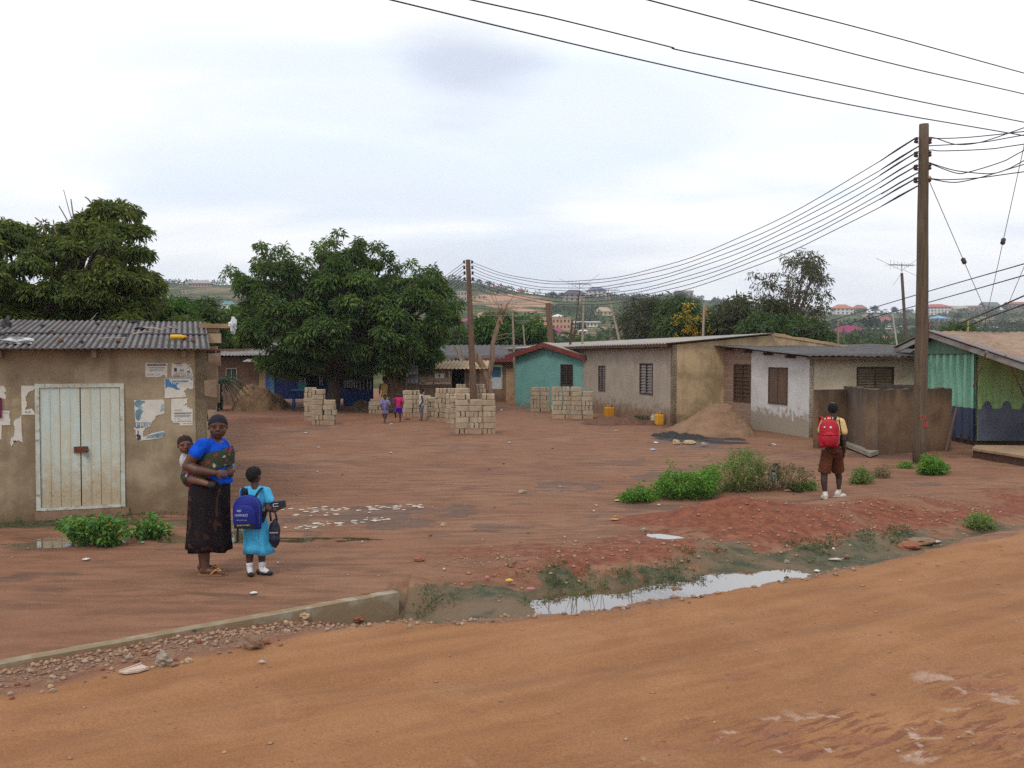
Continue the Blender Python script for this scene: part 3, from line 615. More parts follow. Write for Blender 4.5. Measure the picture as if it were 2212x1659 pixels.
def wtext(par, s_, x0, y0, x1, y1, cv, m, o=.008):
    a_ = LW.sz(*cv(x0, y1)); b_ = LW.sz(*cv(x1, y0)); return text(par, s_, LW.pt(a_[0], a_[1], o), lu, ZV, b_[1]-a_[1], m, width=b_[0]-a_[0])
po = poster([(303, 268), (635, 272), (632, 488), (605, 486), (600, 455), (560, 450), (535, 470), (480, 486), (300, 482)], cA, 'small white notice with a phone number, left of the top two by the eave')
lines(po, [(330, 282, 612, 312)], cA, ink, .007); lines(po, [(350, 335, 588, 348), (380, 365, 560, 370), (355, 385, 580, 390), (350, 375, 470, 379)], cA, greyink, .007)
wtext(po, '0500 104', 328, 432, 525, 460, cA, greyink); wtext(po, 'APPRENTICE OPPORTUNITIES', 338, 287, 604, 306, cA, whitei, .0085)
po = poster([(697, 272), (905, 274), (925, 292), (960, 300), (1000, 292), (940, 335), (990, 335), (1000, 380), (1015, 400), (1013, 480), (760, 470), (693, 474)], cA, 'torn white notice with a phone number and two small pictures, nearest the wall corner')
wtext(po, '0500 104 832', 722, 440, 1004, 472, cA, ink); lines(po, [(735, 275, 850, 288), (735, 345, 775, 400), (935, 390, 972, 412)], cA, ink, .007); lines(po, [(820, 365, 880, 400), (740, 418, 990, 428), (780, 300, 850, 306), (770, 312, 860, 316)], cA, greyink, .007)
po = poster([(587, 498), (1027, 488), (1022, 670), (960, 655), (930, 650), (910, 680), (880, 690), (900, 720), (920, 785), (595, 802)], cA, 'wide torn poster with a blue header below the two small notices')
torn([(600, 515), (660, 520), (700, 600), (780, 590), (770, 620), (830, 680), (740, 660), (650, 625), (605, 660)], cA, blue_i, .0075, 'print', po); lines(po, [(705, 535, 948, 558)], cA, blue_i, .0078); wtext(po, 'Computer Centre Site', 712, 538, 940, 555, cA, whitei, .0092); lines(po, [(700, 570, 720, 600), (735, 570, 752, 600), (765, 570, 800, 592)], cA, blue_i, .0078); torn([(985, 500), (1020, 498), (1018, 535), (990, 525)], cA, teal_i, .0075, 'print', po); lines(po, [(600, 502, 1000, 507), (975, 575, 1010, 580), (975, 595, 1010, 600)], cA, greyink, .0078)
po = poster([(690, 812), (940, 805), (925, 840), (930, 880), (860, 925), (940, 895), (925, 935), (960, 930), (975, 965), (1015, 958), (1013, 1212), (820, 1215), (820, 1182), (740, 1172), (690, 1130)], cA, 'white typed notice torn at the top right, lowest at the wall corner')
lines(po, [(735, 1022, 998, 1031)], cA, ink, .007); lines(po, [(740, 975, 860, 978), (740, 990, 850, 993), (740, 1050, 970, 1054), (740, 1065, 990, 1069), (740, 1080, 960, 1084), (735, 1104, 760, 1109), (785, 1104, 820, 1109), (735, 1127, 760, 1131), (785, 1127, 840, 1131), (735, 1150, 765, 1154), (785, 1148, 1000, 1152), (905, 1100, 907, 1140), (945, 1100, 947, 1140), (975, 1100, 977, 1140), (860, 1180, 1000, 1184)], cA, greyink, .007)
po = poster([(128, 832), (560, 822), (588, 850), (590, 1025), (520, 1050), (450, 1070), (455, 1110), (400, 1165), (385, 1210), (300, 1260), (270, 1300), (270, 1390), (400, 1330), (480, 1310), (585, 1296), (583, 1395), (380, 1425), (220, 1440), (165, 1405), (150, 1290), (125, 1265), (150, 1180), (140, 1040)], cA, 'large blue and white poster of a face, half torn away, with bold white letters')
torn([(140, 850), (200, 832), (280, 838), (290, 870), (240, 890), (200, 935), (160, 930), (135, 900)], cA, teal_i, .0075, 'print', po); torn([(150, 985), (190, 970), (255, 975), (260, 1000), (235, 1060), (240, 1110), (180, 1150), (150, 1110), (145, 1040)], cA, teal_i, .0075, 'print', po); torn([(190, 920), (240, 900), (255, 950), (240, 970), (195, 965)], cA, mat('pale_teal_print', (.33, .42, .43), scale=9, bumps=0), .0074, 'print', po)
torn([(135, 1165), (390, 1165), (385, 1205), (300, 1240), (160, 1262), (128, 1230)], cA, mat('slate_print', (.20, .25, .29), (.13, .17, .2), scale=14, bumps=0), .0074, 'print', po); wtext(po, 'FRIE', 160, 1172, 388, 1234, cA, whitei, .0088)
torn([(165, 1370), (190, 1280), (200, 1350), (240, 1365), (230, 1425), (190, 1428)], cA, mat('navy_print', (.05, .06, .09), scale=9, bumps=0), .0074, 'print', po); torn([(330, 1370), (560, 1312), (583, 1310), (582, 1390), (300, 1412)], cA, teal_i, .0075, 'print', po); wtext(po, 'DA JL Is', 310, 1372, 545, 1400, cA, whitei, .0088); wtext(po, 'C', 215, 1100, 250, 1140, cA, whitei, .0088)
torn([(530, 900), (580, 880), (585, 1000), (530, 1010)], cA, mat('pale_teal_print', (.33, .42, .43)), .0074, 'print', po)
po = poster([(320, 378), (520, 376), (525, 430), (440, 475), (385, 545), (405, 660), (385, 740), (430, 735), (480, 715), (505, 760), (540, 800), (540, 812), (328, 818)], cB, 'T-shaped scrap of white poster left of the door')
wtext(po, 'PUZ', 380, 760, 470, 790, cB, ink)
po = poster([(325, 822), (328, 1110), (352, 1240), (310, 1215), (270, 1200), (215, 1225), (175, 1310), (150, 1240), (165, 1170), (210, 1140), (225, 1000), (200, 940), (230, 890), (290, 870)], cB, 'long narrow white paper scrap hanging lowest left of the door'); lines(po, [(200, 1205, 245, 1225)], cB, ink, .007)
poster([(-40, 376), (60, 380), (100, 455), (60, 490), (95, 520), (88, 585), (-40, 560)], cB, 'ragged white poster scrap at the upper left edge of the shed wall')
po = poster([(-40, 752), (155, 755), (135, 800), (145, 870), (160, 880), (158, 972), (-40, 975)], cB, 'white stepped paper scrap at the left edge of the shed wall', .0065); lines(po, [(30, 775, 130, 779), (30, 795, 130, 798)], cB, greyink, .0075)
poster([(-40, 978), (28, 980), (22, 1185), (-40, 1185)], cB, 'narrow white paper strip at the left edge under the stepped scrap', .006)
mg = mat('maroon_board', (.16, .01, .05), rough=.6); q0, q1, z0, z1 = LW.rect(-30, 903, 3.4, 859); mb = MB(); LW.box(mb, q0, q1, z0, z1, .001, .03); tag(mb.obj('signboard', mg, loc=LW.pt(q1, z0)), 'maroon board edge fixed to the shed wall at far left', 'signboard')
# ---------------------------------------------------------------- things lying on the shed roof
def onroof(px, py, up=.03):
    n = (lu.cross(LW.pt(0, 2.335, .30)-LW.pt(0, 2.81, -3.0))).normalized(); n = n if n.z > 0 else -n
    return onplane(px, py, LW.pt(0, 2.335, .30)+n*(.03+up), n)
p = onroof(384, 728, .03); yel = mat('yellow_plastic', (.72, .42, .02), rough=.4, bumps=0); mb = MB()
mb.tube([p-lu*.105, p-lu*.10, p+lu*.05, p+lu*.085, p+lu*.10], [.02, .036, .036, .022, .015], 12); bt = mb.obj('bottle', yel, loc=p, smooth=True); tag(bt, 'yellow plastic bottle lying on the corrugated shed roof', 'bottle')
MB().tube([p+lu*.10, p+lu*.125], .017, 10).obj('cap', mat('orange_cap', (.7, .2, .02)), bt)
def rag(name, p, r, m, label, cat, seed=0, flat=.4): mb = MB(); mb.ell(p, (r[0], r[1], r[2]), 18, 10, noise_a=.9, seed=seed); return tag(mb.obj(name, m, loc=p, smooth=False), label, cat)
plw = mat('white_plastic', (.62, .64, .66), rough=.35, bumps=.5, bdist=.01); blkp = mat('black_plastic', (.015, .016, .02), rough=.35, bumps=.5)
rag('plastic_bag', onroof(38, 737, .01), (.17, .09, .05), plw, 'crumpled white plastic bag on the shed roof', 'plastic bag', 3)
rag('stone', onroof(14, 702, .02), (.07, .06, .10), mat('dark_stone', (.07, .065, .06)), 'dark lump standing on the shed roof at far left', 'stone', 5)
rag('cloth_scrap', onroof(288, 697, .0), (.10, .03, .03), blkp, 'black rag near the ridge of the shed roof', 'rag', 8)
rag('cloth_scrap', onroof(301, 710, .0), (.09, .035, .03), blkp, 'black rag beside the sticks on the shed roof', 'rag', 9)
rag('cloth_scrap', onroof(371, 708, .0), (.10, .04, .03), mat('grey_cloth', (.33, .31, .29)), 'grey crumpled rag at the end of the sticks on the shed roof', 'rag', 10)
for (x0, y0, x1, y1, r_, lb) in ((213, 731, 276, 730, .007, 'long pale stick lying across the lower sheets of the shed roof'), (303, 707, 352, 712, .011, 'upper of two bleached sticks near the yellow bottle'), (286, 722, 330, 716, .010, 'lower bent stick near the yellow bottle')):
    a_, b_ = onroof(x0, y0, .02), onroof(x1, y1, .02); mb = MB(); mb.tube([a_, a_.lerp(b_, .5)+Vector((0, 0, .012)), b_], [r_, r_*1.1, r_*.6], 6); tag(mb.obj('stick', mat('bleached_wood', (.45, .36, .28)), loc=a_), lb, 'stick')
rr = random.Random(4); reds = mat('red_brick_bit', (.22, .10, .06), (.12, .06, .04), scale=12)
for i, (x_, y_) in enumerate([(92, 704), (131, 736), (176, 738), (255, 736), (268, 724), (110, 716), (210, 700), (417, 735), (330, 700), (400, 732), (6, 721), (255, 706)]):
    rag('stone', onroof(x_, y_, .0), (.035, .03, .025), reds if i % 2 else mat('dark_stone', (.07, .065, .06)), 'small reddish stone lying on the shed roof' if i % 2 else 'small dark stone lying on the shed roof', 'stone', i+20)['group'] = 'stones on the shed roof'
# unfinished block work rising behind the shed, seen past its right end
ub = thing('unfinished_wall', 'unfinished block wall with a plank on top beside the shed roof', 'wall', (-5.1, 15.2, 0))
for (x0, y0, x1, y1, m_) in ((440, 748, 470, 758, oldb), (440, 720, 477, 741, blkm), (440, 706, 473, 718, oldb), (440, 762, 476, 790, oldb), (440, 790, 470, 830, oldb), (440, 830, 474, 870, oldb), (440, 870, 468, 915, oldb)):
    WB = WF((-5.6, 15.2), (-4, 15.6)); q0, q1, z0, z1 = WB.rect(x0-6, y0, x1, y1); mb = MB(); WB.box(mb, q0, q1, z0, z1, -.15, 0); mb.obj('block_course', m_, ub)
WB = WF((-5.6, 15.2), (-4, 15.6)); q0, q1, z0, z1 = WB.rect(430, 699, 503, 709); mb = MB(); WB.box(mb, q0, q1, z0, z1, -.2, .05); mb.obj('plank', wood_tan, ub)
q0, q1, z0, z1 = WB.rect(440, 754, 540, 757); mb = MB(); WB.box(mb, q0, q1, z0, z1, -.1, .12); mb.obj('plank', mat('reddish_plank', (.22, .11, .07)), ub)
p = WB.pt(*WB.sz(505, 704)); rag('cloth_scrap', p+Vector((0, -.05, 0)), (.05, .05, .11), plw, 'torn white plastic snagged on the plank end beside the shed roof', 'rag', 31)
# ---------------------------------------------------------------- grey house
def quadhouse(name, label, cat, foot, z1, wallm, roofm, ridge, over=.3, parent=None): pass
GW = WF((5.15, 29.9), (5.15-.257*20, 29.9+.966*20)); gd = Vector((.966, .257, 0)); gb = Vector((-.257, .966, 0))
gh = thing('grey_house', 'long grey plastered house with two narrow brown windows and shallow gabled roof', 'house', (5.15, 29.9, 0))
gwl = wallmat('grey_plaster', (.42, .36, .295), (.34, .28, .22), (.20, .105, .055), .55, streak=.5, sband=.35)
gws = wallmat('ochre_plaster', (.50, .37, .215), (.29, .205, .12), (.20, .125, .07), .35, streak=.9)
holes = [GW.rect(*r) for r in ((1293, 848, 1307.5, 790), (1382, 850, 1410.5, 785))]
holes = [(h[0], h[1], max(.9, h[2]), h[3]) for h in holes]
mb = MB(); wallholes(mb, GW, 0, 20, -.3, 2.60, holes, .15); mb.obj('front_wall', gwl, gh)
for h in holes: window(gh, GW, *h, leaves=2, slats=10)
A0 = Vector((5.15, 29.9, 0)); R0 = A0+gd*3.55; B0 = A0+gd*7.4
mb = MB(); mb.prism([A0+ZV*-.3, B0+ZV*-.3, B0+ZV*2.42, R0+ZV*2.93, A0+ZV*2.60], gb*.15); mb.obj('gable_wall', gws, gh)
mb = MB(); mb.prism([R0+gd*.1-gb*.03+ZV*2.9, R0+gd*3.6-gb*.03+ZV*2.42]+[R0+gd*(3.6-i*.35)-gb*.03+ZV*(2.42+.05*i+.05+.05*random.random()) for i in range(11)], gb*.2); mb.obj('mud_gable_edge', mat('mud', (.45, .32, .18), (.33, .22, .12), scale=5, bumps=.8), gh)
corrug('roof', R0-gb*.18+ZV*2.99, gb*24, (A0-gd*.30+ZV*2.645)-(R0+ZV*2.99), tin_lt, gh, nv=3, pitch=.25, amp=.018, steps=6)
corrug('rear_roof', R0+gb*.3+ZV*2.97, gb*23.5, (B0+gd*.3+ZV*2.40)-(R0+ZV*2.97), tin_lt, gh, nv=3, pitch=.25, amp=.018, steps=4)
mb = MB(); e0 = A0-gd*.28-gb*.18; mb.box(e0+gb*10.2+ZV*2.58, (.03, 20.4, .09), M=Matrix((( .966, -.257, 0), (.257, .966, 0), (0, 0, 1)))); mb.obj('fascia', wood_dk, gh)
mb = MB()
for i in range(24): q = A0-gd*.26+gb*(.15+i*.84); mb.hexa([q+ZV*2.50, q+gb*.06+ZV*2.50, q+gb*.06+gd*.3+ZV*2.52, q+gd*.3+ZV*2.52], [q+ZV*2.60, q+gb*.06+ZV*2.60, q+gb*.06+gd*.3+ZV*2.63, q+gd*.3+ZV*2.63])
mb.obj('rafter_ends', wood_dk, gh)
mb = MB()
for q in (1.15, 1.75, 3.0, 5.1):
    p = A0+gd*q-gb*.06; mb.hexa([p+ZV*2.55, p+gd*.07+ZV*2.55, p+gd*.07+gb*.07+ZV*2.55, p+gb*.07+ZV*2.55], [p+ZV*2.78, p+gd*.07+ZV*2.78, p+gd*.07+gb*.07+ZV*2.78, p+gb*.07+ZV*2.78])
# ---------------------------------------------------------------- white and brick house
WW = WF((8.17, 25.6), (8.17-.257*5.75, 25.6+.966*5.75)); CWf = WF((8.17, 25.6), (8.17+.966*6.2, 25.6+.257*6.2))
wh = thing('whitewashed_house', 'low house with a whitewashed end, a bare brick bay and a cream side wall', 'house', (8.17, 25.6, 0))
ww = wallmat('whitewash', (.62, .61, .60), (.52, .49, .46), (.33, .27, .195), .35, streak=.35, peel=(.30, .245, .18), peel_h=.62)
bk, t, b = newmat('bare_brick'); z_, pos = worldz(t); tcb = N(t, 'ShaderNodeCombineXYZ'); sxy = N(t, 'ShaderNodeSeparateXYZ'); L(t, pos, sxy.inputs[0]); L(t, sxy.outputs[1], tcb.inputs[0]); L(t, z_, tcb.inputs[1])
br = N(t, 'ShaderNodeTexBrick'); L(t, tcb.outputs[0], br.inputs[0]); br.inputs['Scale'].default_value = 1; br.inputs['Brick Width'].default_value = .42; br.inputs['Row Height'].default_value = .19; br.inputs['Mortar Size'].default_value = .014
br.inputs['Color1'].default_value = (.33, .20, .145, 1); br.inputs['Color2'].default_value = (.25, .155, .11, 1); br.inputs['Mortar'].default_value = (.36, .27, .20, 1)
nn_ = noise(t, pos, 3, 6); L(t, mixc(t, mathn(t, 'MULTIPLY', nn_, .7), br.outputs[0], (.20, .13, .10)), b.inputs['Base Color']); b.inputs['Roughness'].default_value = .95; bump(t, b, noise(t, pos, 20, 5), .6, .012)
h1 = WW.rect(1660, 871, 1702, 794); h2 = WW.rect(1585, 866, 1622, 787)
zt = lambda q: 2.20+.40*q/5.75
mb = MB(); wallholes(mb, WW, 0, 3.16, -.3, zt(0), [h1], .15, zt(3.16)); mb.obj('whitewashed_wall', ww, wh)
mb = MB(); wallholes(mb, WW, 3.16, 5.75, -.3, zt(3.16)-.003, [(max(3.17, h2[0]), h2[1], h2[2], h2[3])], .14, zt(5.75)); mb.obj('brick_wall', bk, wh)
window(wh, WW, *h1, leaves=2, shut=True, lm=mat('brown_shutter', (.135, .085, .055), (.10, .06, .04), stretch=(3, 3, .5))); window(wh, WW, max(3.17, h2[0]), h2[1], h2[2], h2[3], leaves=2, slats=9)
cw = wallmat('cream_plaster', (.56, .485, .36), (.45, .36, .25), (.26, .175, .095), .4, streak=.3)
h3 = CWf.rect(1850, 845, 1931, 792)
mb = MB(); wallholes(mb, CWf, .003, 6.2, -.3, 2.20, [h3], .15); mb.obj('cream_wall', cw, wh)
window(wh, CWf, *h3, leaves=2, slats=8, lm=mat('tan_louvre', (.17, .125, .08), (.11, .08, .05), rough=.4))
rf0 = CWf.pt(-.3, 2.60, -6.3); corrug('roof', CWf.pt(-.35, 2.66, -6.3), CWf.u*7.1, CWf.pt(-.35, 2.245, .42)-CWf.pt(-.35, 2.66, -6.3), tin_dk, wh, nv=6, pitch=.2, amp=.014, steps=6, wob=.03)
mb = MB(); CWf.box(mb, -.33, 6.6, 2.15, 2.21, .36, .40); mb.obj('fascia', wood_dk, wh)
mb = MB(); 
for i in range(7): q = .1+i*1.0; mb.hexa([CWf.pt(q, 2.12, .36), CWf.pt(q+.06, 2.12, .36), CWf.pt(q+.06, 2.20, 0), CWf.pt(q, 2.20, 0)], [CWf.pt(q, 2.20, .36), CWf.pt(q+.06, 2.20, .36), CWf.pt(q+.06, 2.24, 0), CWf.pt(q, 2.24, 0)])
for i in range(5): q = .7+i*1.2; WW.box(mb, q, q+.07, zt(q)-.07, zt(q)+.02, 0, .3)
mb.obj('rafter_ends', wood_dk, wh)
# ---------------------------------------------------------------- block yard wall (small roofless enclosure) behind the pole
ea, eb, ec = at(1881, 984), at(2055, 972), at(1821, 962); 
en = thing('block_enclosure', 'brown stained block enclosure with blackened top behind the electricity pole', 'wall', (ea.x, ea.y, 0))
bs = wallmat('stained_block', (.20, .128, .074), (.120, .072, .044), (.11, .06, .035), .2, streak=.25, top=(1.18, (.035, .028, .025)))
bs2 = wallmat('grey_stained_block', (.19, .135, .095), (.115, .082, .060), (.10, .065, .045), .2, streak=.25, top=(1.18, (.035, .028, .025)))
EF = WF((ea.x, ea.y), (eb.x, eb.y)); ES = WF((ec.x, ec.y), (ea.x, ea.y)); hE = 1.47
def ragged(W, q0, q1, h_, t_, seed):
    mb = MB(); n = 26; f_ = [W.pt(q0, -.2, 0)]+[W.pt(q1, -.2, 0)]+[W.pt(q1+(q0-q1)*i/n, h_+.025*mnoise.noise(Vector((i*.9, seed, 0)))+.02*(int(i*.4) % 2), 0) for i in range(n+1)]
    return mb.prism(f_, W.n*(-t_))
ragged(EF, 0, EF.len, hE, .15, 1).obj('front_wall', bs, en); ragged(ES, 0, ES.len-.004, hE+.01, .148, 2).obj('side_wall', bs2, en)
mb = MB(); EF.box(mb, .16, EF.len-.01, -.2, 1.42, -1.9, -1.75); EF.box(mb, EF.len-.15, EF.len, -.2, 1.44, -1.74, -.16); mb.obj('rear_wall', bs, en)
p = at(1945, 838, d=23.2); mb = MB(); mb.box(p, (1.0, .22, .16), rz=.1); tag(mb.obj('stone', mat('dark_block', (.06, .045, .04), (.10, .07, .055), scale=6), loc=p), 'dark loose block lying on top of the stained enclosure wall', 'block')
s0, s1 = at(1823, 972), at(1890, 990); mb = MB(); mb.prism([at(1818, 966)+ZV*.14, at(1850, 962)+ZV*.14, at(1898, 984)+ZV*.12, at(1880, 990)+ZV*.12], (0, 0, -.09)); tag(mb.obj('concrete_slab', mat('slab', (.30, .26, .21), (.2, .17, .13), scale=4), loc=at(1850, 972)), 'low flat concrete slab at the foot of the stained enclosure', 'slab')
# ---------------------------------------------------------------- green kiosk
kx, ky = 11.62, 23.3
kk_ = thing('green_kiosk', 'green and dark blue corrugated container kiosk under a low gabled roof', 'kiosk', (kx, ky, 0))
def kmat(name, up, lo, zc):
    m, t, b = newmat(name); z_, pos = worldz(t); n = noise(t, pos, 3, 6, .6); mv = N(t, 'ShaderNodeMapping'); mv.inputs['Scale'].default_value = (4, 4, .4); L(t, pos, mv.inputs[0]); s_ = noise(t, mv.outputs[0], 2, 6)
    c = mixc(t, ramp(t, s_, .4, .65), up, tuple(v*.72 for v in up)); c2 = mixc(t, ramp(t, n, .4, .7), lo, tuple(v*.7+.02 for v in lo)); c = mixc(t, mathn(t, 'GREATER_THAN', zc, z_) if False else mathn(t, 'LESS_THAN', z_, zc), c, c2)
    c = mixc(t, mathn(t, 'MULTIPLY', ramp(t, n, .55, .75), .5), c, (.16, .11, .07)); L(t, c, b.inputs['Base Color']); b.inputs['Roughness'].default_value = .6; return m
km1 = kmat('green_over_navy_paint', (.24, .50, .36), (.035, .05, .11), .93); km2 = kmat('bright_green_paint', (.30, .50, .19), (.13, .15, .21), -5)
mb = MB(); pf = []; n = 18; Wd = .40
for i in range(10*8+1):
    y_ = ky+i/80*3.9; ph = (i % 8)/8; o = .05 if ph < .4 else (-.05 if .5 <= ph < .9 else 0); pf.append((kx-.02+(-o), y_))
top_ = lambda y_: 2.70-abs(y_-25.15)*.18
mb.loft([[Vector((x_, y_, .12)) for x_, y_ in pf], [Vector((x_, y_, top_(y_))) for x_, y_ in pf]], closed=False, cap=False); mb.loft([[Vector((x_+.05, y_, .12)) for x_, y_ in pf], [Vector((x_+.05, y_, top_(y_))) for x_, y_ in pf]], closed=False, cap=False)
mb.loft([[Vector((x_, y_, top_(y_))) for x_, y_ in pf], [Vector((x_+.05, y_, top_(y_))) for x_, y_ in pf]], closed=False, cap=False)
mb.obj('end_wall', km1, kk_)
KF = WF((kx, ky), (kx+6, ky+.15))
mb = MB(); KF.box(mb, .045, 6, .12, 2.42, -.05, 0)
for i in range(9): KF.box(mb, .32+i*.62, .40+i*.62, .125, 2.40, .0, .012)
mb.obj('front_wall', km2, kk_)
wv = []; zb = .905
for i in range(0, 121):
    q = .047+i*.045; ph = ((q+.0) % .50)/.50; zz_ = zb+.02*sin(q*3)+(.20*sqrt(max(0, 1-((ph-.55)/.24)**2)) if abs(ph-.55) < .24 else 0); wv.append((q, zz_))
mb = MB(); mb.prism([KF.pt(.047, .13, .016), KF.pt(5.45, .13, .016)]+[KF.pt(q, z_, .016) for q, z_ in wv[::-1]], KF.n*-.004); mb.obj('wavy_paint_band', mat('slate_blue_paint', (.135, .15, .21), (.09, .10, .14), scale=2, rough=.6), kk_)
mb = MB(); mb.box((kx+3, ky+2.0, .06), (6.05, 3.9, .34)); mb.obj('base', mat('dark_earth_base', (.05, .03, .022), rough=1), kk_)
ktin = mat('rusty_tin_sheets', (.33, .225, .155), (.24, .155, .105), scale=1.5, rough=.8, col3=(.24, .13, .09), fine=6); rg = Vector((11.3, 25.2, 2.90))
fro = Vector((11.3, 19.4, 1.88)); bak = Vector((11.3, 27.5, 2.46))
r1 = corrug('front_roof', rg, Vector((5.6, 0, .0)), fro-rg, ktin, kk_, nv=8, pitch=.2, amp=.012, steps=6, courses=1, wob=.03)
corrug('rear_roof', rg+Vector((0, .02, 0)), Vector((5.6, 0, 0)), bak-rg, ktin, kk_, nv=3, pitch=.2, amp=.012, steps=5)
mb = MB()
def slab(mb, a_, b_, z0, z1, x0, x1): mb.hexa([Vector((x0, a_.y, a_.z+z0)), Vector((x1, a_.y, a_.z+z0)), Vector((x1, b_.y, b_.z+z0)), Vector((x0, b_.y, b_.z+z0))], [Vector((x0, a_.y, a_.z+z1)), Vector((x1, a_.y, a_.z+z1)), Vector((x1, b_.y, b_.z+z1)), Vector((x0, b_.y, b_.z+z1))])
slab(mb, rg, fro, -.15, -.02, 11.25, 11.29); slab(mb, rg+Vector((0, .002, 0)), bak, -.15, -.02, 11.25, 11.29); mb.obj('barge_board', mat('grey_barge_board', (.33, .30, .28), (.20, .14, .11), scale=3, stretch=(1, .3, 1)), kk_)
mb = MB(); slab(mb, rg, fro, .022, .04, 11.22, 11.42); slab(mb, rg+Vector((0, .002, 0)), bak, .022, .04, 11.22, 11.42); mb.obj('ridge_flashing', mat('blue_grey_flashing', (.19, .19, .23), (.24, .15, .12), scale=3), kk_)
mb = MB(); mb.prism([Vector((11.5, 23.33, 2.3)), Vector((11.5, 27.1, 2.3)), Vector((11.5, 25.15, 2.78))], (.03, 0, 0)); mb.obj('gable_panel', mat('dull_green_panel', (.12, .21, .14)), kk_)
def bar(mb, a_, b_, w_): mb.tube([a_, b_], w_, 4)
for (x0, y0, d0, x1, y1, d1) in ((2131, 768, 21.6, 2103, 835, 23.2), (2171, 775, 21.2, 2216, 862, 23.2)):
    mb = MB(); bar(mb, at(x0, y0-8, d=d0), at(x1, y1, d=d1), .024); mb.obj('strut', wood_tan, kk_)
# timber platform and bench
pl = thing('timber_platform', 'long low timber platform along the front of the green kiosk', 'platform', (11.9, 21.5, 0))
mb = MB(); pp = [at(2100, 968, z=.22), at(2330, 1003, z=.22), at(2420, 965, z=.22), at(2107, 961, z=.22)]; mb.prism(pp, (0, 0, -.05)); mb.obj('deck', wood_tan, pl)
mb = MB(); mb.prism([pp[0]-ZV*.052+Vector((.03, .02, 0)), pp[1]-ZV*.052+Vector((.03, .02, 0)), pp[1]-ZV*.35+Vector((.03, .02, 0)), pp[0]-ZV*.35+Vector((.03, .02, 0))], (.05, .08, 0)); mb.obj('skirt_board', wood_dk, pl)
bn = thing('wooden_bench', 'rough wooden bench with broad legs in front of the green kiosk', 'bench', (13.1, 22.4, .22))
bw = mat('grey_brown_timber', (.24, .155, .10), (.16, .10, .065), scale=5, stretch=(.5, 2, 2))
mb = MB(); mb.box((13.9, 22.3, .70), (2.1, .30, .045)); mb.obj('seat', bw, bn)
for x_ in (13.22, 14.6): mb = MB(); mb.box((x_, 22.3, .449), (.34 if x_ < 14 else .3, .24, .456)); mb.obj('leg', bw, bn)
mb = MB(); bar(mb, Vector((13.40, 22.15, .30)), Vector((13.95, 22.15, .66)), .025); mb.obj('brace', bw, bn)
# ---------------------------------------------------------------- teal house
ta, tb = Vector((3.02, 38.2, 0)), Vector((.14, 41.6, 0)); TW = WF(tb, ta)
th = thing('teal_house', 'turquoise gabled house with red fascia boards and one dark window', 'house', (tb.x, tb.y, 0))
tm = wallmat('turquoise_paint', (.175, .39, .355), (.14, .32, .29), (.17, .15, .11), .12, streak=.25)
apx = TW.sz(1183, 748); zr = apx[1]; ze_l = TW.sz(1112, 771)[1]; ze_r = TW.sz(1262, 772)[1]
hw = TW.rect(1211, 834, 1238, 787)
bkd = Vector((.25, .97, 0))*4
mb = MB(); q1_ = TW.len
wallholes(mb, TW, 0, q1_, -.3, ze_l, [hw], .15, ze_r); mb.prism([TW.pt(0, ze_l+.001), TW.pt(q1_, ze_r+.001), TW.pt(apx[0], zr)], TW.n*-.15)
mb.prism([TW.pt(0, -.3, -.152), TW.pt(0, ze_l, -.152), TW.pt(0, ze_l, -.152)+bkd, TW.pt(0, -.3, -.152)+bkd], TW.u*.15); mb.obj('wall', tm, th)
window(th, TW, *hw, leaves=2, slats=8, lm=mat('dark_louvre', (.035, .028, .028), rough=.3))
redp_ = mat('dark_red_paint', (.23, .045, .035), (.16, .035, .03), scale=3, rough=.6); el = TW.pt(*TW.sz(1099, 773)); er = TW.pt(*TW.sz(1275, 773)); ap = TW.pt(apx[0], zr+.06)
for (a_, b_) in ((el, ap), (ap, er)):
    mb = MB(); mb.hexa([a_+TW.n*.25-ZV*.11, b_+TW.n*.25-ZV*.11, b_+TW.n*.22-ZV*.11, a_+TW.n*.22-ZV*.11], [a_+TW.n*.25+ZV*.08, b_+TW.n*.25+ZV*.08, b_+TW.n*.22+ZV*.08, a_+TW.n*.22+ZV*.08]); mb.obj('fascia_board', redp_, th)
    mb = MB(); mb.hexa([a_+TW.n*.24+ZV*.082, b_+TW.n*.24+ZV*.082, b_+ZV*.082+bkd, a_+ZV*.082+bkd], [a_+TW.n*.24+ZV*.11, b_+TW.n*.24+ZV*.11, b_+ZV*.11+bkd, a_+ZV*.11+bkd]); mb.obj('roof', tin_lt if b_ is er else tin_dk, th)
# ---------------------------------------------------------------- long dark roofed house behind
dh = thing('brown_house', 'brown house with a long dark roof, red eave board and blue curtained doorway', 'house', (-3, 46, 0))
DW = WF((-4.2, 46), (.6, 46)); bm_ = wallmat('brown_plaster', (.27, .17, .11), (.2, .12, .08), (.16, .09, .05), .3)
hd_ = DW.rect(1061, 842, 1083, 790); mb = MB(); wallholes(mb, DW, 0, 4.5, -.3, 2.05, [(hd_[0], hd_[1], .62, hd_[3])], .15); mb.obj('wall', bm_, dh)
mb = MB(); q0, q1, z0, z1 = DW.rect(1093, 866, 1111, 796); DW.box(mb, q0, q1, z0, z1, .003, .05); mb.obj('pillar', mat('peach_plaster', (.50, .33, .20), (.4, .26, .16)), dh)
f_ = DW.rect(1060, 842, 1084, 789); mb = MB(); DW.box(mb, f_[0]-.03, f_[0]+.03, .62, f_[3]+.03, -.02, .04); DW.box(mb, f_[1]-.03, f_[1]+.03, .62, f_[3]+.03, -.02, .04); DW.box(mb, f_[0]+.031, f_[1]-.031, f_[3]-.03, f_[3]+.028, -.02, .039); mb.obj('door_frame', frm, dh)
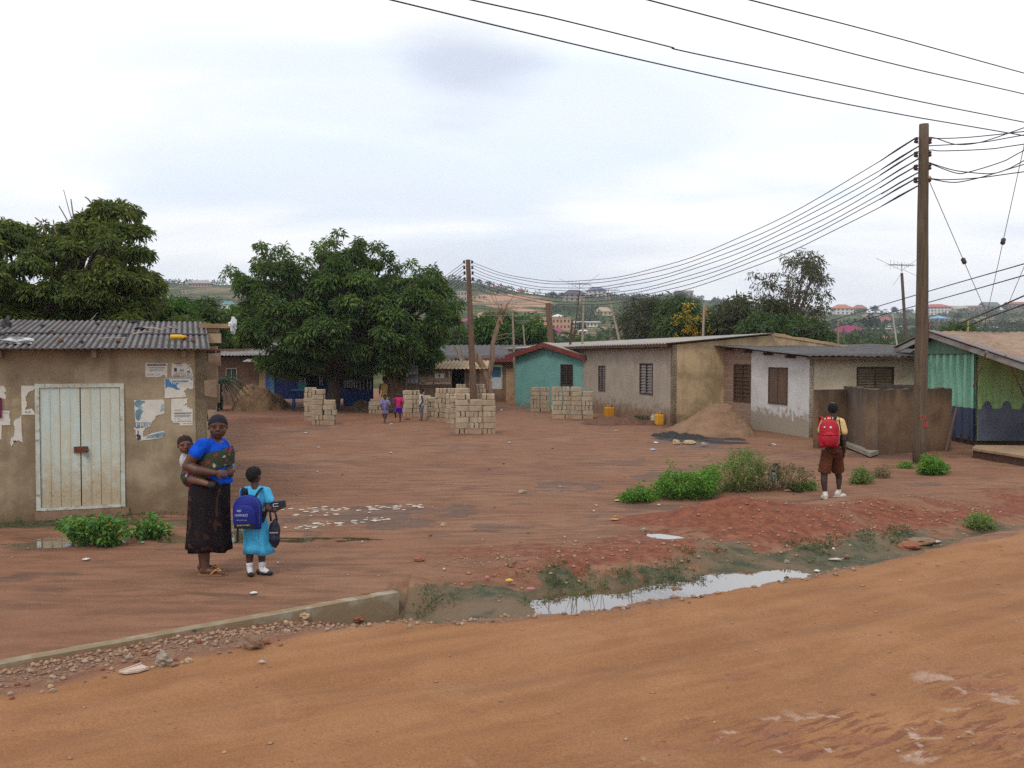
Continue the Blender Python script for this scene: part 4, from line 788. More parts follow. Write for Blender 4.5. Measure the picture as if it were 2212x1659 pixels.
q0, q1, z0, z1 = DW.rect(1062, 815, 1082, 792); mb = MB(); DW.box(mb, q0, q1, z0, z1, -.06, -.03); mb.obj('curtain', mat('blue_curtain', (.07, .17, .27), (.04, .10, .17), scale=9, stretch=(3, 1, .5)), dh)
q0, q1, z0, z1 = DW.rect(1061, 842, 1083, 815.5); mb = MB(); DW.box(mb, q0, q1, z0, z1, -.06, -.02); mb.obj('door_panel', mat('white_panel', (.6, .61, .62), rough=.5), dh)
corrug('roof', Vector((-5.0, 51, 2.86)), Vector((6.2, 0, 0)), Vector((0, -5.4, -.72)), tin_dk, dh, nv=4, pitch=.25, amp=.02, steps=5)
mb = MB(); mb.box((-.8, 45.58, 2.05), (3.3, .03, .17)); mb.obj('fascia', redp_, dh)
# ---------------------------------------------------------------- wooden shack
sh_ = thing('wooden_shack', 'patched plank shack with a pale tin roof and open black doorway', 'shack', (-2.6, 38, 0))
SW = WF((-5.2, 38.2), (-1.3, 37.8)); q0, q1, z0, z1 = SW.rect(976, 842, 1003, 797)
mb = MB(); wallholes(mb, SW, 0, 3.9, -.2, z1+.08, [(q0, q1, -.1, z1)], .05); mb.obj('wall', wood_pl, sh_)
mb = MB(); SW.box(mb, q0, q1, -.1, z1, -.6, -.55); SW.box(mb, q0-.3, q0, -.1, z1, -.6, -.06); SW.box(mb, q1, q1+.3, -.1, z1, -.6, -.06); mb.obj('interior', dark, sh_)
pm_ = [mat('plank_a', (.35, .26, .18), (.26, .18, .12), scale=7), mat('plank_b', (.16, .10, .07), (.12, .075, .05), scale=7), mat('plank_c', (.47, .38, .28), (.38, .29, .2), scale=7)]
rr = random.Random(5)
for (x0, y0, x1, y1, k) in [(928+i*5.2, 800, 931+i*5.2, 824, i % 3) for i in range(9)]+[(905, 815, 975, 824, 0), (905, 825, 935, 831, 2), (938, 825, 974, 830, 2), (905, 832, 975, 836, 1), (908, 821, 920, 829, 2), (1004, 800, 1012, 834, 1), (1013, 806, 1020, 834, 0)]:
    a_ = SW.rect(x0, y1, x1, y0); mb = MB(); SW.box(mb, a_[0], a_[1], a_[2], a_[3], .004+.01*(k == 2)+.02*(y0 > 810), .026+.01*(k == 2)+.02*(y0 > 810)); mb.obj('plank', pm_[k], sh_)
corrug('roof', SW.pt(-.4, 2.06, -1.2), SW.u*4.7, SW.pt(0, 1.74, .5)-SW.pt(0, 2.06, -1.2), mat('tan_tin', (.50, .38, .24), (.42, .30, .18), scale=3), sh_, nv=3, pitch=.16, amp=.018, steps=6)
a_ = SW.rect(940, 817, 960, 806.5); mb = MB(); SW.box(mb, *a_, .056, .062); pstr = tag(mb.obj('poster', paper, loc=SW.pt(a_[0], a_[2])), 'white poster with a pale blue figure on the plank shack', 'poster'); mb = MB(); SW.box(mb, a_[0]+.14, a_[0]+.22, a_[2]+.03, a_[3]-.03, .0625, .064); mb.obj('print', blue_i, pstr)
for k_, (x0, y0, x1, y1) in enumerate(((983, 749, 998, 780), (994, 744, 1003, 780))):
    mb = MB(); mb.tube([at(x0, y0, d=38.6), at(x1, y1, d=37.4)], [(.07, .02), (.07, .02)] if k_ == 0 else .025, 4); tag(mb.obj('plank', pm_[0], loc=at(x1, y1, d=37.4)), ('broad' if k_ == 0 else 'narrow')+' board leaning up on the roof of the plank shack', 'board')
# glass fronted snack cabinet
sc_ = thing('snack_cabinet', 'dark glass display cabinet with goods inside beside the plank shack', 'cabinet', (-4.1, 36.8, 0)); SC = WF((-4.2, 36.8), (-3.7, 36.8)); q0, q1, z0, z1 = SC.rect(878, 826, 901, 791)
mb = MB(); SC.box(mb, q0, q1, z0, z1, -.5, -.45); SC.box(mb, q0, q1, z0-.03, z0, -.5, .0); SC.box(mb, q0, q1, z1, z1+.03, -.5, .05); SC.box(mb, q0, q1, (z0+z1)/2, (z0+z1)/2+.02, -.45, -.01)
for q in (q0, q1-.02): SC.box(mb, q, q+.02, z0, z1, -.02, .0); SC.box(mb, q, q+.02, -.1, z0-.03, -.02, 0)
mb.obj('frame', mat('blue_grey_frame', (.13, .16, .17), rough=.5), sc_)
for i, c_ in enumerate(((.4, .08, .05), (.25, .4, .36), (.42, .15, .33), (.4, .2, .1), (.3, .3, .3))): mb = MB(); mb.box(SC.pt(q0+.06+.08*i, z0+.06+(.31 if i % 2 else 0), -.2), (.08, .1, .11)); mb.obj('goods', mat('goods_%d' % i, c_), sc_)
# ---------------------------------------------------------------- blue kiosk under the neem tree
bkx = thing('blue_kiosk', 'deep blue wooden kiosk with white barred hatch in the shade of the neem tree', 'kiosk', (-10.5, 42, 0)); BW = WF((-11.5, 42.0), (-4, 42.4))
navy = mat('deep_blue_paint', (.018, .036, .19), (.012, .022, .12), scale=2, rough=.5, spec=.4); lbl = mat('light_blue_paint', (.10, .26, .36), rough=.5); mbl = mat('mid_blue_paint', (.06, .12, .42), rough=.5)
def R(x0, y0, x1, y1, o0, o1, nm, m, par=bkx, W=BW): mb = MB(); a_ = W.rect(x0, y1, x1, y0); W.box(mb, a_[0], a_[1], a_[2], a_[3], o0, o1); return mb.obj(nm, m, par)
R(575, 797, 806, 862, -.1, 0, 'wall', navy); R(576, 797, 583, 857, .0, .04, 'stripe', mbl); R(583.5, 797, 593, 857, .0, .05, 'door', lbl)
R(560, 798, 574, 850, -.1, .02, 'pillar', mat('tan_pillar', (.36, .25, .15)))
mb = MB(); a_ = BW.rect(634, 799, 700, 796); mb.hexa([BW.pt(a_[0], a_[3]-.05, .1), BW.pt(a_[1], a_[3]-.05, .1), BW.pt(a_[1], a_[3]-.2, 1.3), BW.pt(a_[0], a_[3]-.2, 1.3)], [BW.pt(a_[0], a_[3]-.02, .1), BW.pt(a_[1], a_[3]-.02, .1), BW.pt(a_[1], a_[3]-.17, 1.3), BW.pt(a_[0], a_[3]-.17, 1.3)]); mb.obj('awning', tin_lt, bkx)
R(648, 803, 690, 838, .005, .02, 'hatch', dark)
for x_ in (648, 652, 658, 690, 695): R(x_, 803, x_+2.2, 832, .03, .05, 'post', mat('white_painted_wood', (.5, .5, .5)))
for i in range(6): R(744+i*5, 812, 747.2+i*5, 838, .03, .05, 'bar', mat('white_painted_wood'))
R(742, 806, 774, 840, .005, .018, 'barred_window', dark); R(742, 823, 774, 826, .051, .06, 'rail', mat('white_painted_wood'))
for i in range(4): R(777+i*7.6, 803, 779.5+i*7.6, 843, .03, .05, 'post', mat('white_painted_wood'))
R(777, 803, 803, 843, .004, .01, 'opening', dark); R(742, 845, 800, 876, .05, .10, 'counter', mbl if False else mat('blue_counter', (.03, .06, .27)))
R(720, 800, 738, 815, .02, .04, 'signboard', mat('tan_board', (.35, .24, .14)))
corrug('roof', BW.pt(-.5, 2.35, -3), BW.u*8.5, BW.pt(0, 2.0, .6)-BW.pt(0, 2.35, -3), tin_lt, bkx, nv=2, pitch=.2, amp=.015, steps=4)
tb_ = thing('blue_table', 'small blue table with a turquoise box behind the block pile', 'table', at(650, 868)); 
mb = MB(); p = at(648, 842, d=38.5); mb.box(p, (.62, .4, .05)); mb.obj('table_top', mat('sky_blue_plastic', (.03, .25, .45), rough=.5), tb_)
for dx in (-.26, .26):
    for dy in (-.15, .15): mb = MB(); mb.box((p.x+dx, p.y+dy, (p.z-.025)/2), (.05, .05, p.z-.02)); mb.obj('leg', mat('dark_blue_leg', (.02, .05, .16)), tb_)
p2 = p+Vector((.12, 0, .155)); mb = MB(); mb.box(p2, (.34, .25, .25)); mb.box(p2+Vector((0, 0, .125)), (.36, .27, .03)); tag(mb.obj('crate', mat('turquoise_plastic', (.02, .22, .20), rough=.5), loc=p2), 'turquoise plastic box standing on the blue table', 'box')
# ---------------------------------------------------------------- brick house at the back left
bh = thing('brick_house', 'bare brick house with a grey corrugated roof and a white framed window', 'house', (-12, 43, 0)); HW = WF((-15.5, 43), (-11.4, 43.3))
hw_ = HW.rect(488, 823, 512, 795); mb = MB(); wallholes(mb, HW, 0, 4.0, -.2, 2.2, [hw_], .15); mb.obj('wall', mat('dark_brick', (.21, .125, .085), (.14, .085, .06), scale=3, bumps=.7), bh)
window(bh, HW, *hw_, leaves=2, slats=7, fm=mat('white_frame', (.5, .5, .46)), lm=mat('greenish_glass', (.08, .09, .07), rough=.3))
corrug('roof', Vector((-16.2, 46.5, 2.9)), Vector((5.2, .1, 0)), Vector((0, -4.2, -.62)), mat('grey_tin', (.30, .28, .27), (.20, .17, .16), scale=2), bh, nv=3, pitch=.16, amp=.02, steps=6)
# ================================================================ BLOCK STACKS
BLm = [mat('sandcrete_a', (.43, .345, .245), (.32, .25, .175), scale=5, rough=.95, bumps=.6, bdist=.012, fine=22), mat('sandcrete_b', (.41, .315, .215), (.32, .235, .155), scale=5, rough=.95, bumps=.6, bdist=.012, fine=22),
       mat('sandcrete_c', (.47, .38, .27), (.38, .30, .21), scale=5, rough=.95, bumps=.6, bdist=.012, fine=22), mat('sandcrete_dirty', (.36, .235, .155), (.42, .30, .19), scale=5, rough=.95, bumps=.6, bdist=.012, fine=22), mat('sandcrete_dark', (.14, .11, .11), (.20, .15, .13), scale=5, bumps=.6)]
BL_, BW_, BH_ = .375, .121, .168
BMESH = []
for k in range(10):
    bm = bmesh.new(); bmesh.ops.create_cube(bm, size=1); bmesh.ops.scale(bm, vec=(BL_-.012, BW_-.010, BH_-.010), verts=bm.verts)
    bmesh.ops.bevel(bm, geom=bm.edges[:], offset=.008, segments=1, affect='EDGES')
    for v in bm.verts: v.co += Vector([mnoise.noise(v.co*9+Vector((k*3, j, 0)))*.006 for j in range(3)])
    me = bpy.data.meshes.new('sandcrete_block'); bm.to_mesh(me); bm.free(); me.materials.append(BLm[(0, 1, 2, 0, 2, 1, 0, 3, 3, 4)[k]]); BMESH.append(me)
nblocks = 0; BLOCKS = []
def stack(px, py, heights, rz, depth=1, label='', seed=0, dpt=None, ragged=.25):
    """heights: courses in each bay along the front (bay = one block length); rows run back from the front"""
    global nblocks
    rr = random.Random(seed); o = P(px, py) if dpt is None else at(px, py, d=dpt); z0 = zg(o.x, o.y) - .03
    M_ = Matrix.Translation((o.x, o.y, 0)) @ Matrix.Rotation(rz, 4, 'Z')
    grp = 'blocks of the '+label
    for r_ in range(depth):
        for b_, hgt in enumerate(heights):
            hh = hgt if isinstance(hgt, int) else hgt[r_] if r_ < len(hgt) else 0
            for c_ in range(hh):
                head = rr.random() < .42; topc = c_ == hh-1
                off = rr.uniform(-.025, .025); js = []
                if head: js = [((i-1)*.126+rr.uniform(-.004, .004), 0, pi/2) for i in range(3)]
                else: js = [(rr.uniform(-.008, .008), (i-1)*.126, 0) for i in range(3) if i == 0 or topc or (i == 2 and (b_ in (0, len(heights)-1)) and r_ == depth-1)]
                if topc and rr.random() < ragged: js = js[:rr.randint(1, max(1, len(js)-1))]
                for (dx, dy, a_) in js:
                    p = M_ @ Vector((b_*(BL_+.012)+BL_/2+dx+off, r_*.39+.19+dy+rr.uniform(-.006, .006), 0)); k = rr.choice((7, 8)) if c_ == 0 else (9 if rr.random() < .02 else rr.randint(0, 6))
                    ob = bpy.data.objects.new('sandcrete_block', BMESH[k]); C.objects.link(ob); ob.location = (p.x, p.y, z0+BH_*(c_+.5)); ob.rotation_euler = (rr.uniform(-.012, .012), rr.uniform(-.012, .012), rz+a_+rr.uniform(-.06, .06)+(pi if rr.random() < .5 else 0))
                    tag(ob, 'pale sandcrete block in the '+label, 'block', grp); nblocks += 1; BLOCKS.append(((0 if dy < .05 or topc or head else 1), p.y, ob))
stack(673, 917, [7, 5], -.04, 1, 'lone pile in front of the neem tree', 1)
stack(656, 909, [7], .05, 1, 'narrow column at the left back of the neem tree pile', 2)
stack(870, 900, [6, 6], -.03, 1, 'row behind the boy in the white vest, left end', 3)
stack(906, 902, [6], -.02, 1, 'row right behind the boy in the white vest', 4)
stack(921, 908, [5, 5], -.03, 1, 'tight pile right of the boy in the white vest', 15)
stack(940, 911, [7, 7, 7], .02, 1, 'tall stepped pile in the middle of the yard', 5)
stack(985, 893, [7, 6, 7], -.05, 1, 'back row under the leaning wooden pole', 6)
stack(985, 937, [7, 6, 7], .06, 1, 'nearest big pile left of the trampled path', 7, ragged=.1)
stack(973, 926, [6], .10, 1, 'low column at the near pile left side', 8)
stack(963, 914, [6], .10, 1, 'column just behind the near pile', 9)
stack(1146, 889, [6, 6], .0, 1, 'small square pile before the turquoise wall', 10)
stack(1192, 904, [7, 7], -.04, 1, 'left half of the pair before the turquoise and grey houses', 11, ragged=.35)
stack(1234, 905, [7, 6], -.02, 1, 'right half of the pair before the turquoise and grey houses', 12, ragged=.35)
stack(796, 893, [3, 4], .0, 1, 'low pile under the neem tree beside the children', 13)
BLOCKS.sort(key=lambda q: (q[0], q[1])); rest = BLOCKS[298:]; mb = MB(); bpy.context.view_layer.update()
for _, _, ob in rest: Mx = ob.matrix_world.copy(); mb.add([Mx @ v.co for v in ob.data.vertices], [tuple(p.vertices) for p in ob.data.polygons]); bpy.data.objects.remove(ob)
tag(mb.obj('sandcrete_blocks', BLm[1], loc=(0, 33, 0)), 'remaining pale blocks inside and behind the farthest piles', 'blocks', kind='stuff')
# ================================================================ SAND PILES
def pile(name, px0, px1, pyb, htop, pxtop, depth, m, label, cat='sand pile', seed=0, sharp=1.2):
    a_, b_ = at(px0, pyb), at(px1, pyb); cx, cy = (a_.x+b_.x)/2, a_.y+depth*.5; hw = (b_.x-a_.x)/2; tx = at(pxtop, pyb).x; n = 90
    xs_ = np.linspace(-1.15, 1.15, n); Xp, Yp = np.meshgrid(xs_, xs_); sx_ = (tx-cx)/hw
    Xw = cx+Xp*hw; Yw = cy+Yp*depth/2
    u_ = np.where(Xp > sx_, (Xp-sx_)/(1-sx_), (Xp-sx_)/(1+sx_)); r_ = np.sqrt(u_**2+Yp**2)+(fbm(Xw, Yw, .9, 4, seed)-.5)*.6
    Zp = htop*np.clip(1-r_, 0, 1)**sharp*1.15; Zp = np.minimum(Zp, htop)+(fbm(Xw, Yw, 3.5, 5, seed+3, .6)-.5)*.26*np.clip(Zp/htop*3, 0, 1)
    Zp = Zp+zf(Xw, Yw)-.05*(r_ > .98)-.012
    iy, ix = np.meshgrid(np.arange(n-1), np.arange(n-1), indexing='ij'); a_ = (iy*n+ix).ravel()
    o = npmesh(name, np.stack([Xw, Yw, Zp], -1).reshape(-1, 3), np.stack([a_, a_+1, a_+1+n, a_+n], -1), m, loc=(cx, cy, 0), smooth=True)
    return tag(o, label, cat)
sandm = mat('brown_sand', (.26, .155, .092), (.18, .102, .060), scale=1.6, rough=1, bumps=.8, bdist=.03, fine=14); sandd = mat('damp_sand', (.255, .155, .085), (.19, .11, .06), scale=1.6, rough=1, bumps=.8, bdist=.03, fine=12)
pile('sand_pile', 1470, 1662, 944, .74, 1603, 4.2, sandm, 'large heap of brown sand against the brick and whitewashed walls', seed=101, sharp=.78)
pile('sand_pile', 1448, 1510, 916, .42, 1478, 1.8, sandm, 'small sand heap at the foot of the grey gable wall', seed=102)
pile('sand_pile', 478, 600, 888, 1.15, 520, 3.6, sandd, 'tall damp earth heap before the brick house', seed=103, sharp=.75)
pile('rubble_heap', 1092, 1150, 872, .5, 1112, 1.5, mat('red_rubble', (.27, .12, .08), (.18, .08, .05), scale=4, bumps=1), 'low heap of reddish rubble at the corner of the turquoise house', 'rubble', 104)
pile('earth_bank', 1268, 1452, 919, .22, 1330, 1.2, mat('dark_red_earth', (.15, .07, .045), (.10, .05, .035), scale=3, bumps=1), 'dark eroded earth bank along the foot of the grey house', 'earth bank', 105, .6)
pile('rubble_heap', 752, 800, 884, .35, 778, 1.2, sandd, 'dark low earth heap at the foot of the neem tree', 'rubble', 106)
pile('ash_heap', 1420, 1570, 950, .05, 1490, 2.0, mat('black_ash', (.022, .020, .021), (.035, .03, .03), scale=6, bumps=1), 'flat black ash heap in front of the large sand heap', 'ash heap', 107, .8)
# ================================================================ STONES, LITTER
stm = [mat('brown_stone', (.26, .16, .10), (.18, .11, .07), scale=9, bumps=.7), mat('tan_stone', (.48, .34, .21), (.36, .25, .15), scale=9, bumps=.7), mat('red_stone', (.28, .11, .06), (.19, .075, .045), scale=9, bumps=.7), mat('grey_stone', (.33, .27, .21), (.24, .19, .15), scale=9, bumps=.7)]
def stone(px, py, w, h, m, label, seed=0, up=.3, grp=None, name='stone', cat='stone', na=.45):
    p = P(px, py); s_ = p.y/F; rx = w*s_/2; rz_ = h*s_/2*1.15; mb = MB(); mb.ell(p+Vector((0, rx*.5, rz_*(1-up))), (rx, rx*.8, rz_), 16, 10, noise_a=na, seed=seed+.5)
    return tag(mb.obj(name, m, loc=p, smooth=False), label, cat, grp)
stone(542, 1404, 42, 36, stm[0], 'round brown stone on the road edge below the culvert', 1)
stone(572, 1393, 22, 12, stm[2], 'small flat red stone touching the round brown stone', 2)
stone(350, 1441, 34, 30, stm[3], 'pale angular stone at the roadside below the kerb', 3, na=.7)
stone(372, 1440, 22, 9, stm[0], 'flat brown stone beside the pale angular stone', 44); stone(406, 1433, 14, 12, stm[1], 'small yellow stone right of the pale angular stone', 45)
stone(655, 1338, 24, 14, stm[1], 'light tan stone against the kerb face', 4, na=.7); stone(770, 1344, 30, 12, stm[2], 'reddish stone in the ditch below the kerb end', 5)
stone(1548, 1066, 38, 34, stm[0], 'smooth brown boulder at the edge of the bushes', 6, na=.2, up=.25)
stone(1608, 1150, 48, 24, mat('earth_clod', (.20, .12, .08), (.15, .09, .06), scale=8, bumps=.8), 'brown half buried clod in front of the red earth mound', 7)
stone(1462, 1286, 26, 18, stm[0], 'dark brown stone standing in the ditch water', 8); stone(1345, 1302, 46, 14, stm[1], 'low tan rock at the near edge of the ditch water', 9)
stone(1998, 1178, 60, 14, stm[0], 'brown mud lump at the narrow end of the ditch', 10); stone(1970, 1188, 50, 16, stm[2], 'dark red stone lying in the ditch beyond the water', 11)
for i, (x_, y_, w_, h_) in enumerate(((1462, 961, 16, 12), (1490, 960, 28, 9), (1523, 965, 16, 9))): stone(x_, y_, w_, h_, stm[1] if i < 2 else stm[3], ('first', 'second, longest', 'third, palest')[i]+' of three stones on the black ash', 60+i)
stone(1128, 1564-498, 16, 8, stm[3], 'flat grey stone alone in the open yard', 12); stone(905, 1213, 24, 9, stm[2], 'red clod near the ditch head', 13)
rr = random.Random(9)
for i in range(70):      # pebbles along the kerb and lip
    if i < 46: x_ = rr.uniform(5, 640); y_ = 1453-(x_/862)*157+rr.uniform(8, 60)*(.9 if x_ > 300 else 1.1)
    elif i < 60: x_ = rr.uniform(700, 1500); y_ = float(np.interp(x_, [690, 862, 1100, 1300, 1500], [1350, 1347, 1335, 1318, 1290]))+rr.uniform(0, 14)
    else: x_ = rr.uniform(900, 1900); y_ = rr.uniform(1110, 1220)
    w_ = rr.uniform(5, 13); k = rr.randint(0, 3); stone(x_, y_, w_, w_*.7, stm[k], ('brown', 'tan', 'reddish', 'grey')[k]+' pebble lying along the kerb and the ditch edge', i+100, grp='pebbles along the ditch edge', name='pebble', cat='pebble')
def litter(px, py, w, h, col, label, seed, grp=None, cat='litter', hs=1):
    p = P(px, py); s_ = p.y/F; rx = w*s_/2; ry = max(.02, h*s_*p.y/H/2*.6); n = 12; mb = MB(); rings = []
    c_ = p+ZV*(.004+.008*hs); vs = [c_+ZV*.02*hs]; 
    for i in range(n): a_ = 2*pi*i/n; k = .75+.5*mnoise.noise(Vector((cos(a_)*1.3, sin(a_)*1.3, seed*2.1))); vs.append(c_+Vector((cos(a_)*rx*k, sin(a_)*ry*k, .006*hs+.014*hs*mnoise.noise(Vector((i, seed, 0))))))
    mb.add(vs, [(0, i+1, (i+1) % n+1) for i in range(n)]); mb.add([v-ZV*.004 for v in vs], [(0, (i+1) % n+1, i+1) for i in range(n)])
    return tag(mb.obj('litter_scrap', mat('litter_%s' % '_'.join(str(int(c*100)) for c in col), col, rough=.6, bumps=0), loc=p), label, cat, grp)
Wh, Yl, Pk, Gn, Bl, Bk, Or = (.62, .60, .57), (.62, .42, .05), (.50, .15, .16), (.08, .40, .22), (.30, .42, .62), (.03, .03, .035), (.62, .26, .04)
p = P(288, 1450); s_ = p.y/F; mb = MB(); pts_ = [P(x_, y_)+ZV*.008 for x_, y_ in ((257, 1456), (305, 1440), (322, 1448), (300, 1455), (272, 1459))]; mb.prism(pts_, (0, 0, .012)); mb.tube([pts_[0]+ZV*.014, pts_[1]+ZV*.018], .006, 5); mb.tube([pts_[0].lerp(pts_[3], .5)+ZV*.012, pts_[2]+ZV*.016], .005, 5); tag(mb.obj('cardboard_scrap', mat('pale_cardboard', (.58, .44, .36), (.48, .35, .28)), loc=p), 'pale flattened cardboard scrap on the roadside', 'cardboard')
for i, (x_, y_, w_, h_, c_, lb) in enumerate(((186, 1211, 20, 8, Wh, 'white and red crumpled wrapper in front of the shed'), (150, 1180, 22, 10, Bl, 'pale blue plastic bag by the leafy weeds'), (307, 1175, 10, 6, Gn, 'small green bottle top left of the woman'),
  (1100, 1256, 28, 8, Yl, 'yellow wrapper in the algae at the ditch head'), (1052, 1250, 14, 6, Pk, 'pink scrap at the ditch head'), (1146, 1275, 26, 9, Pk, 'dull pink wrapper left end of the ditch water'), (1184, 1303, 22, 9, (.6, .12, .14), 'red wrapper floating at the ditch water edge'),
  (1328, 1124, 22, 6, Or, 'orange strip lying in the yard before the mound'), (1334, 1083, 22, 6, (.6, .5, .2), 'yellowish flat scrap at the left of the bushes'), (548, 1284, 22, 8, Wh, 'white scrap below the schoolgirl'), (790, 1285, 26, 7, (.25, .10, .06), 'brown dry leaf on the culvert'),
  (420, 1367, 16, 6, Bk, 'black flat scrap on the culvert slab'), (565, 1521-87, 18, 7, (.4, .36, .33), 'grey scrap on the road shoulder'), (2022, 1172, 34, 10, (.55, .40, .36), 'pale pink plastic sheet at the ditch end'), (1765, 1236, 14, 8, Wh, 'white scrap at the near tip of the ditch water'), (1800, 1188, 10, 5, Wh, 'white speck on the far ditch bank'),
  (1806, 1211, 40, 5, (.6, .52, .46), 'flat pale strip across the ditch bank'), (1410, 972, 18, 7, Bl, 'pale blue bag before the black ash'), (1417, 957, 14, 7, Wh, 'white bag left of the ash stones'), (1672, 961, 8, 7, Wh, 'white speck right of the black ash'),
  (1470, 1068, 12, 10, Wh, 'white scrap left of the boulder'), (1502, 1073, 10, 6, Wh, 'small white scrap below the boulder'), (1604, 1060, 30, 7, (.5, .5, .45), 'pale plastic strip under the dry bush'), (1700, 1061, 22, 7, (.5, .38, .25), 'tan scrap beside the dark scrap near the boy'), (1722, 1063, 26, 7, Bk, 'dark scrap on the path near the boy'),
  (845, 917, 8, 4, Wh, 'white scrap at the feet of the children'), (880, 906, 16, 5, Bk, 'dark sandal shaped scrap near the boy in the vest'), (1030, 935, 18, 5, Wh, 'white flat scrap at the foot of the near block pile'), (1083, 886, 7, 7, Wh, 'white cup standing in the yard'), (660, 936, 8, 4, Wh, 'white speck in front of the lone block pile'))):
    litter(x_, y_, w_, h_, c_, lb, i)
rr = random.Random(12)
for i in range(40):
    x_, y_ = rr.uniform(500, 2150), 930+rr.random()**1.5*330; dk_ = i % 2
    if x_ > 1700 and y_ > 1100: continue
    litter(x_, y_, rr.uniform(4, 10), rr.uniform(2, 4), (.10, .06, .045) if dk_ else (.55, .47, .40), 'tiny dark scrap trodden into the open yard' if dk_ else 'tiny pale scrap trodden into the open yard', i+50, 'tiny scraps in the open yard')
# pale tile-like mud flakes standing out of the puddle
for i in range(104):
    up_ = i % 5; x_ = rr.uniform(606, 915) if up_ > 1 else rr.uniform(612, 840); y_ = (1109-(x_-612)*.050+rr.uniform(-11, 13)*(1-.6*(x_-612)/300)) if up_ > 1 else (1144-(x_-612)*.105+rr.uniform(-6, 5))
    litter(x_, y_, rr.uniform(7, 20), rr.uniform(2.5, 5.5), (.60, .53, .44), 'pale cream flake lying in the wet hollow beside the schoolgirl', i+200, 'pale flakes in the wet hollow', hs=.25)
# loose gravel: countless small stones on the verge, the mound and the yard
g = np.random.default_rng(500); GP = []
def scat(n, fx, sz):
    for _ in range(n):
        x_, y_ = fx(); GP.append((x_, y_, sz*(.5+g.random()**2*1.3)))
scat(900, lambda: (lambda x_: (x_, float(kerby(x_))-abs(g.normal(0, .28))-.02))(g.uniform(-4.2, -1.1)), .020)
scat(420, lambda: (lambda x_: (x_, float(lipy(x_))+g.normal(.02, .09)))(g.uniform(-1.6, 3.6)), .022)
scat(700, lambda: (lambda x_: (x_, float(lipy(x_))+float(np.interp(x_, [-1, 2, 4, 8], [1.6, 1.9, 1.5, .8]))+g.normal(.2, .5)))(g.uniform(-.8, 7)), .020)
scat(700, lambda: (g.uniform(-6, 8), g.uniform(8.8, 18)), .016)
scat(250, lambda: (lambda x_: (x_, float(lipy(x_))-g.random()**.7*4))(g.uniform(-4, 6)), .012)
GP = np.array(GP); n_ = len(GP); oc = np.array([(1, 0, 0), (-1, 0, 0), (0, 1, 0), (0, -1, 0), (0, 0, 1), (0, 0, -1)], float); of = np.array([(0, 2, 4), (2, 1, 4), (1, 3, 4), (3, 0, 4), (2, 0, 5), (1, 2, 5), (3, 1, 5), (0, 3, 5)])
gz = zf(GP[:, 0], GP[:, 1]); th = g.random(n_)*2*pi; Vg = oc[None]*(.6+.6*g.random((n_, 6, 1)))*GP[:, 2][:, None, None]*np.array([1.1, .9, .6]); c_, s_ = np.cos(th)[:, None], np.sin(th)[:, None]
Vg = np.stack([Vg[..., 0]*c_-Vg[..., 1]*s_+GP[:, 0][:, None], Vg[..., 0]*s_+Vg[..., 1]*c_+GP[:, 1][:, None], Vg[..., 2]+gz[:, None]+GP[:, 2][:, None]*.2], -1).reshape(-1, 3)
tn = np.repeat(np.stack([g.random(n_), g.random(n_), g.random(n_), np.ones(n_)], -1), 6, 0)
gvm, t, b = newmat('gravel_stones'); at_ = N(t, 'ShaderNodeAttribute', attribute_name='tint'); s2 = N(t, 'ShaderNodeSeparateColor'); L(t, at_.outputs['Color'], s2.inputs[0]); L(t, mixc(t, s2.outputs[0], mixc(t, s2.outputs[1], (.17, .075, .045), (.33, .19, .10)), mixc(t, s2.outputs[2], (.24, .16, .11), (.42, .28, .19))), b.inputs['Base Color']); b.inputs['Roughness'].default_value = .9
tag(npmesh('gravel', Vg, (of[None]+np.arange(n_)[:, None, None]*6).reshape(-1, 3), gvm, tn, loc=(0, 9, 0)), 'loose gravel strewn along the kerb, the ditch and the red mound', 'gravel', kind='stuff')
# jerrycans
def jerry(px, py, w, h, col, label):
    p = P(px, py); s_ = p.y/F; W_, H_ = w*s_, h*s_; t_ = thing('jerrycan', label, 'jerrycan', p, .3); m_ = mat('plastic_%d' % int(col[2]*100), col, tuple(c*.8 for c in col), rough=.45)
    mb = MB(); mb.loft([[Vector((sx_*W_*k/2, sy_*W_*.38*k, z_)) for sx_, sy_ in ((-1, -.8), (-.8, -1), (.8, -1), (1, -.8), (1, .8), (.8, 1), (-.8, 1), (-1, .8))] for z_, k in ((0, .92), (.03, 1), (H_*.78, 1), (H_*.86, .9), (H_*.87, .6))]); mb.obj('body', m_, t_, local=True)
    MB().tube([(-W_*.3, 0, H_*.86), (-W_*.25, 0, H_), (W_*.1, 0, H_), (W_*.15, 0, H_*.86)], .016, 6).obj('handle', m_, t_, local=True); MB().tube([(W_*.3, 0, H_*.86), (W_*.3, 0, H_*.97)], .03, 8).obj('cap', blkp, t_, local=True)
jerry(1316, 901, 20, 25, (.62, .27, .02), 'orange yellow jerrycan against the grey house under the first window'); jerry(1424, 918, 17, 27, (.70, .34, .03), 'yellow jerrycan at the corner of the grey house'); jerry(1413, 916, 12, 21, (.60, .53, .38), 'small cream jerrycan left of the yellow one')
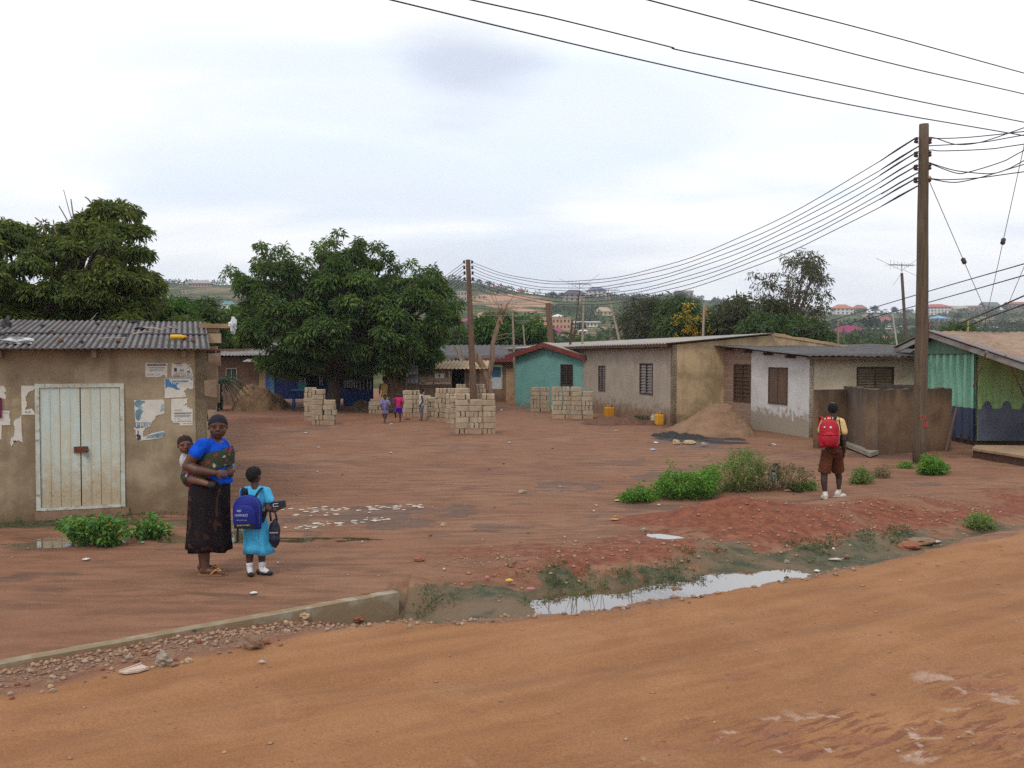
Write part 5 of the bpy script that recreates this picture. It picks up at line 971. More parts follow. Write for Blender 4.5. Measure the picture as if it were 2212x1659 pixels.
# motorcycle behind the earth heap
mt_ = thing('motorcycle', 'dark motorcycle with an orange and white tail parked behind the earth heap', 'motorcycle', P(474, 886), radians(100)); bm2 = mat('black_rubber', (.02, .02, .02), rough=.7)
for x_ in (-.62, .62): mb = MB(); mb.tube([(x_+.28*cos(a_), 0, .30+.28*sin(a_)) for a_ in np.linspace(0, 2*pi, 19)], .045, 6, cap=False); wh_ = mb.obj('wheel', bm2, mt_, local=True); mb = MB(); [mb.tube([(x_, 0, .30), (x_+.26*cos(a_), 0, .30+.26*sin(a_))], .006, 4) for a_ in np.linspace(0, 2*pi, 9)[:-1]]; mb.obj('spokes', metal_gy, wh_)
mb = MB(); mb.ell((.12, 0, .82), (.26, .14, .12)); mb.ell((-.05, 0, .45), (.22, .15, .18)); mb.tube([(.62, 0, .30), (.38, 0, .95)], .03); mb.tube([(-.62, 0, .3), (0, 0, .4), (.35, 0, .8)], .03); mb.obj('frame', mat('dark_bike_metal', (.03, .03, .035), rough=.4), mt_, local=True)
mb = MB(); mb.ell((-.35, 0, .84), (.32, .13, .06)); mb.obj('saddle', bm2, mt_, local=True); mb = MB(); mb.ell((-.70, 0, .62), (.10, .12, .10)); mb.obj('tail_light', mat('orange_lens', (.7, .12, .02)), mt_, local=True); mb = MB(); mb.box((-.72, 0, .78), (.05, .26, .09)); mb.obj('number_plate', plw, mt_, local=True)
mb = MB(); mb.tube([(.36, -.32, 1.06), (.40, 0, 1.0), (.36, .32, 1.06)], .015); mb.obj('handlebar', metal_gy, mt_, local=True); mb = MB(); mb.ell((.48, 0, .88), (.09, .1, .1)); mb.obj('headlight', metal_gy, mt_, local=True)

# ================================================================ POLES AND WIRES
def timber(name, c1, c2, z=1):
    m, t, b = newmat(name); z_, pos = worldz(t); mv = N(t, 'ShaderNodeMapping'); mv.inputs['Scale'].default_value = (9, 9, .5); L(t, pos, mv.inputs[0]); a_ = noise(t, mv.outputs[0], 3, 6, .6); f = noise(t, pos, 14, 5)
    c = mixc(t, ramp(t, a_, .35, .65), c1, c2); c = mixc(t, mathn(t, 'MULTIPLY', ramp(t, f, .5, .7), .5), c, tuple(v*.5 for v in c1)); L(t, c, b.inputs['Base Color']); b.inputs['Roughness'].default_value = .9; bump(t, b, a_, .6, .01); return m
tmb = timber('creosoted_timber', (.125, .086, .052), (.072, .048, .031)); porc = mat('brown_porcelain', (.045, .018, .022), rough=.35, bumps=0); cable = mat('cable', (.055, .04, .05), rough=.7, bumps=0); glint = mat('insulator_stub', (.5, .42, .3), rough=.4)
def pole(name, base, top, r0, r1, label, cat='pole', m=None, seg=16):
    t_ = thing(name, label, cat, base); mb = MB(); n = 12; pts_ = [Vector(base).lerp(Vector(top), i/n)+Vector((mnoise.noise(Vector((i*.4, base[0], 0)))*.01, 0, 0)) for i in range(n+1)]; pts_[0] = pts_[0]-ZV*.3
    mb.tube(pts_, [r0+(r1-r0)*i/n for i in range(n+1)], seg); o = mb.obj('shaft', m or tmb, t_, smooth=False); return t_
pb = P(1987, 1002); pt_ = at(1996, 268, d=pb.y-.1); npole = pole('electricity_pole', pb, pt_, .145, .093, 'thick near wooden electricity pole with eight brown insulators', 'electricity pole')
for o in [c_ for c_ in npole.children]: o.data.polygons.foreach_set('use_smooth', [len(p_.vertices) == 4 for p_ in o.data.polygons])
def poleat(py, t=None): f_ = (py-1002)/(268-1002); return Vector(pb).lerp(pt_, f_)
def insul(par, p, side, r=.045, arm=.07):
    q = Vector(p)+Vector((side*(.095+arm), -.02, 0)); mb = MB(); mb.tube([q-ZV*.055, q-ZV*.05, q-ZV*.018, q, q+ZV*.018, q+ZV*.05, q+ZV*.055], [.01, r*.9, r, r*.6, r, r*.9, .01], 10); o = mb.obj('insulator', porc, par, smooth=True)
    mb = MB(); mb.tube([Vector(p)+Vector((side*.06, 0, .06)), q+ZV*.06, q-ZV*.06, Vector(p)+Vector((side*.06, 0, -.06))], .007, 5); mb.obj('bracket', rust, o); return q
Ln = [insul(npole, poleat(y_), -1) for y_ in (303, 333, 361, 388)]; Rn = [insul(npole, poleat(y_), 1, arm=.015) for y_ in (305, 332, 360, 386)]
mb = MB(); q = poleat(386)+Vector((.10, -.06, .03)); mb.ell(q, (.035, .03, .035)); mb.obj('clamp', glint, npole)
dred = mat('red_paint_mark', (.45, .06, .05), rough=.8)
for k_, s2 in enumerate(('78', 'B')):
    f_ = poleat(0); 
text(npole, 'TB', Vector(poleat(905))+Vector((-.105, -.150, 0)), (1, 0, 0), ZV, .09, dred, 'painted_mark', width=.17, ext=.004); text(npole, '8', Vector(poleat(920))+Vector((-.0, -.152, 0)), (1, 0, 0), ZV, .12, dred, 'painted_mark', width=.085, ext=.004)
mb = MB(); pc = poleat(700); mb.tube([poleat(728)+Vector((.135, -.02, 0)), poleat(683)+Vector((.125, -.02, 0))], .014, 6); mb.obj('conduit', rust, npole)
fb = at(1024, 885, d=36); ft = at(1011, 561, d=36); fpole = pole('electricity_pole', fb, ft, .14, .085, 'distant leaning wooden electricity pole behind the block piles', 'electricity pole', timber('brown_timber', (.16, .09, .052), (.10, .056, .034)))
def fp(py): return fb.lerp(ft, (py-885)/(561-885))
for y_ in (566, 578, 590, 603):
    insul(fpole, fp(y_), 1, .05, .06); insul(fpole, fp(y_), -1, .05, .06)
ordn = ['topmost', 'second', 'third', 'fourth', 'fifth', 'sixth', 'seventh', 'lowest']
def wire(name, pts, r, label, grp, m=None, cat='wire', seg=5):
    mb = MB(); mb.tube(pts, r, seg); return tag(mb.obj(name, m or cable, loc=pts[0], smooth=True), label, cat, grp)
yn = [297, 316, 329, 343, 358, 372, 384, 400]; yfar = [566, 572.5, 579, 585.5, 592, 598, 604, 610]; sag = [1.66, 1.60, 1.62, 1.58, 1.60, 1.56, 1.58, 1.55]
for i in range(8):
    a_ = fp(yfar[i])+Vector((.14, -.02, 0)); b_ = poleat(yn[i])+Vector((-.12-.04*(i % 2 == 0), -.03, 0)); n = 40
    pts_ = [a_.lerp(b_, k/n)-ZV*sag[i]*4*(k/n)*(1-k/n)+ZV*.01*sin(k*.9+i) for k in range(n+1)]
    wire('power_line', pts_, .0095, ordn[i]+' of the eight wires strung between the two wooden poles', 'wires between the two poles')
    tgt = at(940-i*2, 602+i*7.5, d=47); a2 = fp(yfar[i])+Vector((-.14, -.02, 0)); pts_ = [a2.lerp(a2+(tgt-a2)*2.6, k/12)-ZV*.4*4*(k/12)*(1-k/12)*.5 for k in range(13)]
    wire('power_line', pts_, .011, ordn[i]+' of the eight wires running left from the distant pole', 'wires left of the distant pole')
    # twisted splice near the pole
    a3 = b_.lerp(pts_[0], 0)
    q0_, q1_ = b_, a_.lerp(b_, .955)-ZV*sag[i]*4*.955*.045
    wire('wire_splice', [q0_, q0_.lerp(q1_, .5)+ZV*.01, q1_], [.014, .018, .012], ordn[i]+' wire splice at the near pole', 'wire splices at the near pole', cat='wire splice')
def pxwire(pts, d0, d1, r, label, grp, name='power_line', ext=(0, 0), m=None):
    W_ = []; n = len(pts); tot = [0]
    for i in range(1, n): tot.append(tot[-1]+abs(pts[i][0]-pts[i-1][0])+abs(pts[i][1]-pts[i-1][1]))
    W_ = [at(x_, y_, d=d0+(d1-d0)*tot[i]/tot[-1]) for i, (x_, y_) in enumerate(pts)]
    if ext[0]: W_ = [W_[0]+(W_[0]-W_[1]).normalized()*ext[0]]+W_
    if ext[1]: W_ = W_+[W_[-1]+(W_[-1]-W_[-2]).normalized()*ext[1]]
    out_ = []
    for i in range(len(W_)-1):      # Catmull-Rom
        p0, p1, p2, p3 = W_[max(i-1, 0)], W_[i], W_[i+1], W_[min(i+2, len(W_)-1)]
        for k in range(6): t_ = k/6; out_.append(.5*((2*p1)+(-p0+p2)*t_+(2*p0-5*p1+4*p2-p3)*t_*t_+(-p0+3*p1-3*p2+p3)*t_**3))
    out_.append(W_[-1]); return wire(name, out_, r, label, grp, m)
for i, (pts, lb) in enumerate((([(845, 0), (1100, 62), (1400, 133), (1700, 199), (1950, 248), (2212, 293)], 'lowest, longest'), ([(1018, 0), (1200, 40), (1430, 97), (1456, 104), (1474, 110), (1700, 158), (2000, 222), (2212, 264)], 'second from below, kinked,'), ([(1400, 0), (1700, 79), (1950, 143), (2212, 203)], 'third from below,'), ([(1620, 0), (1900, 72), (2212, 158)], 'uppermost, shortest'))):
    pxwire(pts, 13.6+i*.6, 21+i*.5, .0125, lb+' of four thick cables crossing the upper right sky', 'cables across the upper sky', ext=(12, 20))
RW = [[(2001, 297), (2030, 299), (2087, 297), (2161, 290), (2212, 284)], [(2001, 297), (2020, 298), (2062, 311.5), (2105, 310), (2149, 298), (2212, 276)], [(1999, 315.4), (2062, 312), (2124, 307), (2212, 291.7)], [(2000, 327), (2012, 324), (2037, 326), (2136, 322), (2212, 311.5)],
      [(2001, 349), (2050, 365), (2087, 371.5), (2142, 375), (2180, 364), (2212, 347)], [(2001, 350), (2062, 373), (2093, 371.5), (2167, 348.6), (2212, 325)], [(2003, 384), (2037, 388), (2111, 384.5), (2212, 371)], [(2003, 385), (2056, 394), (2099, 388), (2149, 374.6), (2212, 355)]]
for i, pts in enumerate(RW): pxwire(pts, 19.4, 17.5, .0105, ordn[i]+' of the eight slack wires right of the near pole', 'slack wires right of the near pole', ext=(0, 3))
for i, pts in enumerate(([(1780, 697), (2000, 631), (2212, 570)], [(1800, 708), (2010, 652), (2212, 595)], [(2010, 723), (2100, 688), (2212, 639)], [(2050, 722), (2130, 688), (2212, 658)])):
    pxwire(pts, 34 if i < 2 else 28, 20, .014 if i < 2 else .018, ('upper', 'lower', 'upper dark', 'lower dark')[i]+(' service cable sloping behind the near pole' if i < 2 else ' cable sloping over the kiosk roof'), 'service cables at the right', ext=(3, 8))
gw = mat('galvanised_wire', (.22, .21, .22), rough=.5, bumps=0)
def guy(pts, ins, d0, d1, label, ext):
    g_ = thing('guy_wire', label, 'guy wire', at(pts[-1][0], pts[-1][1], d=d1)); a_, b_ = at(*pts[0], d=d0), at(*pts[-1], d=d1); dr = (b_-a_).normalized(); MB().tube([a_-dr*(0 if ext == 0 else 3), b_+dr*3.2], .008, 5).obj('wire', gw, g_)
    if ins: f_ = (ins[1]-pts[0][1])/(pts[-1][1]-pts[0][1]); c_ = a_.lerp(b_, f_); mb = MB(); mb.tube([c_-dr*.085, c_-dr*.08, c_-dr*.02, c_+dr*.02, c_+dr*.08, c_+dr*.085], [.02, .058, .05, .05, .058, .02], 10); mb.obj('strain_insulator', porc, g_)
guy([(2008, 393), (2121, 654)], (2075, 548), 19.4, 25, 'guy wire with a brown insulator slanting down right from the near pole', 0); guy([(2209, 329), (2139, 648)], (2176, 498), 19, 25.5, 'steep guy wire with a brown insulator at the right edge', 1); guy([(2212, 577), (2182, 648)], None, 24, 26, 'short thin guy wire at the far right edge', 1)
# slim posts and aerials on the roofs
def slim(px0, py0, px1, py1, d, r, label, m, name='wooden_post', cat='post', aerial=None):
    a_, b_ = at(px1, py1, d=d), at(px0, py0, d=d); base = Vector((a_.x, a_.y, 0)); t_ = thing(name, label, cat, base); dr = (b_-a_); low = a_+dr*((-.0-a_.z)/dr.z) if abs(dr.z) > .1 else a_
    mb = MB(); mb.tube([low-ZV*.1, low.lerp(b_, .5)+Vector((.01, 0, 0)), b_], [r, r*.95, r*.8], 8); mb.obj('shaft', m, t_)
    if aerial:
        mb = MB(); q = b_; sc = aerial; mb.tube([q, q+ZV*.35*sc], .012*sc, 5); mb.tube([q+Vector((-.55, -.2, .3))*sc, q+Vector((.55, .2, .3))*sc], .008*sc, 4)
        for i in range(7): c_ = q+Vector((-.5+i*.16, -.18+i*.06, .3))*sc; hh = (.34-.03*i)*sc; mb.tube([c_+Vector((-.12, .3, 0))*sc*.9, c_-Vector((-.12, .3, 0))*sc*.9], .006*sc, 4); mb.tube([c_-ZV*hh*.5, c_+ZV*hh*.5], .006*sc, 4)
        mb.tube([q+ZV*.1*sc, q+Vector((-.95, 0, .55))*sc], .007*sc, 4); mb.tube([q+ZV*.1*sc, q+Vector((.9, 0, .75))*sc], .007*sc, 4); mb.tube([q+ZV*.15*sc, q+Vector((.85, .1, -.2))*sc], .006*sc, 4); mb.tube([q, q+Vector((-.32, 0, -.45))*sc], .006*sc, 4)
        mb.obj('aerial', metal_gy, t_)
bam = mat('pale_bamboo', (.34, .27, .20), (.26, .20, .14), scale=3, stretch=(1, 1, 3)); ruw = mat('red_brown_post', (.17, .10, .065), (.12, .07, .045), scale=4, stretch=(2, 2, .4))
slim(1107, 673, 1111, 790, 44, .055, 'pale bamboo mast with a small aerial left of the turquoise house', bam, aerial=.5, cat='mast', name='aerial_mast')
slim(1130, 702, 1133, 742, 50, .05, 'short pale mast with an aerial behind the dark roof', bam, aerial=.8, cat='mast', name='aerial_mast')
slim(1184, 655, 1190, 742, 48, .17, 'thick square brown concrete post rising behind the turquoise house', ruw)
slim(1236, 692, 1230, 760, 43, .06, 'dark rod leaning on the roof of the grey house', wood_dk); slim(1252, 628, 1238, 740, 60, .045, 'thin mast with a large aerial above the grey house roof', wood_dk, aerial=1.4, cat='mast', name='aerial_mast')
slim(1261, 640, 1257, 758, 42, .055, 'straight pale bamboo mast in front of the grey house roof', bam); slim(1315, 640, 1338, 738, 46, .06, 'leaning pale bamboo mast with an aerial above the grey house roof', bam, aerial=1.0, cat='mast', name='aerial_mast')
slim(1521, 655, 1518, 735, 40, .055, 'pale bamboo mast among the yellow flowering trees', bam); slim(1948, 590, 1957, 742, 33, .065, 'dark mast with a wide television aerial left of the near pole', timber('grey_timber', (.13, .10, .08), (.08, .06, .05)), aerial=.95, cat='mast', name='aerial_mast')
slim(1810, 690, 1810, 744, 45, .05, 'pale post standing before the magenta roof', bam); slim(1928, 678, 1937, 744, 42, .045, 'leaning whitish post right of the aerial mast foot', mat('whitish_post', (.45, .44, .42)))
slim(2092, 690, 2090, 730, 42, .05, 'yellowish post behind the kiosk roof', mat('yellow_post', (.42, .30, .12)))
slim(2066, 880, 2040, 978, 22, .03, 'thin blue and rust stick leaning at the corner of the kiosk', mat('rust_stick', (.18, .10, .09)))
# four wires behind the neem tree
for i in range(4):
    a_ = at(1186, 657+i*8, d=48); pts = [a_.lerp(at(300, 628+i*9.0, d=62), k/10)-ZV*.25*4*k/10*(1-k/10) for k in range(11)]
    wire('power_line', pts, .016, ('highest', 'second', 'third', 'lowest')[i]+' of four level wires running left from the thick square post', 'level wires behind the neem tree', m=mat('pale_cable', (.24, .22, .20), bumps=0))
# leaning dead tree
dt = thing('dead_tree', 'leafless pollarded dead tree with pale patchy bark behind the block piles', 'tree', at(1062, 882, d=37.5)); D_ = 37.5
bk_ = timber('patchy_bark', (.30, .20, .125), (.17, .105, .065))
def br_(pts, rs): mb = MB(); mb.tube([at(x_, y_, d=D_+dz) for x_, y_, dz in pts], rs, 9); return mb
mb = br_([(1064, 884, 0), (1060, 860, 0), (1053, 822, 0), (1047, 800, 0), (1040, 785, 0), (1034, 768, 0), (1030, 762, 0)], [.17, .14, .13, .14, .11, .08, .06]); mb.obj('trunk', bk_, dt)
br_([(1054, 818, 0), (1063, 780, -.1), (1064, 745, -.1), (1072, 715, -.1), (1080, 690, -.1), (1084, 678, -.1)], [.11, .10, .09, .10, .08, .04]).obj('limb', bk_, dt)
br_([(1045, 795, 0), (1036, 785, .1), (1022, 770, .1), (1013, 760, .2)], [.10, .08, .07, .05]).obj('limb', bk_, dt)
br_([(1078, 700, -.1), (1082, 690, -.3), (1085, 700, -.3)], [.07, .05, .03]).obj('limb', bk_, dt)
mb = MB(); rr = random.Random(3)
for i in range(26):
    x_, y_ = rr.uniform(1076, 1086), rr.uniform(672, 700); a_ = at(x_, y_, d=D_-.1); e = a_+Vector((rr.uniform(-.8, .8), rr.uniform(-.5, .5), rr.uniform(.1, .9))); mb.tube([a_, a_.lerp(e, .5)+Vector((rr.uniform(-.1, .1), 0, 0)), e], [.014, .010, .005], 4)
for y_ in (727, 735): a_ = at(1070, y_, d=D_-.1); mb.tube([a_, a_+Vector((.5, -.2, .12)), a_+Vector((.9, -.1, .05))], [.02, .012, .006], 4)
mb.obj('twigs', bk_, dt)
# ================================================================ FOLIAGE
def leafcloud(name, cent, m, n, ls, lw, droop, rad, parent=None, loc=None, young=.12, seed=0, tuft=True, flower=None, curl=.35):
    """cent: (k,3) tuft centres. each tuft gets n leaves spraying out and drooping; one folded blade per leaf"""
    g = np.random.default_rng(seed+5); k = len(cent); c = np.repeat(cent, n, 0); N_ = len(c)
    th = g.random(N_)*2*pi; el = g.normal(.15, .55, N_); r0 = rad*(.15+.85*g.random(N_)**.7)
    d = np.stack([np.cos(th)*np.cos(el), np.sin(th)*np.cos(el), np.sin(el)], -1); base = c+d*r0[:, None]*np.array([1, 1, .8]); base[:, 2] -= droop*rad*(r0/rad)**2
    dr = d+np.stack([g.normal(0, .35, N_), g.normal(0, .35, N_), -droop*(.6+.8*g.random(N_))], -1); dr /= np.linalg.norm(dr, axis=1)[:, None]
    sd = np.cross(dr, np.stack([g.normal(0, .6, N_), g.normal(0, .6, N_), np.ones(N_)], -1)); sd /= np.linalg.norm(sd, axis=1)[:, None]; nn = np.cross(sd, dr)
    L_ = ls*(.65+.7*g.random(N_))[:, None]; W_ = lw*(.7+.6*g.random(N_))[:, None]
    v0 = base; v1 = base+dr*L_*.5+sd*W_*.5+nn*W_*curl; v2 = base+dr*L_-nn*L_*.12; v3 = base+dr*L_*.5-sd*W_*.5+nn*W_*curl
    V = np.stack([v0, v1, v2, v3], 1).reshape(-1, 3); i4 = np.arange(N_)*4; F_ = np.concatenate([np.stack([i4, i4+1, i4+2], -1), np.stack([i4, i4+2, i4+3], -1)])
    tt = np.repeat(g.random((k+9)//10), 10)[:k]*.75+g.random(k)*.25; yy = (g.random(k) < young)*(.35+.65*g.random(k)); t_ = np.repeat(tt, n)*.7+g.random(N_)*.3; y_ = np.clip(np.repeat(yy, n)*(.5+.5*g.random(N_))+(g.random(N_) < .04)*.5, 0, 1)
    T = np.repeat(np.stack([t_, y_, 0*t_, 1+0*t_], -1), 4, 0)
    return npmesh(name, V, F_, m, T, parent=parent, loc=loc)
def inpoly(x, y, poly):
    n = len(poly); r = np.zeros(x.shape, bool); md = np.full(x.shape, 1e9)
    for i in range(n):
        x0, y0 = poly[i]; x1, y1 = poly[(i+1) % n]; c = ((y0 > y) != (y1 > y)) & (x < (x1-x0)*(y-y0)/((y1-y0) or 1e-9)+x0); r ^= c
        L2 = (x1-x0)**2+(y1-y0)**2; t = np.clip(((x-x0)*(x1-x0)+(y-y0)*(y1-y0))/L2, 0, 1); md = np.minimum(md, np.hypot(x-x0-t*(x1-x0), y-y0-t*(y1-y0)))
    return r, md
def crownpts(poly, d, thick, n, seed, shell=.5, flatb=False):
    """points through a volume whose outline from here is poly; real depth up to +-thick"""
    g = np.random.default_rng(seed); xs = [p[0] for p in poly]; ys = [p[1] for p in poly]; o = []
    x = g.uniform(min(xs), max(xs), n*6); y = g.uniform(min(ys), max(ys), n*6); r, md = inpoly(x, y, poly); x, y, md = x[r][:n], y[r][:n], md[r][:n]
    e = md/max(md.max(), 1); T = thick*np.sqrt(np.clip(1-(1-e)**2, 0, 1)); u = np.sign(g.random(len(x))-.6)*g.random(len(x))**shell
    dd = d+T*u
    return np.array([tuple(at(a, b, d=c)) for a, b, c in zip(x, y, dd)])
def clumped(poly, d, thick, nclump, per, cr, seed, shell=.4):
    c = crownpts(poly, d, thick, nclump, seed, shell); g = np.random.default_rng(seed+1)
    p = np.repeat(c, per, 0); q = g.normal(0, 1, p.shape); q /= np.linalg.norm(q, axis=1)[:, None]; q[:, 2] = np.abs(q[:, 2])*.9-.25
    return p+q*cr*(.5+.5*g.random(len(p)))[:, None], c
bark = timber('dark_bark', (.085, .06, .045), (.05, .036, .028))
def limbs(parent, base, cents, k, r0, seed, m=None, fork=.35, top=None):
    """trunk with limbs reaching k of the foliage clumps"""
    g = random.Random(seed); base = Vector(base); cents = [Vector(c) for c in cents]; mean = sum(cents, Vector())/len(cents); f_ = base.lerp(mean, fork); f_.x = base.x*.6+f_.x*.4
    mb = MB(); mb.tube([base-ZV*.2, base+ZV*.15, base.lerp(f_, .5)+Vector((g.uniform(-.1, .1), 0, 0)), f_], [r0*1.5, r0*1.15, r0, r0*.85], 10); mb.obj('trunk', m or bark, parent, smooth=True)
    mb = MB()
    for c in g.sample(cents, min(k, len(cents))):
        a_ = f_.lerp(base, g.uniform(0, .25)); mid_ = a_.lerp(c, .5)+Vector((g.uniform(-.3, .3), g.uniform(-.3, .3), g.uniform(-.1, .5)))
        mb.tube([a_, a_.lerp(mid_, .55)+Vector((g.uniform(-.15, .15), 0, .1)), mid_, mid_.lerp(c, .6)+Vector((g.uniform(-.15, .15), 0, 0)), c], [r0*.5, r0*.36, r0*.24, r0*.13, .012], 6)
    mb.obj('limbs', m or bark, parent, smooth=True)
neem = leafmat('neem_leaf', (.022, .058, .015), (.085, .165, .034), (.20, .28, .045))
neem2 = leafmat('neem_leaf_olive', (.028, .054, .014), (.120, .165, .034), (.23, .26, .050))
# ---- large neem tree in the middle
poly = [(528, 640), (522, 600), (530, 600), (545, 590), (560, 560), (580, 550), (598, 570), (612, 560), (632, 580), (650, 625), (672, 632), (684, 600), (695, 560), (712, 545), (730, 545), (752, 550), (770, 540), (790, 550), (806, 560), (822, 592), (842, 600), (860, 620), (880, 600), (905, 592), (925, 595), (940, 605), (948, 620), (966, 648), (970, 690), (960, 720), (950, 760), (930, 785), (910, 800), (890, 800), (850, 808), (800, 798), (760, 806), (700, 800), (650, 806), (600, 800), (560, 795), (535, 770), (532, 740), (522, 715), (522, 680)]
nt_ = thing('neem_tree', 'large dark green neem tree spreading over the blue kiosk', 'tree', at(717, 890, d=38.5))
pts, cc = clumped(poly, 38.5, 3.6, 250, 10, .36, 21)
tips = []
for (x_, y_, n) in ((498, 580, 3), (515, 590, 3), (530, 600, 2), (563, 522, 4), (575, 540, 3), (608, 532, 4), (622, 545, 3), (635, 560, 2), (662, 560, 3), (660, 575, 3), (690, 532, 4), (700, 545, 3), (716, 518, 4), (735, 505, 2), (772, 512, 4), (780, 530, 3), (806, 530, 4), (832, 552, 3), (835, 545, 2), (856, 568, 3), (888, 566, 2), (905, 590, 3), (934, 575, 4), (940, 590, 3), (912, 585, 3), (972, 640, 3), (985, 655, 3), (965, 650, 3), (560, 555, 3), (850, 590, 3), (745, 560, 4), (725, 575, 4), (690, 590, 4), (640, 600, 4), (770, 575, 4)):
    for _ in range(n): tips.append(tuple(at(x_+random.gauss(0, 6), y_+random.gauss(4, 6), d=38.5+random.uniform(-1.6, 1.6))))
tips = np.array(tips)
leafcloud('crown', np.concatenate([pts, tips]), neem, 42, .20, .062, .75, .26, parent=nt_, young=.16, seed=1); limbs(nt_, at(717, 890, d=38.5), [tuple(c) for c in np.concatenate([cc[:60], tips[::2]])], 75, .28, 2)
# ---- big tree behind the shed
poly = [(-260, 520), (-120, 480), (-30, 470), (10, 480), (45, 495), (75, 488), (100, 505), (140, 498), (165, 480), (190, 470), (205, 445), (232, 440), (250, 440), (266, 450), (282, 455), (298, 470), (302, 500), (310, 520), (312, 560), (335, 590), (345, 640), (352, 668), (350, 760), (200, 790), (0, 790), (-260, 780)]
t2 = thing('neem_tree', 'huge dense green tree filling the left edge behind the shed roof', 'tree', at(60, 990, d=21.5))
pts, cc = clumped(poly, 21.5, 3.0, 270, 10, .22, 31); tips = []
for (x_, y_, n) in ((8, 478, 5), (20, 490, 4), (60, 485, 3), (100, 488, 4), (170, 470, 4), (183, 462, 3), (215, 435, 3), (222, 450, 4), (248, 442, 4), (262, 446, 4), (286, 462, 4), (300, 485, 4), (295, 500, 3), (280, 490, 3), (325, 585, 3), (340, 630, 3), (312, 545, 3), (345, 655, 3), (240, 470, 4)):
    for _ in range(n): tips.append(tuple(at(x_+random.gauss(0, 5), y_+random.gauss(3, 5), d=21.5+random.uniform(-1.2, 1.2))))
tips = np.array(tips); leafcloud('crown', np.concatenate([pts, tips]), neem2, 42, .125, .042, .7, .17, parent=t2, young=.22, seed=2); limbs(t2, at(60, 990, d=21.5), [tuple(c) for c in np.concatenate([cc[:50], tips[::2]])], 60, .25, 3)
mb = MB(); dtw = mat('dead_twig', (.26, .20, .16), bumps=0)
for pth in ([(256, 590+130), (250, 560), (248, 510), (238, 478), (226, 455), (208, 410)], [(248, 505), (232, 492), (215, 470), (193, 445)], [(246, 500), (244, 480), (236, 450), (232, 430)], [(262, 500), (250, 500), (250, 480)], [(300, 440), (288, 430), (278, 425)], [(130, 530), (125, 510), (118, 495), (115, 475)], [(100, 505), (88, 480), (76, 470)]):
    mb.tube([at(x_*.66 if x_ > 150 else x_, y_, d=21) for x_, y_ in pth], [.02-.0025*i for i in range(len(pth))], 5)
mb.obj('dead_branches', dtw, t2)
# ---- trees left of the neem, behind the shed roof's right end
def tree(name, label, poly, d, thick, nc, per, cr, lm, n, ls, lw, base, seed, droop=.6, rad=None, young=.15, k=20, r0=.12, grp=None, cat='tree', limb=True, m=None, shell=.4):
    t_ = thing(name, label, cat, at(base[0], base[1], d=d) if len(base) == 2 else base, group=grp); pts, cc = clumped(poly, d, thick, nc, per, cr, seed, shell)
    leafcloud('crown' if cat == 'tree' else 'foliage', pts, lm, n, ls, lw, droop, rad or ls*1.2, parent=t_, young=young, seed=seed)
    if limb: limbs(t_, t_.location, [tuple(c) for c in cc], k, r0, seed, m=m)
    return t_
bright = leafmat('bright_leaf', (.030, .085, .015), (.065, .150, .028), (.15, .23, .03)); mid_l = leafmat('mid_leaf', (.030, .065, .020), (.060, .110, .032), (.13, .18, .04)); dull = leafmat('dull_leaf', (.050, .055, .030), (.090, .095, .050), (.13, .15, .05)); brn = leafmat('brownish_leaf', (.085, .062, .045), (.13, .10, .07), (.12, .14, .05))
tree('bushy_tree', 'bright green bushy tree just right of the huge left tree', [(330, 690), (345, 655), (365, 640), (380, 637), (392, 650), (398, 668), (405, 690), (400, 720), (340, 720)], 27, 1.2, 36, 7, .25, bright, 26, .20, .06, (370, 940), 41)
tree('bushy_tree', 'green pointed tree showing over the shed roof before the teal roofed house', [(425, 700), (432, 668), (445, 650), (455, 655), (465, 672), (480, 690), (478, 730), (400, 730), (398, 695)], 30, 1.2, 36, 7, .25, mid_l, 26, .20, .06, (450, 920), 42)
tree('bushy_tree', 'dark green tree squeezed between the shed end and the neem tree', [(470, 680), (490, 665), (520, 690), (545, 740), (545, 800), (500, 790), (470, 770), (462, 730)], 46, 2, 50, 7, .5, neem, 26, .32, .08, (500, 870), 43)
tree('bushy_tree', 'olive bush top behind the middle of the shed roof end', [(375, 700), (395, 692), (420, 690), (440, 705), (440, 735), (370, 735)], 25, .9, 20, 7, .22, neem2, 24, .16, .05, (405, 950), 44)
# banana plant
bn_ = thing('banana_plant', 'banana plant with broad yellow green leaves behind the brick house roof', 'plant', at(505, 872, d=44)); lmat = mat('banana_leaf', (.22, .34, .08), (.14, .26, .06), scale=3, rough=.5)
for i, (x0, y0, x1, y1, w_) in enumerate(((508, 748, 488, 725, 7), (510, 746, 512, 722, 7), (508, 748, 530, 730, 7), (530, 742, 548, 722, 6), (505, 745, 495, 742, 6), (512, 748, 540, 740, 7))):
    a_, b_ = at(x0, y0, d=44), at(x1, y1, d=43.4); mb = MB(); n = 8; dr = b_-a_; sd = dr.cross(Vector((0, 1, 0))).normalized()*w_*44/F; ring = [(a_.lerp(b_, k/n)+ZV*.25*sin(pi*k/n), sd*sin(pi*min(.97, k/n+.06))) for k in range(n+1)]
    mb.loft([[p-s_ for p, s_ in ring], [p+ZV*.05 for p, s_ in ring], [p+s_ for p, s_ in ring]], closed=False, cap=False); mb.obj('leaf', lmat, bn_, smooth=True)
mb = MB(); mb.tube([at(505, 872, d=44), at(508, 745, d=44)], [.12, .07], 8); mb.obj('stem', mat('banana_stem', (.16, .18, .08)), bn_)
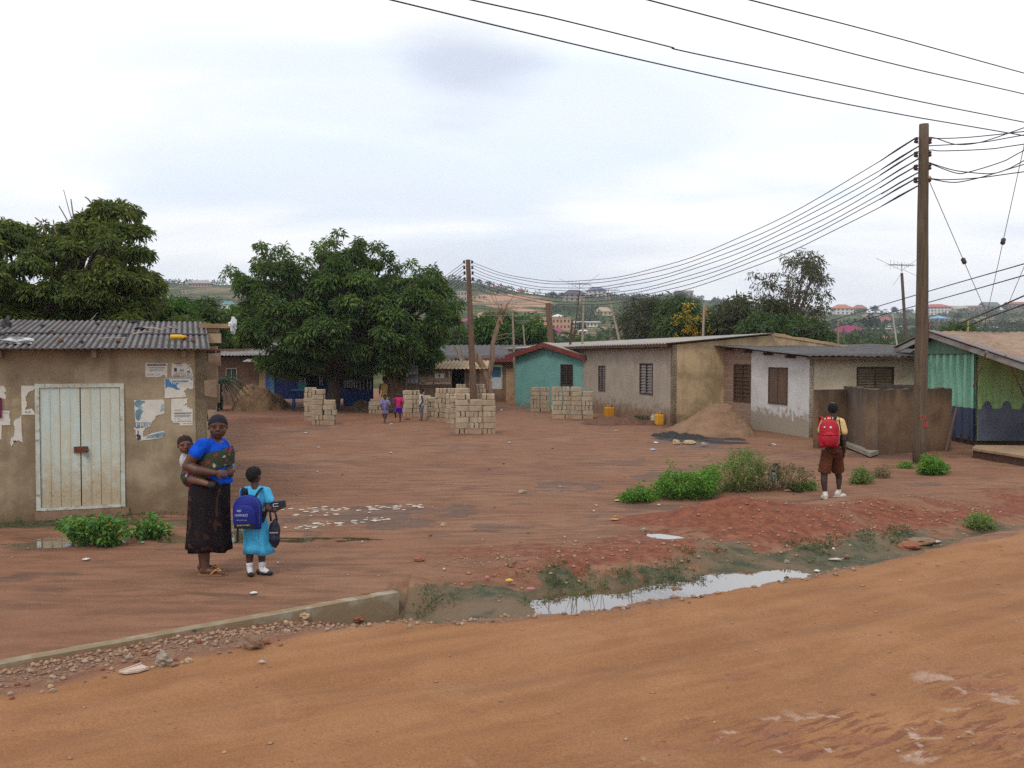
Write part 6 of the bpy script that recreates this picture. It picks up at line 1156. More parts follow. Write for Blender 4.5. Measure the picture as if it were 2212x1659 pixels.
# dark palm in front of the brick house
pl_ = thing('palm', 'low dark palm with long fronds in front of the brick house', 'palm', P(462, 885)); pm2 = mat('dark_palm', (.018, .045, .022), (.03, .065, .03), scale=4); c0 = at(474, 822, d=37.5); rr = random.Random(8); mb = MB(); mb.tube([P(462, 885), c0], [.22, .14], 9); mb.obj('trunk', bark, pl_)
for i in range(26):
    a_ = rr.uniform(0, 2*pi); l_ = rr.uniform(.8, 1.35); up_ = rr.uniform(-.1, .8); mb = MB(); pr = None; dirx = Vector((cos(a_), sin(a_), 0)); pts_ = [c0+dirx*l_*k/8+ZV*(up_*k/8-1.1*(k/8)**2*l_*.7) for k in range(9)]; sd = Vector((-sin(a_), cos(a_), 0))
    for k in range(1, 9):
        p = pts_[k]
        for sgn in (-1, 1):
            for q in (0, .5): pp_ = pts_[k-1].lerp(p, q); e = pp_+sd*sgn*.26*(1-.5*k/8)+dirx*.08-ZV*.10; mb.add([pp_, pp_+dirx*.03, e], [(0, 1, 2)])
    mb.tube(pts_, [.012]*9, 4); mb.obj('frond', pm2, pl_)
# ---- trees between the pole and the right
tree('bushy_tree', 'bright green round bushy tree behind the distant pole', [(985, 745), (1000, 725), (1030, 705), (1050, 690), (1090, 685), (1120, 682), (1145, 690), (1165, 705), (1180, 725), (1182, 750), (980, 755)], 62, 3.2, 90, 7, .6, bright, 24, .40, .12, (1090, 800), 51, young=.2)
tree('bushy_tree', 'small green bush left of the distant pole over the dark roof', [(972, 745), (975, 730), (990, 722), (1008, 730), (1012, 748), (990, 755)], 58, 1.5, 18, 6, .5, mid_l, 22, .35, .1, (992, 800), 52, k=6)
tree('acacia_tree', 'brownish thin leaved tree left of the yellow flowering tree', [(1335, 735), (1340, 705), (1352, 672), (1370, 655), (1400, 645), (1430, 650), (1450, 670), (1455, 700), (1450, 740)], 56, 3, 60, 6, .65, dull, 16, .30, .05, (1405, 800), 53, young=.1, k=40, r0=.16, m=timber('grey_bark', (.15, .11, .09), (.10, .07, .06)))
yt = tree('flowering_tree', 'green tree dotted with yellow flower clusters behind the grey house', [(1425, 740), (1430, 690), (1445, 650), (1460, 640), (1480, 655), (1500, 660), (1530, 665), (1560, 680), (1560, 735), (1500, 742)], 52, 2.6, 60, 6, .6, mid_l, 22, .32, .09, (1495, 800), 54, young=.25)
fl = crownpts([(1455, 735), (1460, 665), (1490, 650), (1535, 668), (1545, 735)], 49.6, .5, 34, 55); leafcloud('flowers', fl, leafmat('yellow_petal', (.55, .33, .02), (.62, .42, .03), (.6, .45, .05)), 22, .12, .09, .1, .22, parent=yt, seed=56)
tree('bushy_tree', 'low dull brown green tree between the flowering tree and the tall airy tree', [(1545, 735), (1555, 690), (1570, 655), (1590, 640), (1615, 650), (1625, 690), (1620, 735)], 50, 2.2, 44, 6, .5, dull, 18, .30, .07, (1585, 800), 57, young=.2)
ta_ = tree('acacia_tree', 'tall airy tree with reddish seed pods behind the whitewashed house', [(1618, 602), (1626, 585), (1640, 602), (1662, 605), (1668, 588), (1690, 592), (1700, 560), (1712, 535), (1728, 548), (1750, 548), (1768, 565), (1762, 590), (1784, 600), (1790, 640), (1776, 660), (1760, 690), (1755, 720), (1735, 742), (1640, 730), (1630, 700), (1655, 660), (1640, 630)], 46, 2.2, 56, 6, .45, dull, 14, .26, .05, (1690, 820), 58, young=.3, k=60, r0=.16, m=timber('grey_bark2', (.14, .10, .085), (.09, .065, .055)), shell=.6)
pod = crownpts([(1612, 600), (1625, 578), (1660, 590), (1705, 533), (1760, 555), (1795, 640), (1790, 670), (1700, 690), (1640, 640)], 46, 2.4, 90, 59, shell=.7); leafcloud('seed_pods', pod, brn, 12, .22, .045, 1.2, .25, parent=ta_, seed=60, young=.02)
tree('bushy_tree', 'green leafy tree under the tall airy tree against the house roofs', [(1600, 745), (1610, 700), (1640, 680), (1680, 690), (1720, 690), (1760, 700), (1785, 720), (1790, 748), (1700, 735)], 43, 2, 54, 7, .42, mid_l, 22, .26, .08, (1700, 820), 61, young=.3, k=10)
tree('bushy_tree', 'small green bush behind the kiosk ridge', [(2040, 722), (2050, 708), (2070, 700), (2088, 708), (2092, 724)], 52, 1.2, 14, 6, .35, bright, 22, .3, .09, (2065, 780), 62, k=5)
# distant tree tops along the foot of the hill
pts = []
g = np.random.default_rng(77)
for x_ in np.arange(340, 2260, 17.0):
    if 1330 < x_ < 1600 and g.random() < .4: continue
    y_ = 754+g.normal(0, 3) if x_ > 1000 else 726+g.normal(0, 7)
    for _ in range(4): pts.append(tuple(at(x_+g.normal(0, 6), y_+g.normal(0, 6), d=88+g.uniform(-12, 24))))
tag(leafcloud('distant_tree_tops', np.array(pts), mid_l, 26, .75, .28, .3, 1.1, seed=78, loc=(0, 90, 0)), 'far belt of tree tops at the foot of the town hill', 'woodland', kind='stuff')
# scrub scattered over the hills
cs = []; g = np.random.default_rng(80)
while len(cs) < 1500:
    x_ = g.uniform(280, 2300); d_ = g.uniform(180, 700); X_ = (x_-CX)/F*d_; z_ = float(hillw(np.array([X_]), np.array([d_]))[0])
    py_ = CY-F*math.tan(math.atan2(z_-H, d_)+PITCH)
    if abs(x_-1090) < 90 and 636 < py_ < 684: continue
    if fbm(np.array([X_]), np.array([d_]), .02, 3, 88)[0] < .47: continue
    cs.append((X_, d_, z_+.6))
for x_ in np.arange(300, 2260, 7.0):   # bushes along the skyline
    Dr = float(np.interp(x_, [0, 1200, 2200], [620, 640, 800])); X_ = (x_-CX)/F*Dr; z_ = float(hillw(np.array([X_]), np.array([Dr]))[0])
    if g.random() < .6: cs.append((X_+g.normal(0, 1.5), Dr-3, z_+.8))
tag(leafcloud('hillside_scrub', np.array(cs), leafmat('scrub_leaf', (.035, .060, .028), (.060, .090, .040), (.09, .12, .05)), 26, 1.6, .9, .15, 2.3, seed=81, loc=(0, 400, 0)), 'scattered dark green scrub over the distant hillside', 'scrub', kind='stuff')
# ---- bushes and weeds on the ground
def bush(name, label, poly, thick, nc, n, ls, lw, lm, seed, young=.2, droop=.2, pyb=None, flowers=None, cat='bush', rad=.06, stems=20, depthpx=None, sm_=None):
    xs = [p[0] for p in poly]; ys = [p[1] for p in poly]; b_ = P(sum(xs)/len(xs), pyb or max(ys)-2); d = b_.y+thick*.5; t_ = thing(name, label, cat, (b_.x, d, b_.z)); c = crownpts(poly, d, thick, nc, seed, .6); g0 = np.random.default_rng(seed); h0 = zf(c[:, 0], c[:, 1]); c[:, 2] = np.maximum(c[:, 2], h0+.02); hi = g0.random(len(c)) < .14; c[:, 2] += hi*(c[:, 2]-h0)*g0.random(len(c))*.55; c[:, 0] += g0.normal(0, .025, len(c))
    leafcloud('foliage', c, lm, n, ls, lw, droop, rad, parent=t_, young=young, seed=seed)
    mb = MB(); g = random.Random(seed)
    for _ in range(stems): e = Vector(c[g.randrange(len(c))]); s_ = Vector((b_.x*.5+e.x*.5, e.y*.7+d*.3, 0)); s_.z = zg(s_.x, s_.y)-.02; mb.tube([s_, s_.lerp(e, .5)+Vector((g.uniform(-.02, .02), 0, .02)), e], [.006, .004, .003], 4)
    mb.obj('stems', sm_ or mat('green_stem', (.10, .13, .05), (.12, .09, .05)), t_)
    if flowers: f_ = crownpts(poly, d-thick*.5, thick*.3, flowers, seed+3); leafcloud('flowers', f_, leafmat('weed_petal', (.50, .30, .02), (.55, .36, .03), (.5, .36, .05)), 7, .022, .02, .1, .022, parent=t_, seed=seed+4)
    return t_
weed = leafmat('weed_leaf', (.055, .15, .030), (.12, .27, .055), (.21, .36, .07)); carp = leafmat('low_herb', (.065, .18, .025), (.13, .30, .040), (.22, .40, .05)); drb = leafmat('dry_leaf', (.17, .125, .065), (.27, .20, .11), (.16, .22, .05)); olv = leafmat('olive_herb', (.12, .17, .045), (.19, .26, .065), (.28, .38, .09))
bush('weed', 'larger leafy weed with small yellow flowers below the shed door', [(130, 1135), (150, 1122), (190, 1114), (225, 1122), (262, 1125), (276, 1140), (268, 1160), (245, 1178), (190, 1182), (160, 1165), (140, 1155)], .30, 120, 8, .075, .048, weed, 91, flowers=14, cat='weed', rad=.045)
bush('weed', 'smaller leafy weed at the shed wall between the big weed and the woman', [(284, 1145), (300, 1130), (325, 1122), (345, 1130), (368, 1138), (360, 1155), (330, 1167), (305, 1165), (290, 1158)], .2, 62, 8, .066, .042, weed, 92, flowers=5, cat='weed', rad=.04, stems=12)
bush('bush', 'low green herb clump at the left end of the hedge of weeds', [(1342, 1078), (1355, 1062), (1385, 1050), (1405, 1062), (1420, 1075), (1405, 1086), (1360, 1088)], .35, 150, 12, .048, .020, carp, 93, rad=.05)
bush('bush', 'broad bright green herb mat in the middle of the yard weeds', [(1416, 1068), (1420, 1040), (1440, 1022), (1480, 1025), (1520, 1020), (1550, 1030), (1552, 1055), (1530, 1072), (1480, 1080), (1430, 1080)], .6, 420, 13, .052, .022, carp, 94, rad=.055, young=.3)
bush('bush', 'tall feathery yellow green bush behind the boulder', [(1515, 1030), (1520, 1010), (1560, 1000), (1580, 985), (1610, 975), (1640, 982), (1650, 1010), (1640, 1050), (1600, 1066), (1560, 1055), (1535, 1040)], .55, 230, 12, .08, .013, olv, 95, rad=.07, young=.35, stems=60)
bush('bush', 'dry brown scrubby bush beside the black plastic bag', [(1620, 1020), (1640, 1005), (1680, 1000), (1720, 1005), (1752, 1015), (1760, 1040), (1745, 1058), (1700, 1062), (1640, 1062), (1610, 1060), (1600, 1040)], .5, 220, 9, .055, .020, drb, 96, rad=.07, young=.12, stems=90, sm_=mat('dry_twig', (.20, .13, .08)))
bush('weed', 'small bright weed on the path side of the dry bush', [(1700, 1055), (1715, 1040), (1740, 1045), (1760, 1042), (1762, 1055), (1730, 1062)], .2, 60, 10, .045, .02, carp, 97, cat='weed', rad=.04, stems=8)
bush('weed', 'dark and bright weed clump just right of the boy', [(1838, 1040), (1845, 1020), (1865, 1010), (1880, 1020), (1885, 1036), (1865, 1048), (1848, 1048)], .25, 100, 12, .045, .02, olv, 98, cat='weed', rad=.045, stems=12)
bush('weed', 'sparse brown weed by the rubbish right of the boy', [(1885, 1030), (1895, 1012), (1915, 1008), (1925, 1025), (1915, 1035)], .2, 50, 9, .045, .016, drb, 99, cat='weed', rad=.05, stems=14)
bush('bush', 'round bright green bush at the foot of the near pole', [(1984, 1015), (1988, 998), (2005, 990), (2025, 992), (2042, 1005), (2046, 1018), (2030, 1028), (2000, 1028)], .4, 230, 14, .05, .026, carp, 100, rad=.055)
bush('weed', 'tiny green weed left of the near pole foot', [(1940, 1008), (1950, 998), (1970, 1000), (1972, 1010), (1955, 1014)], .2, 40, 10, .045, .02, carp, 101, cat='weed', stems=6)
bush('weed', 'leafy weed on the ditch bank at the right edge', [(2088, 1140), (2098, 1115), (2125, 1108), (2150, 1128), (2150, 1142), (2110, 1147)], .35, 120, 12, .035, .016, olv, 102, cat='weed', rad=.04, stems=14)
bush('weed', 'small green weed against the grey house wall by the jerrycans', [(1368, 908), (1372, 900), (1395, 900), (1405, 908), (1400, 914), (1375, 914)], .3, 40, 10, .07, .035, mid_l, 103, cat='weed', rad=.08, stems=6)
# algae tufts and grass in the ditch
g = np.random.default_rng(120); cs = []
for _ in range(620):
    x_ = g.uniform(-.9, 5.8); s_ = g.uniform(.75, 1.7)*float(np.interp(x_, [2, 6], [1, .55])); y_ = float(lipy(x_))+s_
    if fbm(np.array([x_]), np.array([y_]), 1.4, 3, 121)[0] > .5: cs.append((x_, y_, zg(x_, y_)+.01))
for _ in range(160):
    q = g.uniform(.4, LL-.2); p = LW.pt(q, 0, g.uniform(.08, .5)); cs.append((p.x, p.y, zg(p.x, p.y)+.01))
tag(leafcloud('ditch_growth', np.array(cs), leafmat('algae', (.045, .075, .028), (.085, .125, .040), (.12, .19, .04)), 12, .035, .010, -.2, .045, seed=122, loc=(2, 10, 0)), 'dark green moss and short growth on the ditch banks', 'ground cover', kind='stuff')
cs = []
for (x_, y_, k) in ((1245, 1290, 5), (1185, 1280, 3), (1265, 1300, 4), (1362, 1278, 3), (1300, 1300, 3), (1230, 1300, 3)):
    p = P(x_, y_)
    for i in range(k):
        mb = MB(); e = p+Vector((g.normal(0, .05), g.normal(0, .05), g.uniform(.12, .42))); b2 = p+Vector((g.normal(0, .02), g.normal(0, .02), -.03)); mb.tube([b2, b2.lerp(e, .5)+Vector((.01, 0, .02)), e], [.003, .0025, .001], 4); tag(mb.obj('grass_stalk', mat('reed', (.12, .16, .06)), loc=p), 'thin green stalk standing in the ditch water', 'grass stalk', 'stalks in the ditch water')
# bags in the bushes
p = P(1672, 1045); mb = MB(); mb.ell(p+ZV*.21+Vector((0, -.12, 0)), (.075, .06, .15), 16, 12, noise_a=.6, seed=3); tag(mb.obj('plastic_bag', blkp, loc=p), 'black plastic bag caught upright in the dry bush', 'plastic bag')
p = P(1662, 1050); mb = MB(); mb.ell(p+ZV*.13+Vector((0, -.18, 0)), (.06, .05, .10), 14, 10, noise_a=.8, seed=6); tag(mb.obj('plastic_bag', mat('pale_turquoise_plastic', (.22, .48, .46), rough=.4), loc=p), 'torn turquoise plastic bag below the black bag', 'plastic bag')
# ================================================================ FAR TOWN
WN = mat('far_window', (.05, .045, .045), rough=.5, bumps=0)
def farhouse(px, pyb, w, wh, rh, wc, rc, label, roof='hip', wins=3, floors=1, over=.08, rz=None, cat='house', d=None, name='house'):
    p = hillat(px, pyb) if d is None else at(px, pyb, d=d); s_ = p.y/F; W_, WH, RH = w*s_, wh*s_, rh*s_; Dp = W_*.7; rz = rz if rz is not None else random.Random(int(px)).uniform(-.25, .25)
    t_ = thing(name, label, cat, (p.x, p.y+Dp/2, p.z), rz); wm_ = mat('far_wall_%d_%d_%d' % tuple(int(c*100) for c in wc), wc, tuple(c*.88 for c in wc), scale=.3, bumps=0, fine=2)
    mb = MB(); mb.box((0, 0, WH/2-2), (W_, Dp, WH+4)); wo = mb.obj('wall', wm_, t_, local=True)
    if RH > 0:
        rm_ = mat('far_roof_%d_%d_%d' % tuple(int(c*100) for c in rc), rc, tuple(c*.85 for c in rc), scale=.3, bumps=0, fine=2); a_, b_ = W_*(.5+over), Dp*(.5+over); mb = MB()
        rw = {'hip': max(0, W_*.5-Dp*.38), 'gable': a_, 'pyr': 0, 'flat': a_}[roof]
        if roof == 'flat': mb.box((0, 0, WH+RH/2), (2*a_, 2*b_, RH))
        else: mb.add([(-a_, -b_, WH), (a_, -b_, WH), (a_, b_, WH), (-a_, b_, WH), (-rw, 0, WH+RH), (rw, 0, WH+RH)], [(0, 1, 5, 4), (1, 2, 5), (2, 3, 4, 5), (3, 0, 4), (3, 2, 1, 0)])
        mb.obj('roof', rm_, t_, local=True)
    for f_ in range(floors):
        for i in range(wins):
            mb = MB(); x_ = (-.5+(i+.5)/wins)*W_; z_ = WH*(f_+.55)/floors; mb.box((x_, -Dp/2-.02*s_*20, z_), (W_/wins*.38, .15, WH/floors*.42)); mb.obj('window', WN, t_, local=True)
    return t_
tanw, crm, wht, gyw, pnk, mag, dred_, pur, teal_r, gyr, brr, blr = (.40, .28, .20), (.52, .44, .33), (.66, .64, .60), (.33, .28, .24), (.50, .28, .22), (.27, .055, .11), (.36, .10, .07), (.09, .09, .13), (.10, .26, .28), (.33, .31, .29), (.33, .22, .15), (.20, .38, .55)
FH = [(432, 620, 44, 8, 8, tanw, gyr, 'large unfinished tan house with grey hip roof alone on the left skyline', 'hip', 7), (402, 635, 16, 8, 0, tanw, gyr, 'small roofless tan block house on the left hillside', 'flat', 2), (492, 678, 26, 20, 9, wht, teal_r, 'two storey white house with teal hip roof left of the neem tree', 'hip', 2, 2),
 (358, 650, 18, 8, 0, (.5, .4, .32), gyr, 'pale building half hidden right of the huge left tree', 'flat', 2), (950, 611, 24, 9, 5, crm, dred_, 'cream house with a red roof on the ridge above the neem tree', 'gable', 3), (1002, 651, 27, 22, 0, (.36, .31, .27), gyr, 'roofless grey two storey shell on the red cleared slope', 'flat', 4, 2),
 (1036, 646, 30, 7, 0, tanw, gyr, 'low tan wall building right of the distant pole', 'flat', 3), (1052, 624, 12, 5, 3, gyw, pur, 'tiny grey house on the middle skyline', 'pyr', 1), (1070, 626, 12, 6, 3, tanw, dred_, 'tiny tan house on the middle skyline', 'hip', 1), (1088, 627, 18, 7, 2, crm, gyr, 'small cream house on the middle skyline', 'flat', 2), (1127, 634, 14, 5, 3, tanw, dred_, 'tiny red roofed house right of the cream skyline house', 'gable', 1), (1188, 642, 8, 4, 1, wht, wht, 'tiny white hut in the skyline dip', 'flat', 1),
 (1240, 652, 44, 18, 9, (.36, .29, .25), pur, 'large grey brown house with dark purple hip roof on the ridge', 'hip', 4, 2), (1289, 642, 40, 14, 9, wht, (.12, .14, .24), 'white villa with dark blue hip roof on the ridge', 'hip', 4, 2), (1318, 635, 14, 7, 0, crm, gyr, 'small cream box house right of the white villa', 'flat', 1), (1304, 682, 36, 9, 10, crm, (.42, .30, .21), 'cream bungalow with a tan hip roof below the ridge', 'hip', 4),
 (1184, 712, 96, 24, 2, (.52, .30, .20), (.62, .33, .22), 'long salmon pink two storey hotel with orange bands', 'flat', 12, 2, .01), (1262, 706, 62, 9, 3, wht, wht, 'long white row building right of the pink hotel', 'flat', 8), (1024, 710, 82, 14, 9, wht, mag, 'wide white house with a magenta roof behind the distant pole', 'gable', 5), (1040, 690, 24, 4, 11, tanw, (.38, .28, .18), 'tan hip roofed house above the magenta roofed house', 'hip', 1), (1012, 724, 15, 12, 4, pnk, mag, 'narrow pink house beside the distant pole', 'hip', 2, 2),
 (1202, 722, 46, 4, 13, pnk, mag, 'low house with a spreading magenta roof in front of the pink hotel', 'pyr', 3), (980, 735, 30, 6, 12, wht, (.62, .62, .58), 'small house with a pale pyramid roof beside the neem tree', 'pyr', 1), (1290, 742, 72, 4, 9, tanw, mag, 'long magenta roof just above the grey house ridge', 'gable', 5), (1020, 728, 34, 6, 7, pnk, (.42, .13, .08), 'low house with an orange red roof left of the bright green tree', 'hip', 3), (1205, 742, 26, 10, 3, crm, wht, 'little cream shop behind the thick square post', 'flat', 2),
 (1822, 679, 40, 13, 9, wht, (.50, .16, .08), 'white villa with a bright orange roof on the right hill', 'hip', 4, 2), (1858, 673, 26, 9, 8, gyw, (.38, .13, .09), 'grey house with a red roof next to the orange roofed villa', 'hip', 3), (1885, 690, 30, 11, 0, crm, gyr, 'pale unfinished block on the right hill', 'flat', 4), (1840, 731, 64, 12, 16, (.45, .38, .31), (.26, .03, .09), 'big bungalow with a deep magenta hip roof left of the aerial mast', 'hip', 5), (1915, 700, 26, 7, 9, crm, (.33, .10, .13), 'cream house with a dusty pink roof on the right hill', 'hip', 3),
 (2028, 680, 50, 17, 7, wht, (.45, .11, .10), 'white three storey block with a red roof right of the near pole', 'hip', 7, 3), (2031, 695, 34, 7, 7, (.38, .38, .40), blr, 'house with a pale blue roof below the white three storey block', 'pyr', 3), (2074, 668, 30, 6, 7, crm, (.40, .34, .27), 'cream gabled house on the right skyline', 'gable', 2), (2104, 672, 30, 10, 3, tanw, (.3, .2, .16), 'row of brown buildings on the right skyline', 'gable', 4), (2141, 666, 34, 10, 9, gyw, (.14, .17, .16), 'grey green roofed house at the top of the right hill', 'gable', 3), (2196, 668, 34, 12, 5, (.32, .18, .14), dred_, 'reddish building at the right edge of the skyline', 'gable', 4),
 (1975, 716, 24, 12, 0, (.24, .21, .21), gyr, 'dark grey flat building left of the near pole', 'flat', 3), (1932, 708, 26, 2, 2, wht, wht, 'low white canopy on the right hill', 'flat', 1), (1945, 728, 36, 10, 2, crm, gyr, 'low cream block behind the leaning whitish post', 'flat', 4), (1925, 738, 30, 8, 4, pnk, (.42, .16, .10), 'small salmon house near the foot of the right hill', 'gable', 2), (2140, 716, 34, 8, 5, (.32, .30, .33), (.30, .33, .36), 'grey blue house just above the kiosk roof', 'hip', 3), (1777, 720, 26, 6, 3, wht, (.5, .5, .48), 'white low house beside the airy tree', 'flat', 2),
 (1385, 735, 34, 6, 12, (.25, .35, .48), blr, 'light blue roofed hut behind the thin leaved tree', 'hip', 2), (2010, 712, 30, 8, 3, (.30, .16, .14), dred_, 'reddish flat building hidden by the near pole', 'flat', 3), (2075, 712, 40, 6, 4, (.28, .26, .32), (.20, .20, .30), 'dark blue roofed shed below the blue roofed house', 'gable', 2), (1905, 718, 40, 7, 3, gyw, gyr, 'grey roofed row below the dusty pink roof', 'gable', 4), (1745, 668, 14, 7, 4, tanw, dred_, 'small house behind the top of the airy tree', 'hip', 1), (1400, 648, 18, 6, 0, tanw, gyr, 'low tan ruin on the ridge above the trees', 'flat', 2), (1478, 642, 36, 12, 3, (.33, .28, .25), (.36, .32, .28), 'grey unfinished flat roofed house on the ridge above the flowering tree', 'flat', 4, 1, .03),
 (965, 668, 30, 20, 0, tanw, gyr, 'tan block seen through the edge of the neem tree', 'flat', 3, 2), (1960, 672, 14, 5, 3, gyw, pur, 'tiny grey house on the skyline beside the aerial', 'hip', 1), (1990, 668, 18, 5, 3, crm, gyr, 'tiny cream house on the skyline by the near pole', 'gable', 2), (1260, 722, 20, 7, 3, crm, wht, 'small pale house among the bushes below the white row', 'hip', 2), (1330, 716, 26, 7, 4, tanw, (.42, .22, .12), 'orange tiled house beside the leaning mast', 'hip', 3)]
for h in FH: farhouse(*h)
for (x_, y_, w_, lb) in ((1109, 684, 15, 'left of two white garden canopies above the pink hotel'), (1205, 684, 28, 'right of two white garden canopies above the pink hotel')): farhouse(x_, y_+3, w_, 3, 6, wht, (.7, .7, .68), lb, 'pyr', 1, 1, .1, cat='canopy', name='canopy')
def farwall(pts, hpx, label, m):
    mb = MB(); W_ = [hillat(x_, y_) for x_, y_ in pts]; base = W_[0]
    for a_, b_ in zip(W_[:-1], W_[1:]): h_ = hpx*a_.y/F; mb.hexa([a_-ZV*6, b_-ZV*6, b_-ZV*6+Vector((0, .4, 0)), a_-ZV*6+Vector((0, .4, 0))], [a_+ZV*h_, b_+ZV*h_, b_+ZV*h_+Vector((0, .4, 0)), a_+ZV*h_+Vector((0, .4, 0))])
    tag(mb.obj('boundary_wall', m, loc=base), label, 'wall')
fwm = mat('far_block_wall', (.48, .37, .25), (.42, .32, .22), scale=.4, bumps=0, fine=2)
farwall([(960, 664), (1040, 660), (1090, 655), (1160, 650)], 7, 'long pale retaining wall below the red cleared slope', fwm); farwall([(412, 634), (440, 630), (508, 627)], 3.5, 'long low boundary wall below the unfinished skyline house', fwm)
# single trees on the far hill
for i, (x_, y_, w_, lb) in enumerate(((1194, 640, 16, 'dark round tree on the skyline left of the purple roofed house'), (1219, 640, 12, 'dark tree touching the left side of the purple roofed house'), (1277, 640, 8, 'small dark tree in front of the white villa'), (1075, 632, 8, 'small bush tree on the middle skyline'), (1888, 672, 18, 'broad dark tree right of the red roofed house'), (1930, 672, 14, 'dark tree on the right skyline'), (2068, 690, 20, 'tall dark tree beside the white three storey block'), (2165, 664, 12, 'dark tree at the top of the right hill'), (1880, 712, 40, 'wide dark green tree right of the deep magenta roof'), (1470, 650, 26, 'dark green tree on the ridge under the flat roofed house'), (998, 705, 16, 'round dark tree before the magenta roofed white house'), (1255, 715, 26, 'green trees in front of the white row'), (1150, 720, 16, 'dark tree beside the pink hotel'))):
    p = hillat(x_, y_+4); s_ = p.y/F; t_ = thing('tree', lb, 'tree', p); g = np.random.default_rng(i+300); c = g.normal(0, 1, (34, 3)); c /= np.linalg.norm(c, axis=1)[:, None]; c = c*np.array([w_*s_*.42, w_*s_*.42, w_*s_*.34])*(.4+.6*g.random(34))[:, None]+np.array([p.x, p.y, p.z+w_*s_*.55])
    leafcloud('crown', c, leafmat('far_leaf%d' % (i % 1), (.022, .042, .022), (.04, .065, .032), (.05, .08, .035)) if i == 0 else bpy.data.materials['far_leaf0'], 22, w_*s_*.13, w_*s_*.07, .2, w_*s_*.14, parent=t_, seed=i); MB().tube([p-ZV, p+ZV*w_*s_*.5], w_*s_*.04, 6).obj('trunk', bark, t_)
# ================================================================ PEOPLE
def skinmat(name, c): 
    m, t, b = newmat(name); v = objco(t); n = noise(t, v, 12, 3); L(t, mixc(t, n, c, tuple(x*.82 for x in c)), b.inputs['Base Color']); b.inputs['Roughness'].default_value = .48; b.inputs['Specular IOR Level'].default_value = .4; return m
sk_w = skinmat('skin_woman', (.105, .045, .028)); sk_b = skinmat('skin_baby', (.17, .078, .048)); sk_g = skinmat('skin_girl', (.075, .032, .022)); sk_k = skinmat('skin_child', (.085, .036, .025)); sk_boy = skinmat('skin_boy', (.050, .024, .020))
hairm = mat('black_hair', (.010, .009, .009), rough=.9, bumps=.8, bdist=.004, fine=160); eyew = mat('eye_white', (.12, .09, .075), rough=.8, bumps=0); eyed = mat('eye_dark', (.010, .006, .005), rough=.2, bumps=0); lipm = mat('lips', (.15, .045, .042), rough=.45, bumps=0)
def capsule(mb, a_, b_, r0, r1, seg=14): a_, b_ = Vector(a_), Vector(b_); mb.tube([a_, b_], [r0, r1], seg); mb.ell(a_, r0, seg, 8); mb.ell(b_, r1, seg, 8)
def chain(mb, pts, rs, seg=14):
    for i in range(len(pts)-1): capsule(mb, pts[i], pts[i+1], rs[i], rs[i+1], seg)
def frame(fwd, up=(0, 0, 1)):
    f = Vector(fwd).normalized(); r = f.cross(Vector(up)).normalized(); u = r.cross(f); return Matrix((r, f, u)).transposed()      # columns: right, forward, up
def head(mb, c, s, fwd, up=(0, 0, 1), baby=False, face=True):
    """head of height s centred at c; returns the frame function"""
    M = frame(fwd, up); c = Vector(c); q = lambda x, y, z: c+M @ Vector((x*s, y*s, z*s))
    mb.ell(q(0, -.04, .10), (.355*s, .40*s, .385*s), 20, 14, M); mb.ell(q(0, .06, -.13), (.315*s, .27*s, .33*s), 18, 12, M); mb.ell(q(0, .15, -.34), (.14*s, .12*s, .11*s), 12, 8, M)
    for e in (-1, 1):
        mb.ell(q(e*.19, .18, -.12), (.125*s, .10*s, .11*s), 10, 8, M); mb.ell(q(e*.36, -.02, -.03), (.035*s, .07*s, .10*s), 10, 8, M)
        if face: mb.ell(q(e*.13, .28, .10), (.125*s, .05*s, .05*s), 10, 6, M)
    if face:
        mb.tube([q(0, .32, .06), q(0, .385, -.06), q(0, .40, -.105)], [.03*s, .042*s, .055*s], 8); 
        for e in (-1, 1): mb.ell(q(e*.045, .355, -.115), (.04*s, .04*s, .032*s), 8, 6, M)
        mb.ell(q(0, .315, -.225), (.10*s, .05*s, .05*s), 10, 6, M)
    return M, q
def face(par, M, q, s, open_=1):
    for e in (-1, 1):
        mb = MB(); mb.ell(q(e*.135, .318, .018), (.048*s, .022*s, .019*s*open_), 10, 8, M); o = mb.obj('eye', eyew, par, smooth=True); mb = MB(); mb.ell(q(e*.135, .337, .020), (.024*s, .010*s, .021*s*open_), 8, 6, M); mb.obj('iris', eyed, o, smooth=True)
        mb = MB(); mb.tube([q(e*.065, .362, .088), q(e*.14, .366, .108), q(e*.215, .325, .09)], [.007*s, .010*s, .005*s], 6); mb.obj('eyebrow', hairm, par)
    mb = MB(); mb.ell(q(0, .352, -.205), (.085*s, .022*s, .020*s), 12, 6, M); mb.ell(q(0, .350, -.243), (.075*s, .026*s, .024*s), 12, 6, M); mo = mb.obj('mouth', lipm, par, smooth=True)
    mb = MB(); mb.tube([q(-.075, .362, -.222), q(0, .376, -.224), q(.075, .362, -.222)], .004*s, 5); mb.obj('lip_line', eyed, mo)
